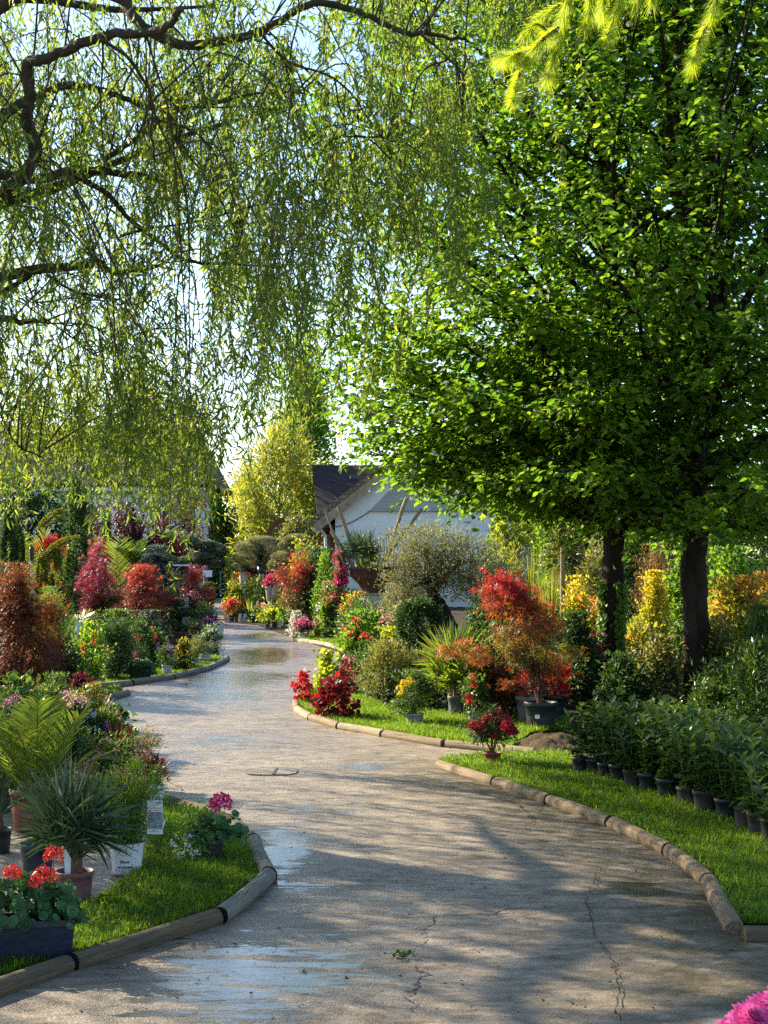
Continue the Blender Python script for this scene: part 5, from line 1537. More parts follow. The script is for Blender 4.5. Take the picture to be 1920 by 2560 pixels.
mb = MB(); mb.add([(-wt * .48, -.0012, ht * .17), (wt * .48, -.0012, ht * .17), (wt * .48, -.0012, ht * .66), (-wt * .48, -.0012, ht * .66)], [(0, 1, 2, 3)]); mb.build('picture', 'tag_blue', tg_)
for zz in (.145, .70, .76):
    mb = MB(); mb.add([(-wt * .48, -.0013, ht * zz), (wt * .48, -.0013, ht * zz), (wt * .48, -.0013, ht * (zz + .02)), (-wt * .48, -.0013, ht * (zz + .02))], [(0, 1, 2, 3)]); mb.build('stripe', 'tag_orange', tg_)
mb = MB()
for zz, w0 in ((.92, .6), (.86, .5), (.06, .75), (.10, .4)):
    for k in range(9):
        u0 = -w0 / 2 + k * w0 / 9
        mb.add([(wt * u0, -.0013, ht * zz), (wt * (u0 + w0 / 13), -.0013, ht * zz), (wt * (u0 + w0 / 13), -.0013, ht * (zz + .022)), (wt * u0, -.0013, ht * (zz + .022))], [(0, 1, 2, 3)])
mb.build('print', 'tag_blue', tg_)
mb = MB(); a_ = np.linspace(0, 6.283, 14, endpoint=False); mb.add(np.concatenate([np.stack([wt * .22 + .0045 * np.cos(a_), 0 * a_ - .0018, ht * .29 + .0028 * np.sin(a_)], 1), [[wt * .22, -.0018, ht * .29]]]), [(14, i, (i + 1) % 14) for i in range(14)]); mb.build('bubble', 'tag_white', tg_)
mb = MB(); obox(mb, (wt * .42, .004, ht * .12), (wt * .62, .006, ht * .42), .009, .001, (0, 1, 0)); tube(mb, smooth_path([(0, 0, ht * .97), (-.01, .012, ht * 1.12), (-.03, .02, ht * 1.2)], 4), .0007, 4); mb.build('loop', 'tag_white', tg_)

# black square pot: pink geranium and trailing white flowers
b = G(527, 2152); s = b[1] / F
t = thing('potted_geranium', 'black square pot with one hot pink geranium head and trailing white flowers', 'potted flowers', b, rz=math.radians(14))
pot(t, 'pot_black', 28 * s, 56 * s, .78, square=True)
lm = MB(); geranium_leaves(lm, 150, 72 * s, .085, 46 * s, 128 * s, .046); lm.xform(lambda a: a + np.array([14 * s, 0, 0])); lm.build('foliage', 'geranium_leaf', t)
lm = MB(); crown(lm, 60 * s, 8 * s, 130 * s, 420, 'ovate', .026, 'dome', 26, .3); lm.xform(lambda a: a + np.array([-46 * s, -.01, 0])); lm.build('trailing_foliage', 'fresh_green', t)
flower_heads(t, [np.array([24 * s, -.02, 142 * s])], 'hot_pink', 27 * s, .021, 190, 'ball')
sm = MB(); tube(sm, [(10 * s, 0, 55 * s), (24 * s, -.015, 140 * s)], .0025, 5); sm.build('stems', 'stem_green', t)
flower_heads(t, np.stack([-60 * s + RG.normal(size=26) * 22 * s, -.05 + RG.normal(size=26) * .03, rnd(26, 8, 70) * s], 1), 'white', .014, .018, 9, 'loose')

P('red_brown_pot', 'big red brown pot half hidden behind the palms at the left', 'large pot', 70, 2075, 1935, 120, 'lance', .05, 'dark_green', 'spray', 1.6, ('pot_brick', 92, 104, .76), nst=4)
P('black_bucket', 'black bucket at the left edge with a dark leaf hanging over', 'plant pot', 2, 2030, 1930, 70, 'broad', .10, 'dark_green', 'dome', 1.2, ('pot_black', 56, 70, .85), nst=3)
P('small_dark_pot', 'small dark pot with little foliage on the soil behind the fan palm', 'plant pot', 166, 2106, 2010, 55, 'lance', .03, 'dark_green', 'dome', 1.6, ('pot_black', 34, 36), nst=4)
P('white_rim_pot', 'white rimmed pot of reddish plant behind the tagged shrub', 'plant pot', 392, 2004, 1925, 70, 'lance', .03, 'mid_green', 'dome', 2.2, ('pot_white', 44, 42), nst=4)

# ------------------------------------------------------------------ flower bank behind the front island
P('hydrangea', 'pale pink hydrangea peeping over the palm fronds at the far left', 'hydrangea', 50, 1930, 1712, 120, 'broad', .06, 'mid_green', pt=('pot_black', 60, 60), fl=None)
flower_heads(bpy.context.scene.objects[-1].parent or bpy.context.scene.objects[-1], [np.array([0, -.12, .545]), np.array([-.06, -.12, .51])], 'pale_pink', .05, .016, 120)
h2 = P('hydrangea', 'pink hydrangea with one big mop head nearer the path', 'hydrangea', 185, 1905, 1745, 120, 'broad', .06, 'mid_green', pt=('pot_black', 60, 60), fl=None)
s = G(185, 1905)[1] / F
flower_heads(h2, [np.array([-6 * s, -.12, 160 * s]), np.array([18 * s, -.13, 148 * s])], 'pale_pink', 26 * s, .015, 130)
P('phlox', 'white phlox tumbling beside the purple spikes', 'white flowers', 222, 1905, 1785, 80, 'lance', .035, 'dark_green', pt=('pot_black', 50, 50), fl=('white', 30, .022, .016, 16, 'ball'))
bud = P('buddleja', 'buddleja with lilac flower spikes over the white phlox', 'lilac flowers', 250, 1900, 1775, 90, 'lance', .045, 'mid_green', pt=('pot_black', 50, 46), fl=None)
s = G(250, 1900)[1] / F
flower_heads(bud, [np.array([-22 * s, -.1, 112 * s]), np.array([-8 * s, -.1, 104 * s]), np.array([18 * s, -.15, 62 * s]), np.array([24 * s, -.15, 78 * s])], 'lilac', .022, .014, 90, 'spike')
P('geranium_cluster', 'crimson geraniums standing behind the purple sword leaves', 'geranium', 282, 1890, 1772, 90, 'round', .04, 'geranium_leaf', pt=('pot_black', 52, 48), fl=('hot_pink', 5, .028, .015, 40, 'ball'))
P('geranium_cluster', 'small orange red geranium at the path side of the flower bank', 'geranium', 318, 1880, 1815, 50, 'round', .04, 'geranium_leaf', pt=('pot_black', 34, 30), fl=('coral', 3, .022, .014, 30, 'ball'))
straps('cordyline', 'cordyline with upright purple black sword leaves amid the flower bank', 'cordyline', 305, 1985, 1795, 110, 26, 'cordyline_leaf', .020, ('pot_black', 50, 50), bend=(.02, .15), spread=.45, prof='leaf')
straps('cordyline', 'cordyline leaning its purple blades out over the path', 'cordyline', 378, 1985, 1868, 190, 24, 'cordyline_leaf', .018, ('pot_black', 44, 40), bend=(.05, .2), spread=.9, lean=.35, prof='leaf')
P('begonia', 'deep red begonia between the leaning sword leaves and the shrub', 'begonia', 385, 1975, 1895, 60, 'broad', .035, 'heuchera_leaf', pt=('pot_black', 40, 36), fl=('red', 7, .028, .026, 14, 'ball'))
P('penstemon', 'loose salmon flowered plant behind the fan palm', 'salmon flowers', 255, 2000, 1850, 150, 'lance', .035, 'mid_green', 'spray', 3.0, ('pot_black', 50, 50), fl=('salmon', 26, .014, .015, 6, 'loose'))
straps('flax', 'flax with tan striped blades behind the fan palm', 'flax', 215, 2010, 1850, 170, 24, 'bronze_strap', .022, ('pot_black', 46, 46), bend=(.1, .5), spread=.9, lean=-.2)
P('salmon_wands', 'airy pink wand flowers right of the purple sword leaves', 'wand flowers', 340, 1985, 1840, 120, 'lance', .025, 'grassy', 'spray', 2.0, ('pot_black', 40, 40), fl=('salmon', 22, .014, .014, 6, 'loose'), stem='stem_red')
P('yellow_daisy', 'yellow daisies with pale drooping leaves near the pale log end', 'yellow flowers', 232, 1825, 1722, 80, 'lance', .035, 'grassy', pt=('pot_black', 40, 36), fl=('yellow', 16, .018, .018, 9, 'ball'))
P('heuchera', 'purple heuchera clump beside the pale log end', 'heuchera', 205, 1790, 1692, 60, 'round', .04, 'plum_leaf', pt=('pot_black', 42, 34))
P('euphorbia', 'green leafy euphorbia behind the yellow daisies', 'green plant', 130, 1830, 1700, 110, 'lance', .04, 'mid_green', pt=('pot_black', 44, 40), fl=('yellow', 6, .02, .016, 10, 'ball'))
P('leafy_filler', 'dark leafy plants packed under the pink hydrangeas', 'green plant', 115, 1990, 1790, 200, 'ovate', .05, 'dark_green', 'dome', 4, ('pot_black', 60, 60))
P('leafy_filler', 'pale leaved plant at the left edge beneath the palms', 'green plant', 15, 1900, 1740, 150, 'ovate', .045, 'mid_green', 'dome', 4, ('pot_black', 60, 60), fl=('white', 14, .012, .014, 6, 'loose'))
straps('pale_leaf_plant', 'bleached drooping leaves by the small turf patch', 'dry plant', 262, 1800, 1715, 60, 14, 'bronze_strap', .022, ('pot_white', 24, 26), bend=(.5, .9), spread=.8, lean=.25)

# ------------------------------------------------------------------ left bed
P('weeping_maple', 'rust brown weeping lace-leaf maple dome at the left edge', 'japanese maple', 45, 1745, 1452, 250, 'star', .055, 'brown_maple', 'dome', 7.5, None, nst=16, clumps=70, up=.0, droop=.55, sig=.13, uptint=.35, stem='stem_red', sr=.014, maxn=12000, shell=.45)
P('orange_shrub', 'bright green shrub with orange trumpet flowers at the bed corner', 'flowering shrub', 218, 1724, 1578, 88, 'ovate', .055, 'fresh_green', 'column', 3.6, ('pot_black', 40, 30), ('orange', 12, .035, .032, 12, 'loose'), clumps=34)
P('rosemary', 'dark grey rosemary-like mass right of the orange flowered shrub', 'dark shrub', 290, 1702, 1568, 100, 'slim', .05, 'dark_green', 'dome', 4.5)
P('dark_shrub', 'low black green shrub behind the dark trough', 'dark shrub', 345, 1672, 1570, 110, 'ovate', .05, 'dark_green', 'dome', 4.5)
P('pale_shrub', 'greyish shrub with tiny white blossom left of the brown pot', 'grey shrub', 375, 1650, 1545, 90, 'ovate', .045, 'grey_green', 'dome', 4, fl=('white', 24, .02, .025, 6, 'loose'))
P('azalea', 'azalea with orange pink trumpets above the white pot', 'azalea', 392, 1668, 1582, 62, 'ovate', .04, 'mid_green', 'dome', 3.5, fl=('coral', 12, .045, .038, 16, 'loose'))
P('poppy', 'single red bloom on a stem before the dark bank', 'red flower', 352, 1690, 1600, 40, 'lance', .04, 'dark_green', 'spray', 2.5, fl=('red', 2, .035, .03, 16, 'ball'))
b = G(351, 1700); s = b[1] / F
t = thing('dark_trough', 'dark green trough of ivy geraniums on the far turf tongue', 'flower trough', b, rz=.12)
trough(t, 'pot_black', 56 * s, 24 * s, 25 * s)
lm = MB(); geranium_leaves(lm, 380, 36 * s, .09, 16 * s, 52 * s, .055); lm.build('foliage', 'geranium_leaf', t)
flower_heads(t, [np.array([-14 * s, -.08, 62 * s]), np.array([-8 * s, -.1, 52 * s]), np.array([-20 * s, -.08, 56 * s])], 'pale_pink', .035, .022, 30)
w1 = P('white_pot_plant', 'white pot with black script holding dark leaves and purple spikes', 'potted flowers', 418, 1688, 1622, 52, 'lance', .04, 'mid_green', 'dome', 3.5, ('pot_white', 27, 26, .86), ('purple', 5, .03, .022, 26, 'spike'))
s = G(418, 1688)[1] / F
mb = MB()
rr = 13.2 * s
for k, (a0, z0, a1, z1) in enumerate(((-.2, .35, -.1, .6), (-.1, .6, 0, .35), (0, .35, .1, .58), (.15, .35, .25, .52), (.25, .52, .32, .38), (-.45, .3, -.35, .36), (.35, .62, .5, .5))):
    v = []
    for (a, z) in ((a0, z0), (a1, z1)):
        for dz in (-.02, .03):
            r_ = rr * (.86 + .1 * z) + .006
            v.append((r_ * math.sin(a + .3), -r_ * math.cos(a + .3), (z + dz) * 26 * s))
    mb.add(v, [(0, 2, 3, 1)])
mb.build('lettering', 'ink_black', w1)
P('spurge', 'lime yellow spurge dome with dark lower leaves on the turf tongue', 'spurge', 463, 1678, 1612, 54, 'lance', .05, 'dark_green', 'dome', 5, None, ('yellow', 18, .05, .03, 26, 'ball'))
P('white_pot_plant', 'wispy green plant in a white pot right of the lime spurge', 'potted plant', 490, 1664, 1600, 36, 'slim', .06, 'grassy', 'spray', 3, ('pot_white', 24, 20, .86))
P('white_pot_plant', 'white pot at the island tip under the pale daisies', 'potted plant', 515, 1656, 1612, 40, 'slim', .05, 'grassy', 'dome', 2, ('pot_white', 25, 20, .86))
P('white_daisies', 'big bush of pale white daisies at the path edge', 'white daisies', 524, 1640, 1574, 66, 'slim', .05, 'mid_green', 'dome', 4.5, None, ('white', 60, .03, .03, 9, 'loose'))
P('white_daisies', 'second daisy bush with a pinkish tint further along the path edge', 'white daisies', 488, 1622, 1560, 56, 'slim', .05, 'mid_green', 'dome', 4, None, ('pale_pink', 36, .03, .03, 8, 'loose'))
P('small_white_pot', 'tiny white pot in the shade right of the orange flowered shrub', 'plant pot', 275, 1697, 1655, 26, 'lance', .04, 'dark_green', 'dome', 2.5, ('pot_white', 18, 14), ('red', 3, .025, .02, 10, 'ball'))
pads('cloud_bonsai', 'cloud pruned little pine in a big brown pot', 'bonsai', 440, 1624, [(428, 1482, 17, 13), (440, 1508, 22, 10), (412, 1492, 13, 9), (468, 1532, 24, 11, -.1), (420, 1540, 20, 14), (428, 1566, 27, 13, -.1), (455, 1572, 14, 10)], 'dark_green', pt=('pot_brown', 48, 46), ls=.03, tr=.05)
mb = MB(); lathe(mb, [(0.001, 0), (.14, 0), (.17, .5), (.18, .52), (.15, .53)], 16); o = mb.build('pale_planter', 'pot_pale', loc=G(452, 1592)); 
tag(o, 'tall pale planter behind the cloud pruned little pine', 'planter'); o.scale = (.95, .95, 1.5)
P('grey_tuft', 'silvery leafed plant behind the cloud pruned little pine', 'grey plant', 450, 1592, 1452, 44, 'ovate', .07, 'grey_green', 'column', 3.5)
P('lace_maple', 'broad red lace-leaf maple in the middle of the left bed', 'japanese maple', 362, 1625, 1432, 140, 'star', .07, 'red_maple', 'dome', 5, nst=10, clumps=40, up=.05, droop=.35, uptint=1.1, z0=.45, flat=.7, stem='stem_red', sr=.02)
P('lace_maple', 'dark red maple below the green palm fronds', 'japanese maple', 340, 1600, 1455, 90, 'star', .07, 'purple_maple', 'dome', 4, nst=8, clumps=30)
P('lace_maple', 'crimson maple next to the white sign pole', 'japanese maple', 488, 1566, 1430, 66, 'star', .08, 'red_maple', 'dome', 5, nst=6, clumps=26, uptint=.2, z0=.35, stem='stem_red')
P('purple_maple', 'tall wine purple japanese maple at the centre of the left bed', 'japanese maple', 250, 1640, 1432, 84, 'star', .07, 'purple_maple', 'column', 6, nst=10, clumps=44, uptint=.1, stem='stem_red', sr=.02)
P('pink_maple', 'pink tinted maple crown leaning left above the wine purple maple', 'japanese maple', 226, 1610, 1362, 66, 'star', .075, 'pink_maple', 'column', 6, nst=8, clumps=30, uptint=.5, z0=.58, stem='stem_red', sr=.02, lean=26)
P('red_standard_maple', 'small scarlet maple crown on a thin bare stem', 'japanese maple', 118, 1590, 1344, 66, 'star', .08, 'scarlet_leaf', 'ball', 6, nst=5, clumps=20, z0=.80, stem='stem_red', sr=.014, lean=10)
P('golden_juniper', 'low golden juniper with one branch arching up to the right', 'juniper', 205, 1650, 1545, 120, 'slim', .06, 'golden_conifer', 'dome', 4)
def plume(name, label, cat, x, yb, path, r, mat, n=1600, ls=.04):
    """one arching conifer branch sweeping along PATH (pixels)"""
    b = G(x, yb); s = b[1] / F
    root = thing(name, label, cat, b)
    p = smooth_path([np.array([(q[0] - x) * s, 0, (yb - q[1]) * s]) for q in path], 8)
    tb = MB(); p_all = np.concatenate([[[0, 0, 0]], p]); tube(tb, p_all, np.linspace(.03, .008, len(p_all)), 6, .1); tb.build('branch', 'timber_brown', root)
    u = rnd(n); t = np.linspace(0, 1, len(p))
    c = np.stack([np.interp(u, t, p[:, k]) for k in range(3)], 1)
    tg = nrm(np.stack([np.interp(u, t, np.gradient(p[:, k])) for k in range(3)], 1))
    d = rdir(n); d[:, 2] = np.abs(d[:, 2]) * 1.0 - .35
    w = r * s * (.5 + .7 * np.sin(np.pi * np.clip(u * .9 + .05, 0, 1)))
    mb = MB()
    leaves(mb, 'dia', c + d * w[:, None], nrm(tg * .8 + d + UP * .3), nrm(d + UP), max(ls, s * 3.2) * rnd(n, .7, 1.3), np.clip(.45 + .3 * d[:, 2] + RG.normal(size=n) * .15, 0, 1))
    mb.build('foliage', mat, root)
    return root
plume('golden_cypress', 'lime golden conifer branch sweeping up right below the wine purple maple', 'conifer', 210, 1640, [(195, 1556), (230, 1532), (265, 1508), (302, 1494)], 13, 'golden_conifer', 2200)
plume('golden_cypress', 'golden conifer tip bending right above the small scarlet maple', 'conifer', 135, 1600, [(118, 1390), (135, 1375), (160, 1358), (192, 1346)], 14, 'golden_conifer', 2000)
plume('golden_cypress', 'golden conifer branch tip before the big dark cypress', 'conifer', 110, 1590, [(102, 1322), (118, 1304), (138, 1288), (158, 1278)], 13, 'golden_conifer', 1600)
P('clipped_yew', 'short clipped yew cylinder with lit left side', 'clipped conifer', 142, 1600, 1386, 42, 'dia', .04, 'golden_conifer', 'column', 7, nst=2, clumps=40, irr=.06, sig=.14, z0=.3, uptint=.4)
P('clipped_yew', 'clipped yew cylinder behind the lamp post', 'clipped conifer', 104, 1604, 1388, 36, 'dia', .04, 'golden_conifer', 'column', 7, nst=2, clumps=40, irr=.06, sig=.14, z0=.3, uptint=.3)
P('clipped_yew', 'stepped green conifer right of the clipped cylinders', 'clipped conifer', 178, 1604, 1366, 44, 'dia', .05, 'mid_green', 'column', 6, nst=2, clumps=40, irr=.12, sig=.14)
P('italian_cypress', 'slender sunlit italian cypress at the left edge', 'cypress', 22, 1610, 1262, 44, 'dia', .06, 'cypress_leaf', 'column', 8, nst=2, clumps=60, up=1.2, irr=.08, sig=.12, uptint=.1)
P('italian_cypress', 'narrow italian cypress just right of the edge one', 'cypress', 46, 1600, 1290, 28, 'dia', .06, 'cypress_leaf', 'column', 8, nst=2, clumps=50, up=1.2, irr=.08, sig=.12)
P('italian_cypress', 'broad dark cypress towering over the left bed', 'cypress', 190, 1580, 1195, 66, 'dia', .07, 'dark_green', 'column', 9, nst=2, clumps=70, up=1.2, irr=.10, sig=.12, maxn=7000)
P('italian_cypress', 'dark thin cypress leaning right before the villa', 'cypress', 252, 1580, 1292, 34, 'slim', .07, 'dark_green', 'column', 7, nst=2, clumps=50, up=1.2, irr=.1, sig=.12, lean=16)
palm('feather_palm', 'feather palm glowing yellow green behind the lamp post', 'palm', 68, 1590, 1312, 110, 9, 'palm_sunlit', leaflets=30, elev=(60, 85), lw=.02, azr=(20, 380))
palm('feather_palm', 'feather palm with green fronds below the clipped yews', 'palm', 148, 1655, 1462, 190, 13, 'palm_leaf', leaflets=32, elev=(30, 80), lw=.016)
palm('feather_palm', 'feather palm with lit upright fronds right of the leaning cypress', 'palm', 290, 1590, 1348, 90, 9, 'palm_sunlit', leaflets=30, elev=(62, 85), lw=.02)
palm('feather_palm', 'feather palm with one white edged frond arching right', 'palm', 335, 1590, 1340, 120, 9, 'palm_leaf', ('pot_grey', 50, 160, .9), leaflets=30, elev=(45, 75), lw=.02)
fan_palm('low_fan_palm', 'low fan palm with spiky fans under the golden branch', 'palm', 230, 1680, 1545, 130, 12, elev=(20, 80), bl=.5)
straps('feather_grass', 'pale green fountain grass below the broad red maple', 'grass tuft', 335, 1620, 1500, 130, 90, 'grassy', .014, bend=(.3, .9))
straps('feather_grass', 'tall dark grass right of the broad red maple', 'grass tuft', 395, 1605, 1490, 80, 60, 'grassy', .016, bend=(.2, .8))
P('leafy_shrub', 'green broad shrub at the foot of the wine purple maple', 'green shrub', 300, 1660, 1545, 120, 'ovate', .05, 'mid_green', 'dome', 4)
P('leafy_shrub', 'shrub with yellow tips beside the weeping maple', 'green shrub', 128, 1690, 1500, 70, 'lance', .06, 'fresh_green', 'column', 3.5)
P('leafy_shrub', 'dark bush under the rust brown maple', 'green shrub', 150, 1735, 1600, 120, 'ovate', .05, 'dark_green', 'dome', 4.5)
P('leafy_shrub', 'dark bush filling below the pink tinted maple', 'green shrub', 190, 1665, 1560, 100, 'ovate', .05, 'mid_green', 'dome', 4)
P('leafy_shrub', 'olive green rounded bush near the white sign pole', 'green shrub', 508, 1592, 1520, 66, 'slim', .06, 'mid_green', 'dome', 4.5)
P('leafy_shrub', 'reddish brown ground shrub beyond the cloud pruned pine', 'green shrub', 475, 1585, 1490, 80, 'ovate', .06, 'plum_leaf', 'dome', 4)
P('leafy_shrub', 'green bush at the corner where the path narrows', 'green shrub', 520, 1548, 1470, 46, 'ovate', .06, 'dark_green', 'dome', 4.5)
P('leafy_shrub', 'dark mixed shrub in the depth of the left bed', 'green shrub', 420, 1560, 1450, 110, 'ovate', .07, 'dark_green', 'dome', 4)
P('leafy_shrub', 'shrub mass behind the feather palms of the left bed', 'green shrub', 260, 1560, 1420, 130, 'ovate', .07, 'mid_green', 'dome', 4)
P('leafy_shrub', 'dense shrub at the left end behind the weeping maple', 'green shrub', 10, 1640, 1440, 120, 'ovate', .06, 'dark_green', 'dome', 4.5)
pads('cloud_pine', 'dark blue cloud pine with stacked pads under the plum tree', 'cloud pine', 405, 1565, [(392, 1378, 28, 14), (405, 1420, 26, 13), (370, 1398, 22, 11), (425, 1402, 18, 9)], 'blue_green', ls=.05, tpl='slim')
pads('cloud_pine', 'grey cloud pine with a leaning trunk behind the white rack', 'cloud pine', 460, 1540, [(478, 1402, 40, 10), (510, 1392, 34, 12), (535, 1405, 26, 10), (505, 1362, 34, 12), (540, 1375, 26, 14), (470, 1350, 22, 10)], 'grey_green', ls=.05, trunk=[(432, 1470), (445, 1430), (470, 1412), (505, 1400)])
# flower tray and small things on the left of the path
b = G(522, 1596); s = b[1] / F
t = thing('flower_tray', 'low row tray of mauve bedding flowers in white pots by the path', 'flower tray', b)
mb = MB(); box(mb, (-34 * s, -.14, 0), (34 * s, .14, .06)); mb.build('tray', 'pot_black', t)
for k in range(7):
    mb = MB(); lathe(mb, [(.001, .06), (.06, .06), (.08, .2), (.07, .2)], 12); mb.xform(lambda a: a + np.array([(-29 + k * 9.6) * s, -.05, 0])); mb.build('cell_pot', 'pot_white', t)
lm = MB(); crown(lm, 36 * s, .15, .42, 420, 'ovate', .06, 'dome', 24); lm.build('foliage', 'plum_leaf', t)
flower_heads(t, np.stack([RG.normal(size=22) * 20 * s, -.08 + RG.normal(size=22) * .05, rnd(22, .26, .42)], 1), 'lilac', .04, .035, 9, 'loose')
# lamp post, rack, sign, cart
b = G(79, 1640); s = b[1] / F
t = thing('lamp_post', 'thin grey lamp post with a black cylinder head in the left bed', 'garden lamp', b)
mb = MB(); tube(mb, [(0, 0, 0), (0, 0, (1640 - 1402) * s)], 3.2 * s / 1.3, 10); mb.build('pole', 'grey_metal', t, smooth=True)
mb = MB(); lathe(mb, [(.001, 0), (5.6 * s, 0), (5.9 * s, 2 * s), (5.9 * s, 33 * s), (4.6 * s, 35 * s), (4.4 * s, 38 * s), (.001, 38 * s)], 18); mb.xform(lambda a: a + np.array([0, 0, (1640 - 1404) * s])); mb.build('lamp_head', 'black_plastic', t)
b = G(414, 1560); s = b[1] / F
t = thing('display_rack', 'white metal display rack with a horizontal rail', 'rack', b)
mb = MB()
for p_, q_ in (((0, 0), (0, 155)), ((0, 147), (60, 147)), ((60, 0), (60, 148))):
    obox(mb, (p_[0] * s, 0, p_[1] * s), (q_[0] * s, 0, q_[1] * s), 4 * s, 4 * s, (0, 1, 0))
mb.build('frame', 'white_metal', t)
mb = MB(); box(mb, (2 * s, 0, 100 * s), (44 * s, .35, 103 * s)); mb.build('shelf', 'white_metal', t)
P('red_basket_flowers', 'small red flowers standing on the white rack', 'red flowers', 428, 1560, 1440, 40, 'ovate', .06, 'mid_green', 'dome', 3, fl=('red', 10, .05, .045, 12, 'ball'), z0=.78, nst=0)
b = G(509, 1556); s = b[1] / F
t = thing('sign_post', 'white sign board on a thin white pole left of the path', 'sign', b)
mb = MB(); tube(mb, [(0, 0, 0), (0, 0, 130 * s)], 1.2 * s, 8); tube(mb, [(0, 0, 0), (0, 0, 40 * s)], 2.4 * s, 8); mb.build('pole', 'white_metal', t)
mb = MB(); box(mb, (1.5 * s, -.03, 114 * s), (22 * s, .0, 130 * s), taper=.88); mb.build('board', 'tag_white', t)
mb = MB(); box(mb, (-8 * s, -.15, 0), (6 * s, .15, .05)); mb.build('foot', 'white_metal', t)
b = G(563, 1493); s = b[1] / F
t = thing('plant_trolley', 'tall pale blue metal trolley standing at the end of the path', 'trolley', b)
fw, fh = 23 * s, 62 * s
mb = MB()
for yy in (0, .75):
    tube(mb, [(-fw / 2, yy, .12), (-fw / 2, yy, fh)], .035, 6); tube(mb, [(fw / 2, yy, .12), (fw / 2, yy, fh)], .035, 6); tube(mb, [(-fw / 2 - .08, yy, fh), (fw / 2, yy, fh)], .04, 6)
    tube(mb, [(-fw / 2, yy, .55 * fh), (fw / 2, yy, .55 * fh)], .02, 6)
mb.build('frame', 'white_metal', t)
for zz in (.14, .30):
    mb = MB(); box(mb, (-fw / 2, 0, zz), (fw / 2, .75, zz + .05)); mb.build('shelf', 'white_metal', t)
mb = MB(); box(mb, (-fw / 2 + .03, .70, .3), (fw / 2 - .03, .72, fh - .05)); mb.build('back_panel', 'grey_metal', t)
for xx in (-fw / 2 + .05, fw / 2 - .05):
    mb = MB(); tube(mb, [(xx - .02, 0, .06), (xx + .02, 0, .06)], .06, 10); mb.build('wheel', 'black_plastic', t)
b = G(193, 1700); s = b[1] / F
mb = MB(); obox(mb, (0, 0, 60 * s), (0, 0, 118 * s), 2.5 * s, .004, (0, 1, 0)); obox(mb, (0, -.004, 118 * s), (3 * s, -.004, 146 * s), 13 * s, .004, (0, 1, 0)); tube(mb, [(0, 0, 0), (0, 0, 62 * s)], .003, 5)
tag(mb.build('plant_label', 'tag_white', loc=b), 'white tilted label on a tall stick above the orange flowered shrub', 'plant label')
RG = np.random.default_rng(53)
# ------------------------------------------------------------------ island with the red maple
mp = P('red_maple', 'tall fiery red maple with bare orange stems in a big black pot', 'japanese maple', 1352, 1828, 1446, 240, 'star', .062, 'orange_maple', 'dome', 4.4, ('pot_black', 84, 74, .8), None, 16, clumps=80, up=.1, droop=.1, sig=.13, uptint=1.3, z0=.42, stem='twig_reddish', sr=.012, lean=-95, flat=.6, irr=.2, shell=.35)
b = G(1352, 1828); s = b[1] / F
mb = MB()
crown(mb, 62 * s, .60, .86, 330, 'star', .062, 'dome', 10, flat=.6); mb.xform(lambda a: a + np.array([-190 * s, -.1, .02])); mb.build('low_spray', 'orange_maple', mp)
mb = MB(); tube(mb, smooth_path([(0, 0, .3), (-.2, -.05, .55), (-190 * s, -.1, .75)], 5), np.linspace(.008, .003, 11), 5); mb.build('side_branch', 'twig_reddish', mp)
mb = MB(); crown(mb, 70 * s, .40, .66, 420, 'star', .055, 'dome', 12, flat=.5); mb.xform(lambda a: a + np.array([-40 * s, -.05, 0])); mb.build('inner_foliage', 'brown_maple', mp)
mb = MB(); a_ = np.linspace(-2.05, -1.75, 4); rr_ = 42 * s * .93
mb.add([(rr_ * math.cos(a), rr_ * math.sin(a) - .004, z) for z in (.13, .165) for a in a_], [(i, i + 1, i + 5, i + 4) for i in range(3)]); mb.build('sticker', 'tag_white', mp)
P('red_maple', 'orange red maple shoots in the black pot behind the big maple pot', 'japanese maple', 1388, 1796, 1650, 90, 'star', .065, 'scarlet_leaf', 'dome', 3.0, ('pot_black', 62, 58), nst=6, clumps=22, stem='twig_reddish', sr=.008)
P('red_maple', 'maple with few low leaves in a lit grey pot touching the big maple pot', 'japanese maple', 1322, 1812, 1680, 80, 'star', .06, 'scarlet_leaf', 'dome', 1.6, ('pot_grey', 66, 72, .8), nst=5, clumps=14, stem='twig_reddish', sr=.008)
P('bottlebrush', 'small bottlebrush standard with dark crimson brushes in a red brown pot', 'potted tree', 1231, 1914, 1772, 108, 'slim', .05, 'dark_green', 'ball', 3.6, ('pot_brick', 46, 34, .8), ('crimson', 13, .042, .020, 170, 'ball'), 5, clumps=26, z0=.42, stem='timber_brown', sr=.006, up=0)
b = G(1231, 1914); s = b[1] / F
r_ = bpy.context.scene.objects.get('bottlebrush')
mb = MB(); tube(mb, [(0, 0, .1), (.002, 0, 34 * s + .12), (0, 0, 90 * s)], .0055, 7); mb.build('stem', 'timber_brown', r_)
fan_palm('potted_fan_palm', 'sunlit fan palm in a tall pale grey pot on the island', 'potted palm', 1140, 1797, 1545, 190, 13, 'palm_sunlit', ('pot_grey', 42, 58, .82), elev=(25, 85), bl=.55, blades=24, azr=(90, 330))
P('camellia', 'red flowered camellia on a short stem in a small pinkish pot', 'potted shrub', 1184, 1812, 1698, 76, 'ovate', .045, 'mid_green', 'dome', 3.0, ('pot_pale', 30, 34, .75), ('red', 4, .038, .022, 46, 'ball'), 5, z0=.36)
P('yellow_shrub', 'bushy green shrub with yellow blooms on its left in a beige pot', 'potted shrub', 1036, 1814, 1694, 108, 'lance', .045, 'mid_green', 'dome', 4.6, ('pot_pale', 48, 31, .84), None, 8)
b = G(1036, 1814); s = b[1] / F
r_ = bpy.context.scene.objects.get('yellow_shrub')
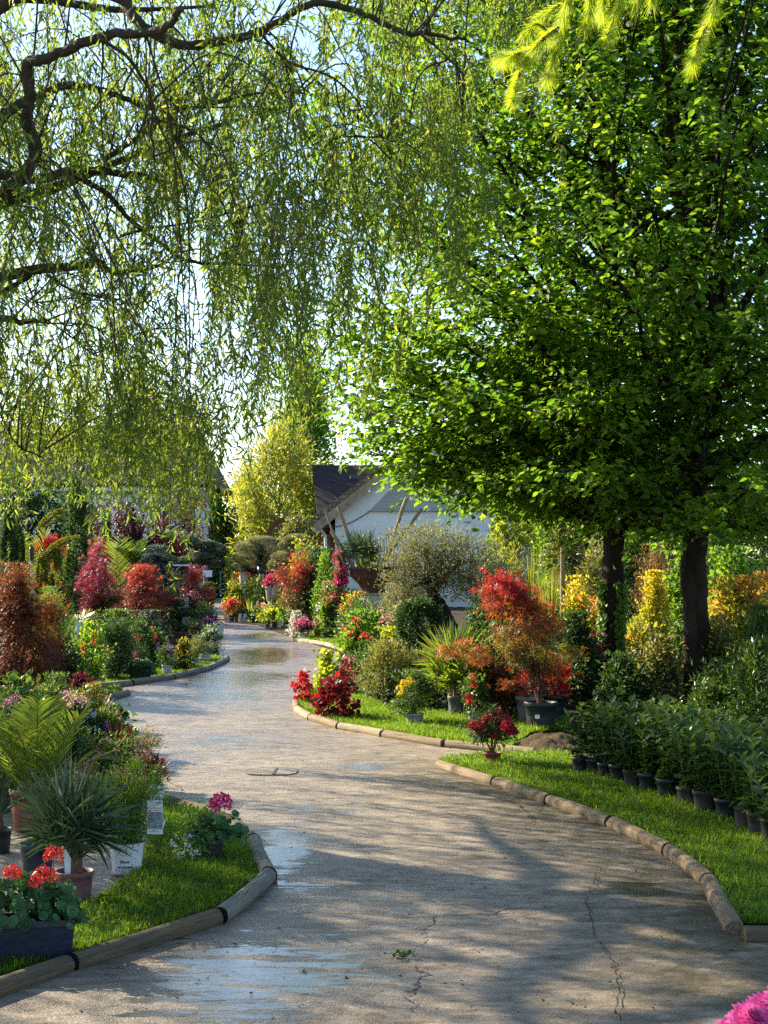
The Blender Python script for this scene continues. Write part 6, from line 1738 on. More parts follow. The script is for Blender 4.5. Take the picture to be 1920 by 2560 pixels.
flower_heads(r_, [np.array([(px - 1036) * s, -.12, (1814 - py) * s]) for px, py in ((1008, 1704), (1022, 1698), (1030, 1706), (998, 1716), (1010, 1722), (1000, 1734), (1016, 1712))], 'yellow', .022, .022, 26, 'ball')
P('pieris', 'bronze green pieris in a dark grey pot on the sunny turf', 'potted shrub', 976, 1768, 1622, 150, 'lance', .055, 'grassy', 'dome', 4.2, ('pot_black', 48, 34, .84), None, 8)
P('pieris', 'grey green pieris in the rear dark pot left on the sunny turf', 'potted shrub', 928, 1752, 1620, 110, 'lance', .055, 'mid_green', 'dome', 4.2, ('pot_grey', 34, 32, .84))
P('pieris', 'narrow pieris squeezed between two dark pots on the sunny turf', 'potted shrub', 950, 1758, 1640, 70, 'lance', .05, 'grassy', 'dome', 4, ('pot_black', 34, 30, .84))
b = G(985, 1766); s = b[1] / F
mb = MB(); obox(mb, (-.09, -.12, .10), (.02, -.13, .17), .06, .004, (0, 1, .2)); tag(mb.build('price_card', 'old_timber', loc=b), 'tan price card leaning on the bronze pieris pot', 'card')
P('yellow_daylily', 'single yellow bloom before the dark pieris pot', 'yellow flower', 990, 1775, 1752, 22, 'lance', .03, 'fresh_green', 'spray', 2, fl=('yellow', 3, .02, .024, 10, 'ball'))
P('heuchera', 'dark wine red heuchera clump at the island tip', 'heuchera', 840, 1800, 1706, 108, 'round', .055, 'heuchera_leaf', 'dome', 4.2, None, None, 6, uptint=.1)
P('heuchera', 'purple pink heuchera behind the wine red clump', 'heuchera', 876, 1735, 1652, 64, 'round', .06, 'pink_maple', 'dome', 4.0, None)
P('heuchera', 'lime yellow heuchera dome at the island tip', 'heuchera', 816, 1736, 1646, 78, 'round', .06, 'lime_green', 'dome', 4.5, None, None, 4)
P('begonia', 'scarlet begonia beside the log at the island tip', 'begonia', 758, 1762, 1690, 42, 'broad', .05, 'scarlet_leaf', 'dome', 3.5, None, ('red', 8, .04, .035, 16, 'ball'))
straps('green_tuft', 'bright green grassy tuft between lime heuchera and begonia', 'grass tuft', 800, 1766, 1680, 90, 60, 'fresh_green', .012, bend=(.2, .7))
b = G(1045, 1765); s = b[1] / F
t = P('ball_standard', 'clipped dark green ball tree on a thin pale stem', 'topiary', 1046, 1765, 1502, 106, 'ovate', .035, 'dark_green', 'ball', 7, None, None, 6, clumps=60, z0=.60, irr=.06, sig=.14, uptint=.1, shell=.8)
mb = MB(); tube(mb, smooth_path([(0, 0, 0), (.02, 0, .35), (-.01, 0, .68)], 6), [.017] * 13, 8, .05); tube(mb, [(.03, -.02, 0), (.03, -.02, .62)], .008, 6); mb.build('stem', 'old_timber', t)

# olive with its leaning black trunk
b = G(1140, 1682); s = b[1] / F
ol = thing('olive_tree', 'old olive tree with a leaning black trunk and silvery crown', 'olive tree', b)
def op(px, py, dy=0.0): return np.array([(px - 1140) * s, dy, (1682 - py) * s])
tb = MB()
tube(tb, smooth_path([op(1140, 1690), op(1136, 1640), op(1130, 1590), op(1112, 1535), op(1085, 1492), op(1076, 1450), op(1088, 1415)], 8), np.linspace(.135, .065, 49), 14, .10)
for q in ((1010, 1450), (1000, 1500), (1060, 1380), (1150, 1400), (1180, 1450), (1120, 1360), (960, 1420), (1200, 1400)):
    tube(tb, smooth_path([op(1088, 1470), (op(1088, 1440) + op(*q)) / 2 + [0, RG.normal() * .2, .05], op(*q, RG.normal() * .3)], 6), np.linspace(.05, .012, 13), 8, .1)
tb.build('trunk', 'bark_olive', ol, smooth=True)
mb = MB(); cs = []
for (px, py, rx, rz, n) in ((1080, 1410, 100, 70, 3000), (1012, 1440, 48, 62, 1300), (1170, 1420, 85, 70, 2300), (1030, 1490, 50, 25, 450), (1195, 1475, 50, 40, 600), (1000, 1512, 44, 34, 500), (1060, 1350, 90, 40, 1300)):
    m2 = MB(); crown(m2, rx * s, -rz * s, rz * s, int(n * 1.5), 'lance', .062, 'ball', 46, .5, 1.0, .22, .2)
    c = op(px, py, RG.normal() * .25)
    for v_, f_, t_ in zip(m2.v, m2.f, m2.t): mb.add(v_ + c, f_ - f_.min(), t_)
mb.build('crown', 'olive_leaf', ol)
mb = MB(); n = 46
sm = tb2 = MB(); e = np.stack([RG.uniform(-130, 110, n) * s - 60 * s, RG.normal(size=n) * .3, RG.uniform(300, 390, n) * s * .92], 1)
for q in e:
    sp = smooth_path([q - [RG.normal() * .1, 0, .5], q - [0, 0, .2], q], 3); tube(sm, sp, .004, 4)
    m = 14; k_ = RG.integers(0, len(sp), m); leaves(mb, 'lance', sp[k_], nrm(rdir(m) + UP * .5), rdir(m), .055, rnd(m))
tag(sm.build('shoots', 'bark_twig', ol), kind='stuff'); mb.build('shoot_leaves', 'olive_leaf', ol)

# soil heap by the island
b = G(1372, 1868); s = b[1] / F
g = np.linspace(-1, 1, 26); XX, YY = np.meshgrid(g, g)
hgt = np.clip(1 - XX ** 2 - YY ** 2, 0, 1) ** .8 * .075 * (1 + .5 * np.sin(XX * 5) * np.cos(YY * 6)) + RG.normal(size=XX.shape) * .006 - .004
i = np.arange(25 * 25); r, c = i // 25, i % 25
mb = MB().add(np.stack([XX.ravel() * 90 * s, YY.ravel() * .42, hgt.ravel()], 1), np.stack([r * 26 + c, r * 26 + c + 1, (r + 1) * 26 + c + 1, (r + 1) * 26 + c], 1))
o = mb.build('soil_heap', 'loose_dirt', loc=b + np.array([.03, .1, .01]), smooth=True); tag(o, 'low heap of loose brown soil and chips at the turf end', 'soil heap')

# ------------------------------------------------------------------ shrubs between island and far bed
P('hibiscus', 'leafy green hibiscus with coral blooms at the path side', 'flowering shrub', 900, 1712, 1555, 130, 'ovate', .06, 'fresh_green', 'dome', 4.2, None, ('coral', 7, .05, .045, 16, 'ball'))
P('hibiscus', 'glossy green shrub with a red bloom low on its path side', 'flowering shrub', 935, 1718, 1600, 100, 'ovate', .06, 'mid_green', 'dome', 4, None, ('red', 5, .05, .045, 16, 'ball'))
P('variegated_shrub', 'yellow green variegated shrub left of the ball tree', 'green shrub', 990, 1705, 1590, 120, 'ovate', .055, 'lime_green', 'dome', 4)
P('variegated_shrub', 'yellow flowering ground plant spilling over the far log edge', 'yellow flowers', 888, 1668, 1622, 50, 'ovate', .05, 'gold_leaf', 'dome', 4)
P('leafy_shrub', 'grey leaved shrub in front of the olive trunk', 'green shrub', 1010, 1690, 1530, 130, 'ovate', .055, 'olive_leaf', 'dome', 4, fl=('pink', 6, .06, .045, 14, 'ball'))
P('leafy_shrub', 'dark shrub behind the clipped ball tree', 'green shrub', 1085, 1735, 1655, 110, 'ovate', .055, 'dark_green', 'dome', 4)
P('rhododendron', 'rhododendron with salmon pink blooms under the ball tree', 'flowering shrub', 1078, 1775, 1668, 90, 'ovate', .055, 'plum_leaf', 'dome', 4, None, ('salmon', 6, .04, .03, 18, 'ball'))
P('rhododendron', 'green shrub with a coral bloom left of the olive trunk', 'flowering shrub', 905, 1640, 1515, 110, 'ovate', .06, 'mid_green', 'dome', 4, None, ('pink', 8, .06, .045, 16, 'ball'))
P('dark_laurel_bush', 'dark glossy bush between fan palm and red maple', 'green shrub', 1220, 1790, 1590, 170, 'ovate', .06, 'dark_green', 'dome', 4.5)
P('dark_laurel_bush', 'variegated pale bush left under the red maple', 'green shrub', 1180, 1785, 1645, 110, 'ovate', .05, 'grey_green', 'dome', 4)
P('dark_laurel_bush', 'black green laurel mass behind the maple pots', 'green shrub', 1290, 1760, 1585, 190, 'ovate', .065, 'dark_green', 'dome', 5)
P('dark_laurel_bush', 'dark shrub reaching to the ivy trunk', 'green shrub', 1440, 1775, 1570, 170, 'ovate', .065, 'dark_green', 'dome', 5)
P('orange_shrub', 'copper tipped shrub low under the red maple', 'orange shrub', 1240, 1800, 1668, 130, 'lance', .06, 'brown_maple', 'dome', 3.0)

# ------------------------------------------------------------------ far bed right of the path
def small(label, cat, x, yb, yt, w, mat, leaf='ovate', pt=None, fl=None, name='potted_flower', **kw):
    return P(name, label, cat, x, yb, yt, w, leaf, kw.pop('ls', .06), mat, kw.pop('shape', 'dome'), kw.pop('cov', 3.6), pt, fl, kw.pop('nst', 3), clumps=kw.pop('clumps', 18), **kw)
small('orange red flowers in a dark green pot at the path corner', 'potted flower', 578, 1556, 1508, 34, 'orange_maple', 'ovate', ('pot_green', 16, 18), ('coral', 10, .09, .06, 16, 'ball'))
small('small plant in a terracotta pot second from the path corner', 'potted plant', 591, 1556, 1525, 20, 'mid_green', pt=('pot_terracotta', 10, 17))
w1 = small('pale leaved plant in the left of two white tagged pots', 'potted plant', 602, 1557, 1525, 18, 'grey_green', pt=('pot_white', 13, 16, .7))
w2 = small('pale leaved plant in the right of two white tagged pots', 'potted plant', 614, 1557, 1526, 18, 'grey_green', pt=('pot_white', 13, 16, .7))
for q in (w1, w2):
    s = q.location[1] / F
    mb = MB(); obox(mb, (-2 * s, -.09, 12 * s), (0, -.1, 23 * s), 7 * s, .005, (0, 1, 0)); mb.build('tag', 'tag_white', q)
small('dark mixed plant in black pots between white tags and pink azalea', 'potted plant', 638, 1558, 1522, 34, 'mid_green', pt=('pot_black', 22, 14))
P('azalea', 'pink azalea arching left over the far pots', 'azalea', 662, 1556, 1518, 50, 'ovate', .06, 'fresh_green', 'dome', 4, ('pot_black', 22, 16), ('pink', 26, .06, .05, 14, 'ball'))
small('lime hosta in a grey pot right of the pink azalea', 'hosta', 668, 1570, 1530, 40, 'lime_green', 'broad', ('pot_grey', 15, 18), ls=.1)
small('lime hosta in a green pot next to the white label pot', 'hosta', 686, 1570, 1530, 36, 'lime_green', 'broad', ('pot_green', 15, 16), ls=.1)
w1 = small('green plant in a grey pot with a big white label', 'potted plant', 706, 1573, 1525, 34, 'fresh_green', 'ovate', ('pot_grey', 16, 18))
s = w1.location[1] / F
mb = MB(); obox(mb, (-1 * s, -.15, 9 * s), (1 * s, -.17, 23 * s), 9 * s, .005, (0, 1, 0)); mb.build('tag', 'tag_white', w1)
small('white blooms in a round grey pot by the label pot', 'potted flower', 724, 1572, 1530, 32, 'mid_green', 'ovate', ('pot_grey', 18, 15), ('white', 10, .06, .05, 10, 'ball'))
P('silver_cascade', 'silver white flowers cascading at the far log end', 'white flowers', 742, 1594, 1538, 40, 'ovate', .05, 'silver_leaf', 'dome', 3, None, ('white', 24, .05, .04, 8, 'loose'))
small('pink flower plumes hanging from a white pot at the far turf', 'potted flower', 758, 1598, 1545, 36, 'mid_green', 'ovate', ('pot_white', 26, 16), ('pink', 12, .09, .05, 22, 'ball'))
small('salmon flowers over a terracotta pot on the far turf', 'potted flower', 795, 1596, 1545, 36, 'fresh_green', 'ovate', ('pot_terracotta', 20, 18), ('pink', 8, .07, .05, 18, 'ball'))
small('leafy green climber in a dark green pot on the far turf', 'potted plant', 822, 1600, 1500, 34, 'fresh_green', 'ovate', ('pot_green', 22, 18), shape='column')
small('tall bare stem plant in a tall terracotta pot on the far turf', 'potted plant', 848, 1598, 1480, 30, 'mid_green', 'ovate', ('pot_terracotta', 20, 28), cov=1.6, shape='spray')
small('white snow flowers spilling from a white pot by the far log edge', 'potted flower', 878, 1622, 1560, 46, 'silver_leaf', 'ovate', ('pot_white', 22, 24, .85), ('white', 26, .05, .045, 9, 'ball'))
small('coral red flowers behind the white snow flowers', 'potted flower', 896, 1622, 1535, 40, 'mid_green', 'ovate', None, ('coral', 12, .07, .05, 16, 'loose'))
straps('flax', 'golden flax fanning upright behind the white tagged pots', 'flax', 626, 1552, 1494, 56, 26, 'gold_leaf', .035, bend=(.02, .2), spread=.6)
straps('flax', 'orange bronze flax right of the golden one', 'flax', 702, 1556, 1496, 44, 22, 'bronze_strap', .035, bend=(.02, .2), spread=.6)
straps('feather_grass', 'arching yellow grass left of the bougainvillea foot', 'grass tuft', 795, 1590, 1492, 110, 60, 'grassy', .02, bend=(.4, .9))
straps('flax', 'green and yellow striped flax right of the pergola roses', 'flax', 912, 1600, 1490, 50, 24, 'bamboo_leaf', .03, bend=(.05, .25), spread=.5)
P('nandina', 'yellow orange nandina mound at the path corner', 'yellow shrub', 590, 1545, 1470, 60, 'ovate', .08, 'gold_leaf', 'dome', 4, None, None, 3, uptint=-.2)
P('nandina', 'red tinted nandina above the yellow mound', 'red shrub', 610, 1538, 1436, 76, 'ovate', .08, 'photinia_leaf', 'dome', 4, None, None, 4, uptint=.9)
P('leafy_shrub', 'lime shrub in the middle of the far right bed', 'green shrub', 650, 1545, 1462, 80, 'ovate', .08, 'lime_green', 'dome', 4, None, None, 4)
P('leafy_shrub', 'dark green clipped bush beside the urn with pink flowers', 'green shrub', 660, 1550, 1455, 64, 'ovate', .06, 'dark_green', 'dome', 6, None, None, 3, irr=.1)
P('leafy_shrub', 'dark crimson leaved shrub left of the pink topped urn', 'red shrub', 638, 1530, 1432, 80, 'ovate', .07, 'plum_leaf', 'dome', 4, None, None, 4)
P('leafy_shrub', 'mixed green shrub beneath the coral red maple', 'green shrub', 735, 1568, 1490, 110, 'ovate', .07, 'grassy', 'dome', 4, None, None, 4)
P('leafy_shrub', 'yellow green shrub behind the hostas', 'green shrub', 700, 1560, 1500, 90, 'ovate', .07, 'lime_green', 'dome', 4, None, None, 4)
P('leafy_shrub', 'large dark green evergreen right of the coral red maple', 'green shrub', 800, 1575, 1402, 100, 'ovate', .08, 'dark_green', 'dome', 5, None, None, 5, maxn=5000)
P('leafy_shrub', 'yellow topped evergreen behind the coral red maple', 'green shrub', 770, 1560, 1372, 90, 'ovate', .08, 'golden_conifer', 'dome', 4, None, None, 5)
P('leafy_shrub', 'pale ochre shrub left above the coral red maple', 'green shrub', 745, 1550, 1378, 60, 'ovate', .08, 'gold_leaf', 'dome', 3.5, None, None, 5)
P('leafy_shrub', 'stepped bright green conifer left of the bougainvillea', 'green shrub', 812, 1585, 1400, 44, 'dia', .06, 'fresh_green', 'column', 5, None, None, 2, irr=.3)
P('leafy_shrub', 'brown grey twiggy shrub below the coral red maple', 'green shrub', 755, 1575, 1468, 80, 'dia', .06, 'grassy', 'dome', 2.5, None, None, 9, stem='stem_red')
P('coral_maple', 'coral red japanese maple in the far right bed', 'japanese maple', 752, 1575, 1400, 96, 'star', .08, 'red_maple', 'column', 5.5, None, None, 8, uptint=.8, z0=.4, stem='stem_red', sr=.02, lean=-10)
u_ = P('pink_urn', 'grey stone urn crowned with hot pink flowers', 'flower urn', 678, 1560, 1446, 36, 'ovate', .07, 'mid_green', 'dome', 3, None, ('hot_pink', 16, .09, .06, 22, 'ball'), 3, z0=.80)
s = u_.location[1] / F
mb = MB(); lathe(mb, [(.001, 0), (14 * s, 0), (14 * s, 4 * s), (8 * s, 10 * s), (7 * s, 50 * s), (11 * s, 60 * s), (15 * s, 85 * s), (17 * s, 95 * s), (14 * s, 95 * s)], 20); mb.build('urn', 'pot_pale', u_, smooth=True)
b = G(716, 1566); s = b[1] / F
mb = MB(); lathe(mb, [(.001, 0), (9 * s, 0), (14 * s, 16 * s), (15 * s, 28 * s), (9 * s, 42 * s), (6 * s, 50 * s), (8 * s, 56 * s), (6 * s, 56 * s)], 20); tag(mb.build('terracotta_jar', 'pot_terracotta', loc=b + np.array([0, .5, .5]), smooth=True), 'tan terracotta jar left of the yellow grass', 'jar')
mb = MB(); box(mb, (-.2, -.2, 0), (.2, .2, .5)); tag(mb.build('plinth', 'stone_cream', loc=b + np.array([0, .5, 0])), 'low stone plinth hidden among flowers under the terracotta jar', 'plinth')
P('bougainvillea', 'narrow bougainvillea pillar of hot pink blossom before the great urn', 'bougainvillea', 838, 1600, 1376, 40, 'ovate', .06, 'mid_green', 'column', 3, None, ('hot_pink', 34, .10, .055, 20, 'loose'), 3, lean=14)
t = P('pergola_rose', 'orange pink climber over a small arch below the great urn', 'climbing rose', 882, 1605, 1492, 74, 'ovate', .06, 'lime_green', 'dome', 3.2, None, ('coral', 14, .07, .05, 16, 'loose'), 5, z0=.55)
P('pink_rose', 'rose bush with a large pink cluster right of the small arch', 'rose bush', 900, 1610, 1512, 60, 'ovate', .06, 'mid_green', 'dome', 3.4, None, ('pink', 10, .11, .055, 26, 'ball'), 4)
P('pink_rose', 'shrub with pink plumes under the olive crown', 'rose bush', 985, 1640, 1490, 90, 'ovate', .06, 'mid_green', 'dome', 3.4, None, ('pink', 9, .10, .055, 22, 'loose'), 4)
P('pink_rose', 'shrub with white and rose blossoms left of the bougainvillea', 'rose bush', 822, 1598, 1475, 60, 'ovate', .06, 'grassy', 'dome', 3.2, None, ('white', 8, .07, .05, 14, 'ball'), 4)
P('leafy_shrub', 'green bank between far turf and olive', 'green shrub', 950, 1650, 1530, 130, 'ovate', .06, 'mid_green', 'dome', 4, None, ('salmon', 6, .06, .05, 12, 'ball'), 4)
P('leafy_shrub', 'dark bush under the great urn', 'green shrub', 890, 1590, 1492, 110, 'ovate', .06, 'dark_green', 'dome', 4.5, None, None, 4)
P('leafy_shrub', 'dark foliage right of the great urn', 'green shrub', 1000, 1600, 1470, 100, 'ovate', .06, 'dark_green', 'dome', 4.5, None, None, 4)
# cloud-pruned olives at the path end
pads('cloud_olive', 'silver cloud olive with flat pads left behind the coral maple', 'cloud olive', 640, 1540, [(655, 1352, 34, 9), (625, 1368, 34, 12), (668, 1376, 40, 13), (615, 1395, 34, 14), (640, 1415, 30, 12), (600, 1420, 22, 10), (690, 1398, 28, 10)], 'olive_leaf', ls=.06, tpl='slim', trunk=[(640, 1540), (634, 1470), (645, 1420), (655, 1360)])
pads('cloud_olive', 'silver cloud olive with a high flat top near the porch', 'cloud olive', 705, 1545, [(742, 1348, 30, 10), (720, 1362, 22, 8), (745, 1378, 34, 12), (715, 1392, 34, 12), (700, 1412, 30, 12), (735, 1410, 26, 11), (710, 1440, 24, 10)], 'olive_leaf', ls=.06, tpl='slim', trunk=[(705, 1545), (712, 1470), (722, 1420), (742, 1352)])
b = G(608, 1540); s = b[1] / F
st = thing('stone_figure', 'cream weathered stone column figure at the path end', 'garden ornament', b)
mb = MB(); lathe(mb, [(.001, 0), (9 * s, 0), (9 * s, 8 * s), (6 * s, 14 * s), (5 * s, 60 * s), (8 * s, 80 * s), (10 * s, 100 * s), (7 * s, 112 * s), (8 * s, 122 * s), (6 * s, 132 * s), (.001, 136 * s)], 14); mb.build('body', 'stone_cream', st, smooth=True)
b = G(652, 1545); s = b[1] / F
hp = thing('blue_pot', 'blue grey tub on legs under the cloud olives', 'plant pot', b)
mb = MB(); lathe(mb, [(.001, 108 * s), (6 * s, 108 * s), (9 * s, 128 * s), (8 * s, 128 * s)], 16); mb.build('tub', 'blue_pot_mat' if 'blue_pot_mat' in MATS else 'pot_navy', hp, smooth=True)
mb = MB()
for a in (0, 2.1, 4.2): tube(mb, [(7 * s * math.cos(a), 7 * s * math.sin(a), 0), (5 * s * math.cos(a), 5 * s * math.sin(a), 112 * s)], .02, 5)
mb.build('legs', 'white_metal', hp)
# rusty arch
b = G(712, 1530); s = b[1] / F
mb = MB()
a = np.linspace(math.radians(100), math.radians(200), 14); R0, R1 = 42 * s, 52 * s
V = [];  
for q in a:
    for r_, y_ in ((R0, -.25), (R1, -.25), (R1, .25), (R0, .25)): V.append((r_ * math.cos(q) + 6 * s, y_, r_ * math.sin(q) + 184 * s))
mb.add(V, [(4 * i + j, 4 * i + (j + 1) % 4, 4 * i + 4 + (j + 1) % 4, 4 * i + 4 + j) for i in range(13) for j in range(4)])
t = thing('rusty_arch', 'rusty curved iron arch segment under the bamboo', 'garden arch', b)
mb.build('arch', 'rust_iron', t)
mb = MB(); tube(mb, [(-42 * s, 0, 0), (-42 * s, 0, 170 * s)], .05, 8); mb.build('support', 'rust_iron', t)
# the great urn with palms and poles
b = G(935, 1600); s = b[1] / F
ur = thing('great_urn', 'great rust brown bowl urn on a foot holding a palm before the house', 'urn', b)
mb = MB(); lathe(mb, [(.001, 118 * s), (30 * s, 118 * s), (33 * s, 124 * s), (40 * s, 140 * s), (52 * s, 152 * s), (60 * s, 160 * s), (60 * s, 176 * s), (64 * s, 177 * s), (66 * s, 182 * s), (58 * s, 182 * s), (54 * s, 165 * s), (.001, 160 * s)], 30); mb.build('bowl', 'iron_urn', ur, smooth=True)
mb = MB(); lathe(mb, [(.001, 0), (44 * s, 0), (44 * s, 20 * s), (36 * s, 24 * s), (34 * s, 110 * s), (40 * s, 118 * s), (.001, 119 * s)], 24); mb.build('pedestal', 'stone_cream', ur)
for (x0, y0, x1, y1, r_) in ((812, 1272, 866, 1430, 2.6), (846, 1266, 902, 1430, 5), (828, 1326, 890, 1428, 5), (1016, 1246, 952, 1430, 5), (1054, 1272, 940, 1428, 4.4), (925, 1326, 922, 1430, 3)):
    mb = MB(); p_ = np.linspace(0, 1, 7)[:, None]; A_ = np.array([(x1 - 935) * s, (x1 - 935) * .002, (1600 - y1) * s]); B_ = np.array([(x0 - 935) * s, -.1 + RG.normal() * .15, (1600 - y0) * s])
    tube(mb, A_ + (B_ - A_) * p_, r_ * s, 9, .06); o = mb.build('wooden_pole', 'old_timber', ur, smooth=False)
fan_palm('urn_palm', 'spiky fan palm growing in the great urn', 'palm', 906, 1600, 1486, 100, 11, 'fan_palm_leaf', None, elev=(50, 85), bl=.5, loc_z=170 * s)
P('urn_filler', 'pale leafy plants filling the great urn', 'green plant', 925, 1600, 1380, 70, 'ovate', .07, 'lime_green', 'dome', 3.0, z0=.77, nst=0)

# ------------------------------------------------------------------ nursery stock behind the laurels
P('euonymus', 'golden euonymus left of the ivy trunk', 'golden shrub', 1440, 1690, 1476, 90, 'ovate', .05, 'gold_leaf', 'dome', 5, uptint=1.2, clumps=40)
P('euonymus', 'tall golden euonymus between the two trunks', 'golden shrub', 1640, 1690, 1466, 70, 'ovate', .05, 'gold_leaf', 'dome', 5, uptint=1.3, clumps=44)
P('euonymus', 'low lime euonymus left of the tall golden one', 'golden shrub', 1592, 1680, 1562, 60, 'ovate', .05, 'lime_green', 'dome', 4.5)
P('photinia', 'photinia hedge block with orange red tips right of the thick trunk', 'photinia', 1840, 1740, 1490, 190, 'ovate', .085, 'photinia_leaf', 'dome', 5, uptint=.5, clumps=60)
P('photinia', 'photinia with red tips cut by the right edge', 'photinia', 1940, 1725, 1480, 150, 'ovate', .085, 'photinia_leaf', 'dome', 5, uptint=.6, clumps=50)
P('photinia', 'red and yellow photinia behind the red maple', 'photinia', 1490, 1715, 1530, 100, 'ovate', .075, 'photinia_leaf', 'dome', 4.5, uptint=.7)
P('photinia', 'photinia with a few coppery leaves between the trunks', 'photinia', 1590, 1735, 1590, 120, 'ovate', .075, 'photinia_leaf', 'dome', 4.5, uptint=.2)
P('elaeagnus', 'yellow leaved elaeagnus behind the laurels between the trunks', 'yellow shrub', 1640, 1790, 1620, 150, 'ovate', .06, 'grassy', 'dome', 4.2, uptint=.4, clumps=40)
P('elaeagnus', 'olive yellow shrub right of the thick trunk', 'yellow shrub', 1815, 1790, 1580, 130, 'ovate', .06, 'grassy', 'dome', 4.5)
P('elaeagnus', 'mixed dark green shrub at the right edge above the laurels', 'green shrub', 1905, 1810, 1560, 150, 'lance', .07, 'mid_green', 'dome', 4.5)
P('lime_hazel', 'bright green leafy shrub right of the thick trunk', 'green shrub', 1835, 1640, 1408, 150, 'broad', .08, 'fresh_green', 'dome', 4, clumps=40)
P('lime_hazel', 'lime leaved shrub in the gap left of the thick trunk', 'green shrub', 1700, 1650, 1420, 80, 'broad', .08, 'fresh_green', 'dome', 4)
P('dry_shrub', 'brown dry looking grassy shrub above the tall golden euonymus', 'brown shrub', 1640, 1620, 1398, 130, 'slim', .08, 'dry_grass', 'dome', 4)
P('feathery_pine', 'feathery grey green shrub left of the ivy trunk', 'feathery shrub', 1500, 1660, 1360, 100, 'slim', .10, 'grassy', 'dome', 4.5)
P('blue_spruce', 'flat blue spruce above the red maple', 'blue spruce', 1312, 1620, 1405, 80, 'slim', .06, 'blue_green', 'dome', 5, flat=.6)
P('yellow_cypress', 'thin yellow cypress above the red maple crown', 'yellow conifer', 1284, 1640, 1400, 36, 'slim', .07, 'gold_leaf', 'column', 5)
straps('reed_clump', 'tall bright reeds right of the red maple crown', 'reeds', 1375, 1650, 1400, 110, 80, 'bamboo_leaf', .022, bend=(.1, .5), spread=.5)
straps('reed_clump', 'pale green reeds left of the stake', 'reeds', 1335, 1640, 1360, 90, 70, 'bamboo_leaf', .022, bend=(.1, .4), spread=.4)
P('leafy_shrub', 'green shrub behind the olive crown on the right', 'green shrub', 1230, 1640, 1400, 120, 'ovate', .07, 'mid_green', 'dome', 4)
P('leafy_shrub', 'pale leaved shrub right of the red maple', 'green shrub', 1420, 1735, 1570, 100, 'ovate', .06, 'grey_green', 'dome', 4)
P('leafy_shrub', 'brown tinted shrub beside the ivy trunk', 'green shrub', 1478, 1765, 1610, 110, 'ovate', .06, 'plum_leaf', 'dome', 4)
P('leafy_shrub', 'tall dark hedge bush at the back between the trunks', 'green shrub', 1600, 1600, 1330, 150, 'ovate', .09, 'mid_green', 'dome', 4)
P('leafy_shrub', 'lit hedge bush behind the stake', 'green shrub', 1400, 1590, 1320, 160, 'ovate', .09, 'fresh_green', 'dome', 4)
P('leafy_shrub', 'lit shrub at the back right of the thick trunk', 'green shrub', 1800, 1590, 1350, 170, 'ovate', .09, 'mid_green', 'dome', 4)
P('leafy_shrub', 'dark shrub low behind the left laurel ranks', 'green shrub', 1560, 1800, 1660, 140, 'ovate', .06, 'dark_green', 'dome', 4.5)
P('leafy_shrub', 'dark shrub low behind the right laurel ranks', 'green shrub', 1790, 1830, 1680, 160, 'lance', .07, 'laurel_leaf', 'dome', 4.5)
P('leafy_shrub', 'taller dark laurel bush at the right edge', 'green shrub', 1900, 1850, 1640, 150, 'lance', .08, 'laurel_leaf', 'dome', 4.5)
b = G(1404, 1660); s = b[1] / F
mb = MB(); tube(mb, [(0, 0, 0), (.01, 0, 150 * s), (3 * s, 0, 300 * s)], [6 * s, 5.5 * s, 5 * s], 9, .04); tag(mb.build('wooden_stake', 'log_pale', loc=b), 'pale wooden stake rising behind the red maple', 'stake')

# ------------------------------------------------------------------ on the path and close by
b = G(680, 1930); s = b[1] / F
mh = thing('inspection_cover', 'flat inspection cover set in the path with a dark outline', 'manhole cover', b + np.array([0, 0, .004]))
rx_, ry_ = 64 * s, 9 * b[1] ** 2 / (F * CH)
a = np.linspace(0, 2 * np.pi, 40, endpoint=False)
se = lambda t: np.sign(np.cos(t)) * np.abs(np.cos(t)) ** .6
sn = lambda t: np.sign(np.sin(t)) * np.abs(np.sin(t)) ** .6
o1 = np.stack([rx_ * se(a), ry_ * sn(a), 0 * a + .003], 1); i1 = o1 * [.975, .92, 1]
mb = MB(); mb.add(np.concatenate([o1, i1]), [(j, (j + 1) % 40, 40 + (j + 1) % 40, 40 + j) for j in range(40)]); mb.build('gap', 'black_plastic', mh)
mb = MB(); mb.add(np.concatenate([i1 * [.995, .99, 1], [[0, 0, .004]]]), [(40, j, (j + 1) % 40) for j in range(40)]); o = mb.build('lid', 'path_concrete', mh); o.data.attributes.new('sheen', 'FLOAT', 'POINT').data.foreach_set('value', np.full(len(o.data.vertices), .8, np.float32))
mb = MB(); obox(mb, (.12 * rx_, -ry_ * .9, .006), (.14 * rx_, ry_ * .9, .006), .018, .002); mb.build('seam', 'black_plastic', mh)
for k, (px, py, r_) in enumerate(((984, 2384, 14), (1014, 2384, 15))):
    b = G(px, py + 8); s = b[1] / F
    lm = MB()
    n = 9
    leaves(lm, 'broad', np.array([[0, 0, .008]] * n) + RG.normal(size=(n, 3)) * [.012, .012, .003], nrm(rdir(n) * [1, 1, .3] + UP * .25), nrm(UP + rdir(n) * .4), .034 * rnd(n, .7, 1.1), rnd(n))
    o = lm.build('fallen_sprig', 'mid_green', loc=b); tag(o, ['left of two crumpled green leaf sprigs lying on the path', 'right of two crumpled green leaf sprigs lying on the path'][k], 'fallen leaf')
lm = MB()
n = 760
pp_ = np.array([G(RG.uniform(200, 1850), 1560 + 990 * RG.uniform(0, 1) ** .8) for _ in range(n)])
edge_ = [np.array(G(*q)) for q in ((1838, 2350), (1772, 2228), (1674, 2150), (1530, 2078), (1375, 2022), (1240, 1974), (1097, 1929))]
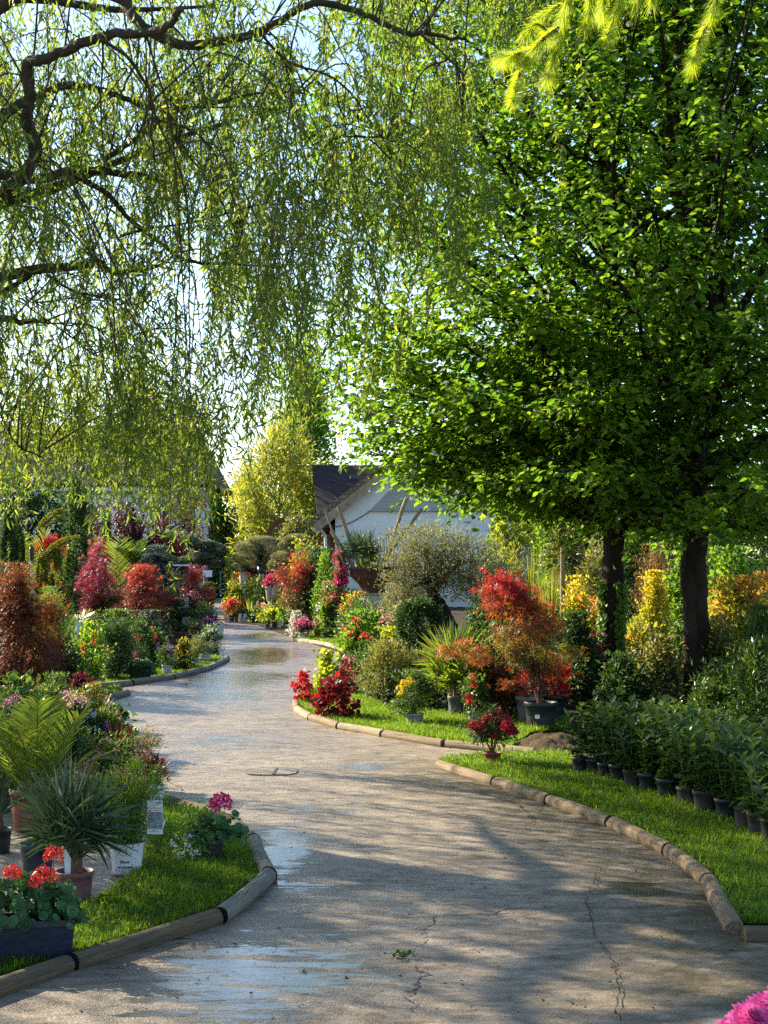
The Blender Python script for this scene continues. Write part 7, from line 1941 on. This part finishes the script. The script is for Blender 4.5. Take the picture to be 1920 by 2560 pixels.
for i_ in range(260):
    k_ = RG.integers(0, 6); pp_[i_] = edge_[k_] + (edge_[k_ + 1] - edge_[k_]) * RG.uniform() + np.array([-abs(RG.normal()) * .10, -abs(RG.normal()) * .05, 0])
for i_ in range(260, 400):
    pl_ = np.array(LAWN_R if i_ % 3 else LAWN_L); w3 = RG.dirichlet(np.ones(len(pl_)) * .35); q_ = (pl_ * w3[:, None]).sum(0)
    if in_poly(q_[None], pl_)[0]: pp_[i_] = q_ + [0, 0, .05]
pp_[:, 2] = np.maximum(pp_[:, 2], .007)
leaves(lm, 'dia', pp_, nrm(rdir(n) * [1, 1, .15]), nrm(UP + rdir(n) * .3), rnd(n, .006, .034) * np.where(np.arange(n) < 260, .6, 1), rnd(n))
tag(lm.build('litter', 'dead_leaf'), 'scattered dead leaves and chips on the path', 'leaf litter', kind='stuff')
# dahlia at the lower right corner
b = np.array([.83, 3.22, 0])
t = thing('dahlia', 'bright pink dahlia blooms in the lower right corner', 'dahlia', b)
pot(t, 'pot_black', .13, .30)
lm = MB(); crown(lm, .14, .30, .54, 220, 'ovate', .055, 'dome', 30, .1, sig=.1, irr=.05); lm.build('foliage', 'mid_green', t)
sm = MB()
for (px, py, r_) in ((1868, 2556, .048), (1925, 2545, .048), (1835, 2590, .040), (1960, 2512, .044), (1905, 2610, .045)):
    c = W(px, py, 3.22) - b + np.array([0, RG.normal() * .02, 0])
    tube(sm, [(c[0] * .4, 0, .34), c - [0, 0, .01]], .004, 6)
    mb = MB()
    nn = nrm(np.array([RG.normal() * .25, -.55, .85])); u_ = nrm(np.cross(nn, [1, .1, 0])); w_ = np.cross(nn, u_)
    for ringi, (rad, m, lift, ln) in enumerate(((.95, 24, -.2, 1.05), (.9, 23, .05, 1.0), (.8, 21, .3, .92), (.66, 18, .55, .82), (.5, 15, .85, .7), (.32, 11, 1.3, .55), (.16, 8, 2.2, .4))):
        aa = np.linspace(0, 2 * np.pi, m, endpoint=False) + ringi * .3 + RG.normal(size=m) * .05
        ax = nrm(np.cos(aa)[:, None] * u_ + np.sin(aa)[:, None] * w_ + nn * lift)
        rdl = np.cos(aa)[:, None] * u_ + np.sin(aa)[:, None] * w_
        leaves(mb, 'dpetal', c + rdl * r_ * .12 + nn * r_ * .10 * ringi, ax, nrm(nn * 1.0 - rdl * lift), r_ * ln * rnd(m, .9, 1.1), np.clip(.75 - .13 * ringi + RG.normal(size=m) * .12, 0, 1))
    mb.build('flower_head', 'petal_dahlia', t)
sm.build('stems', 'stem_green', t)
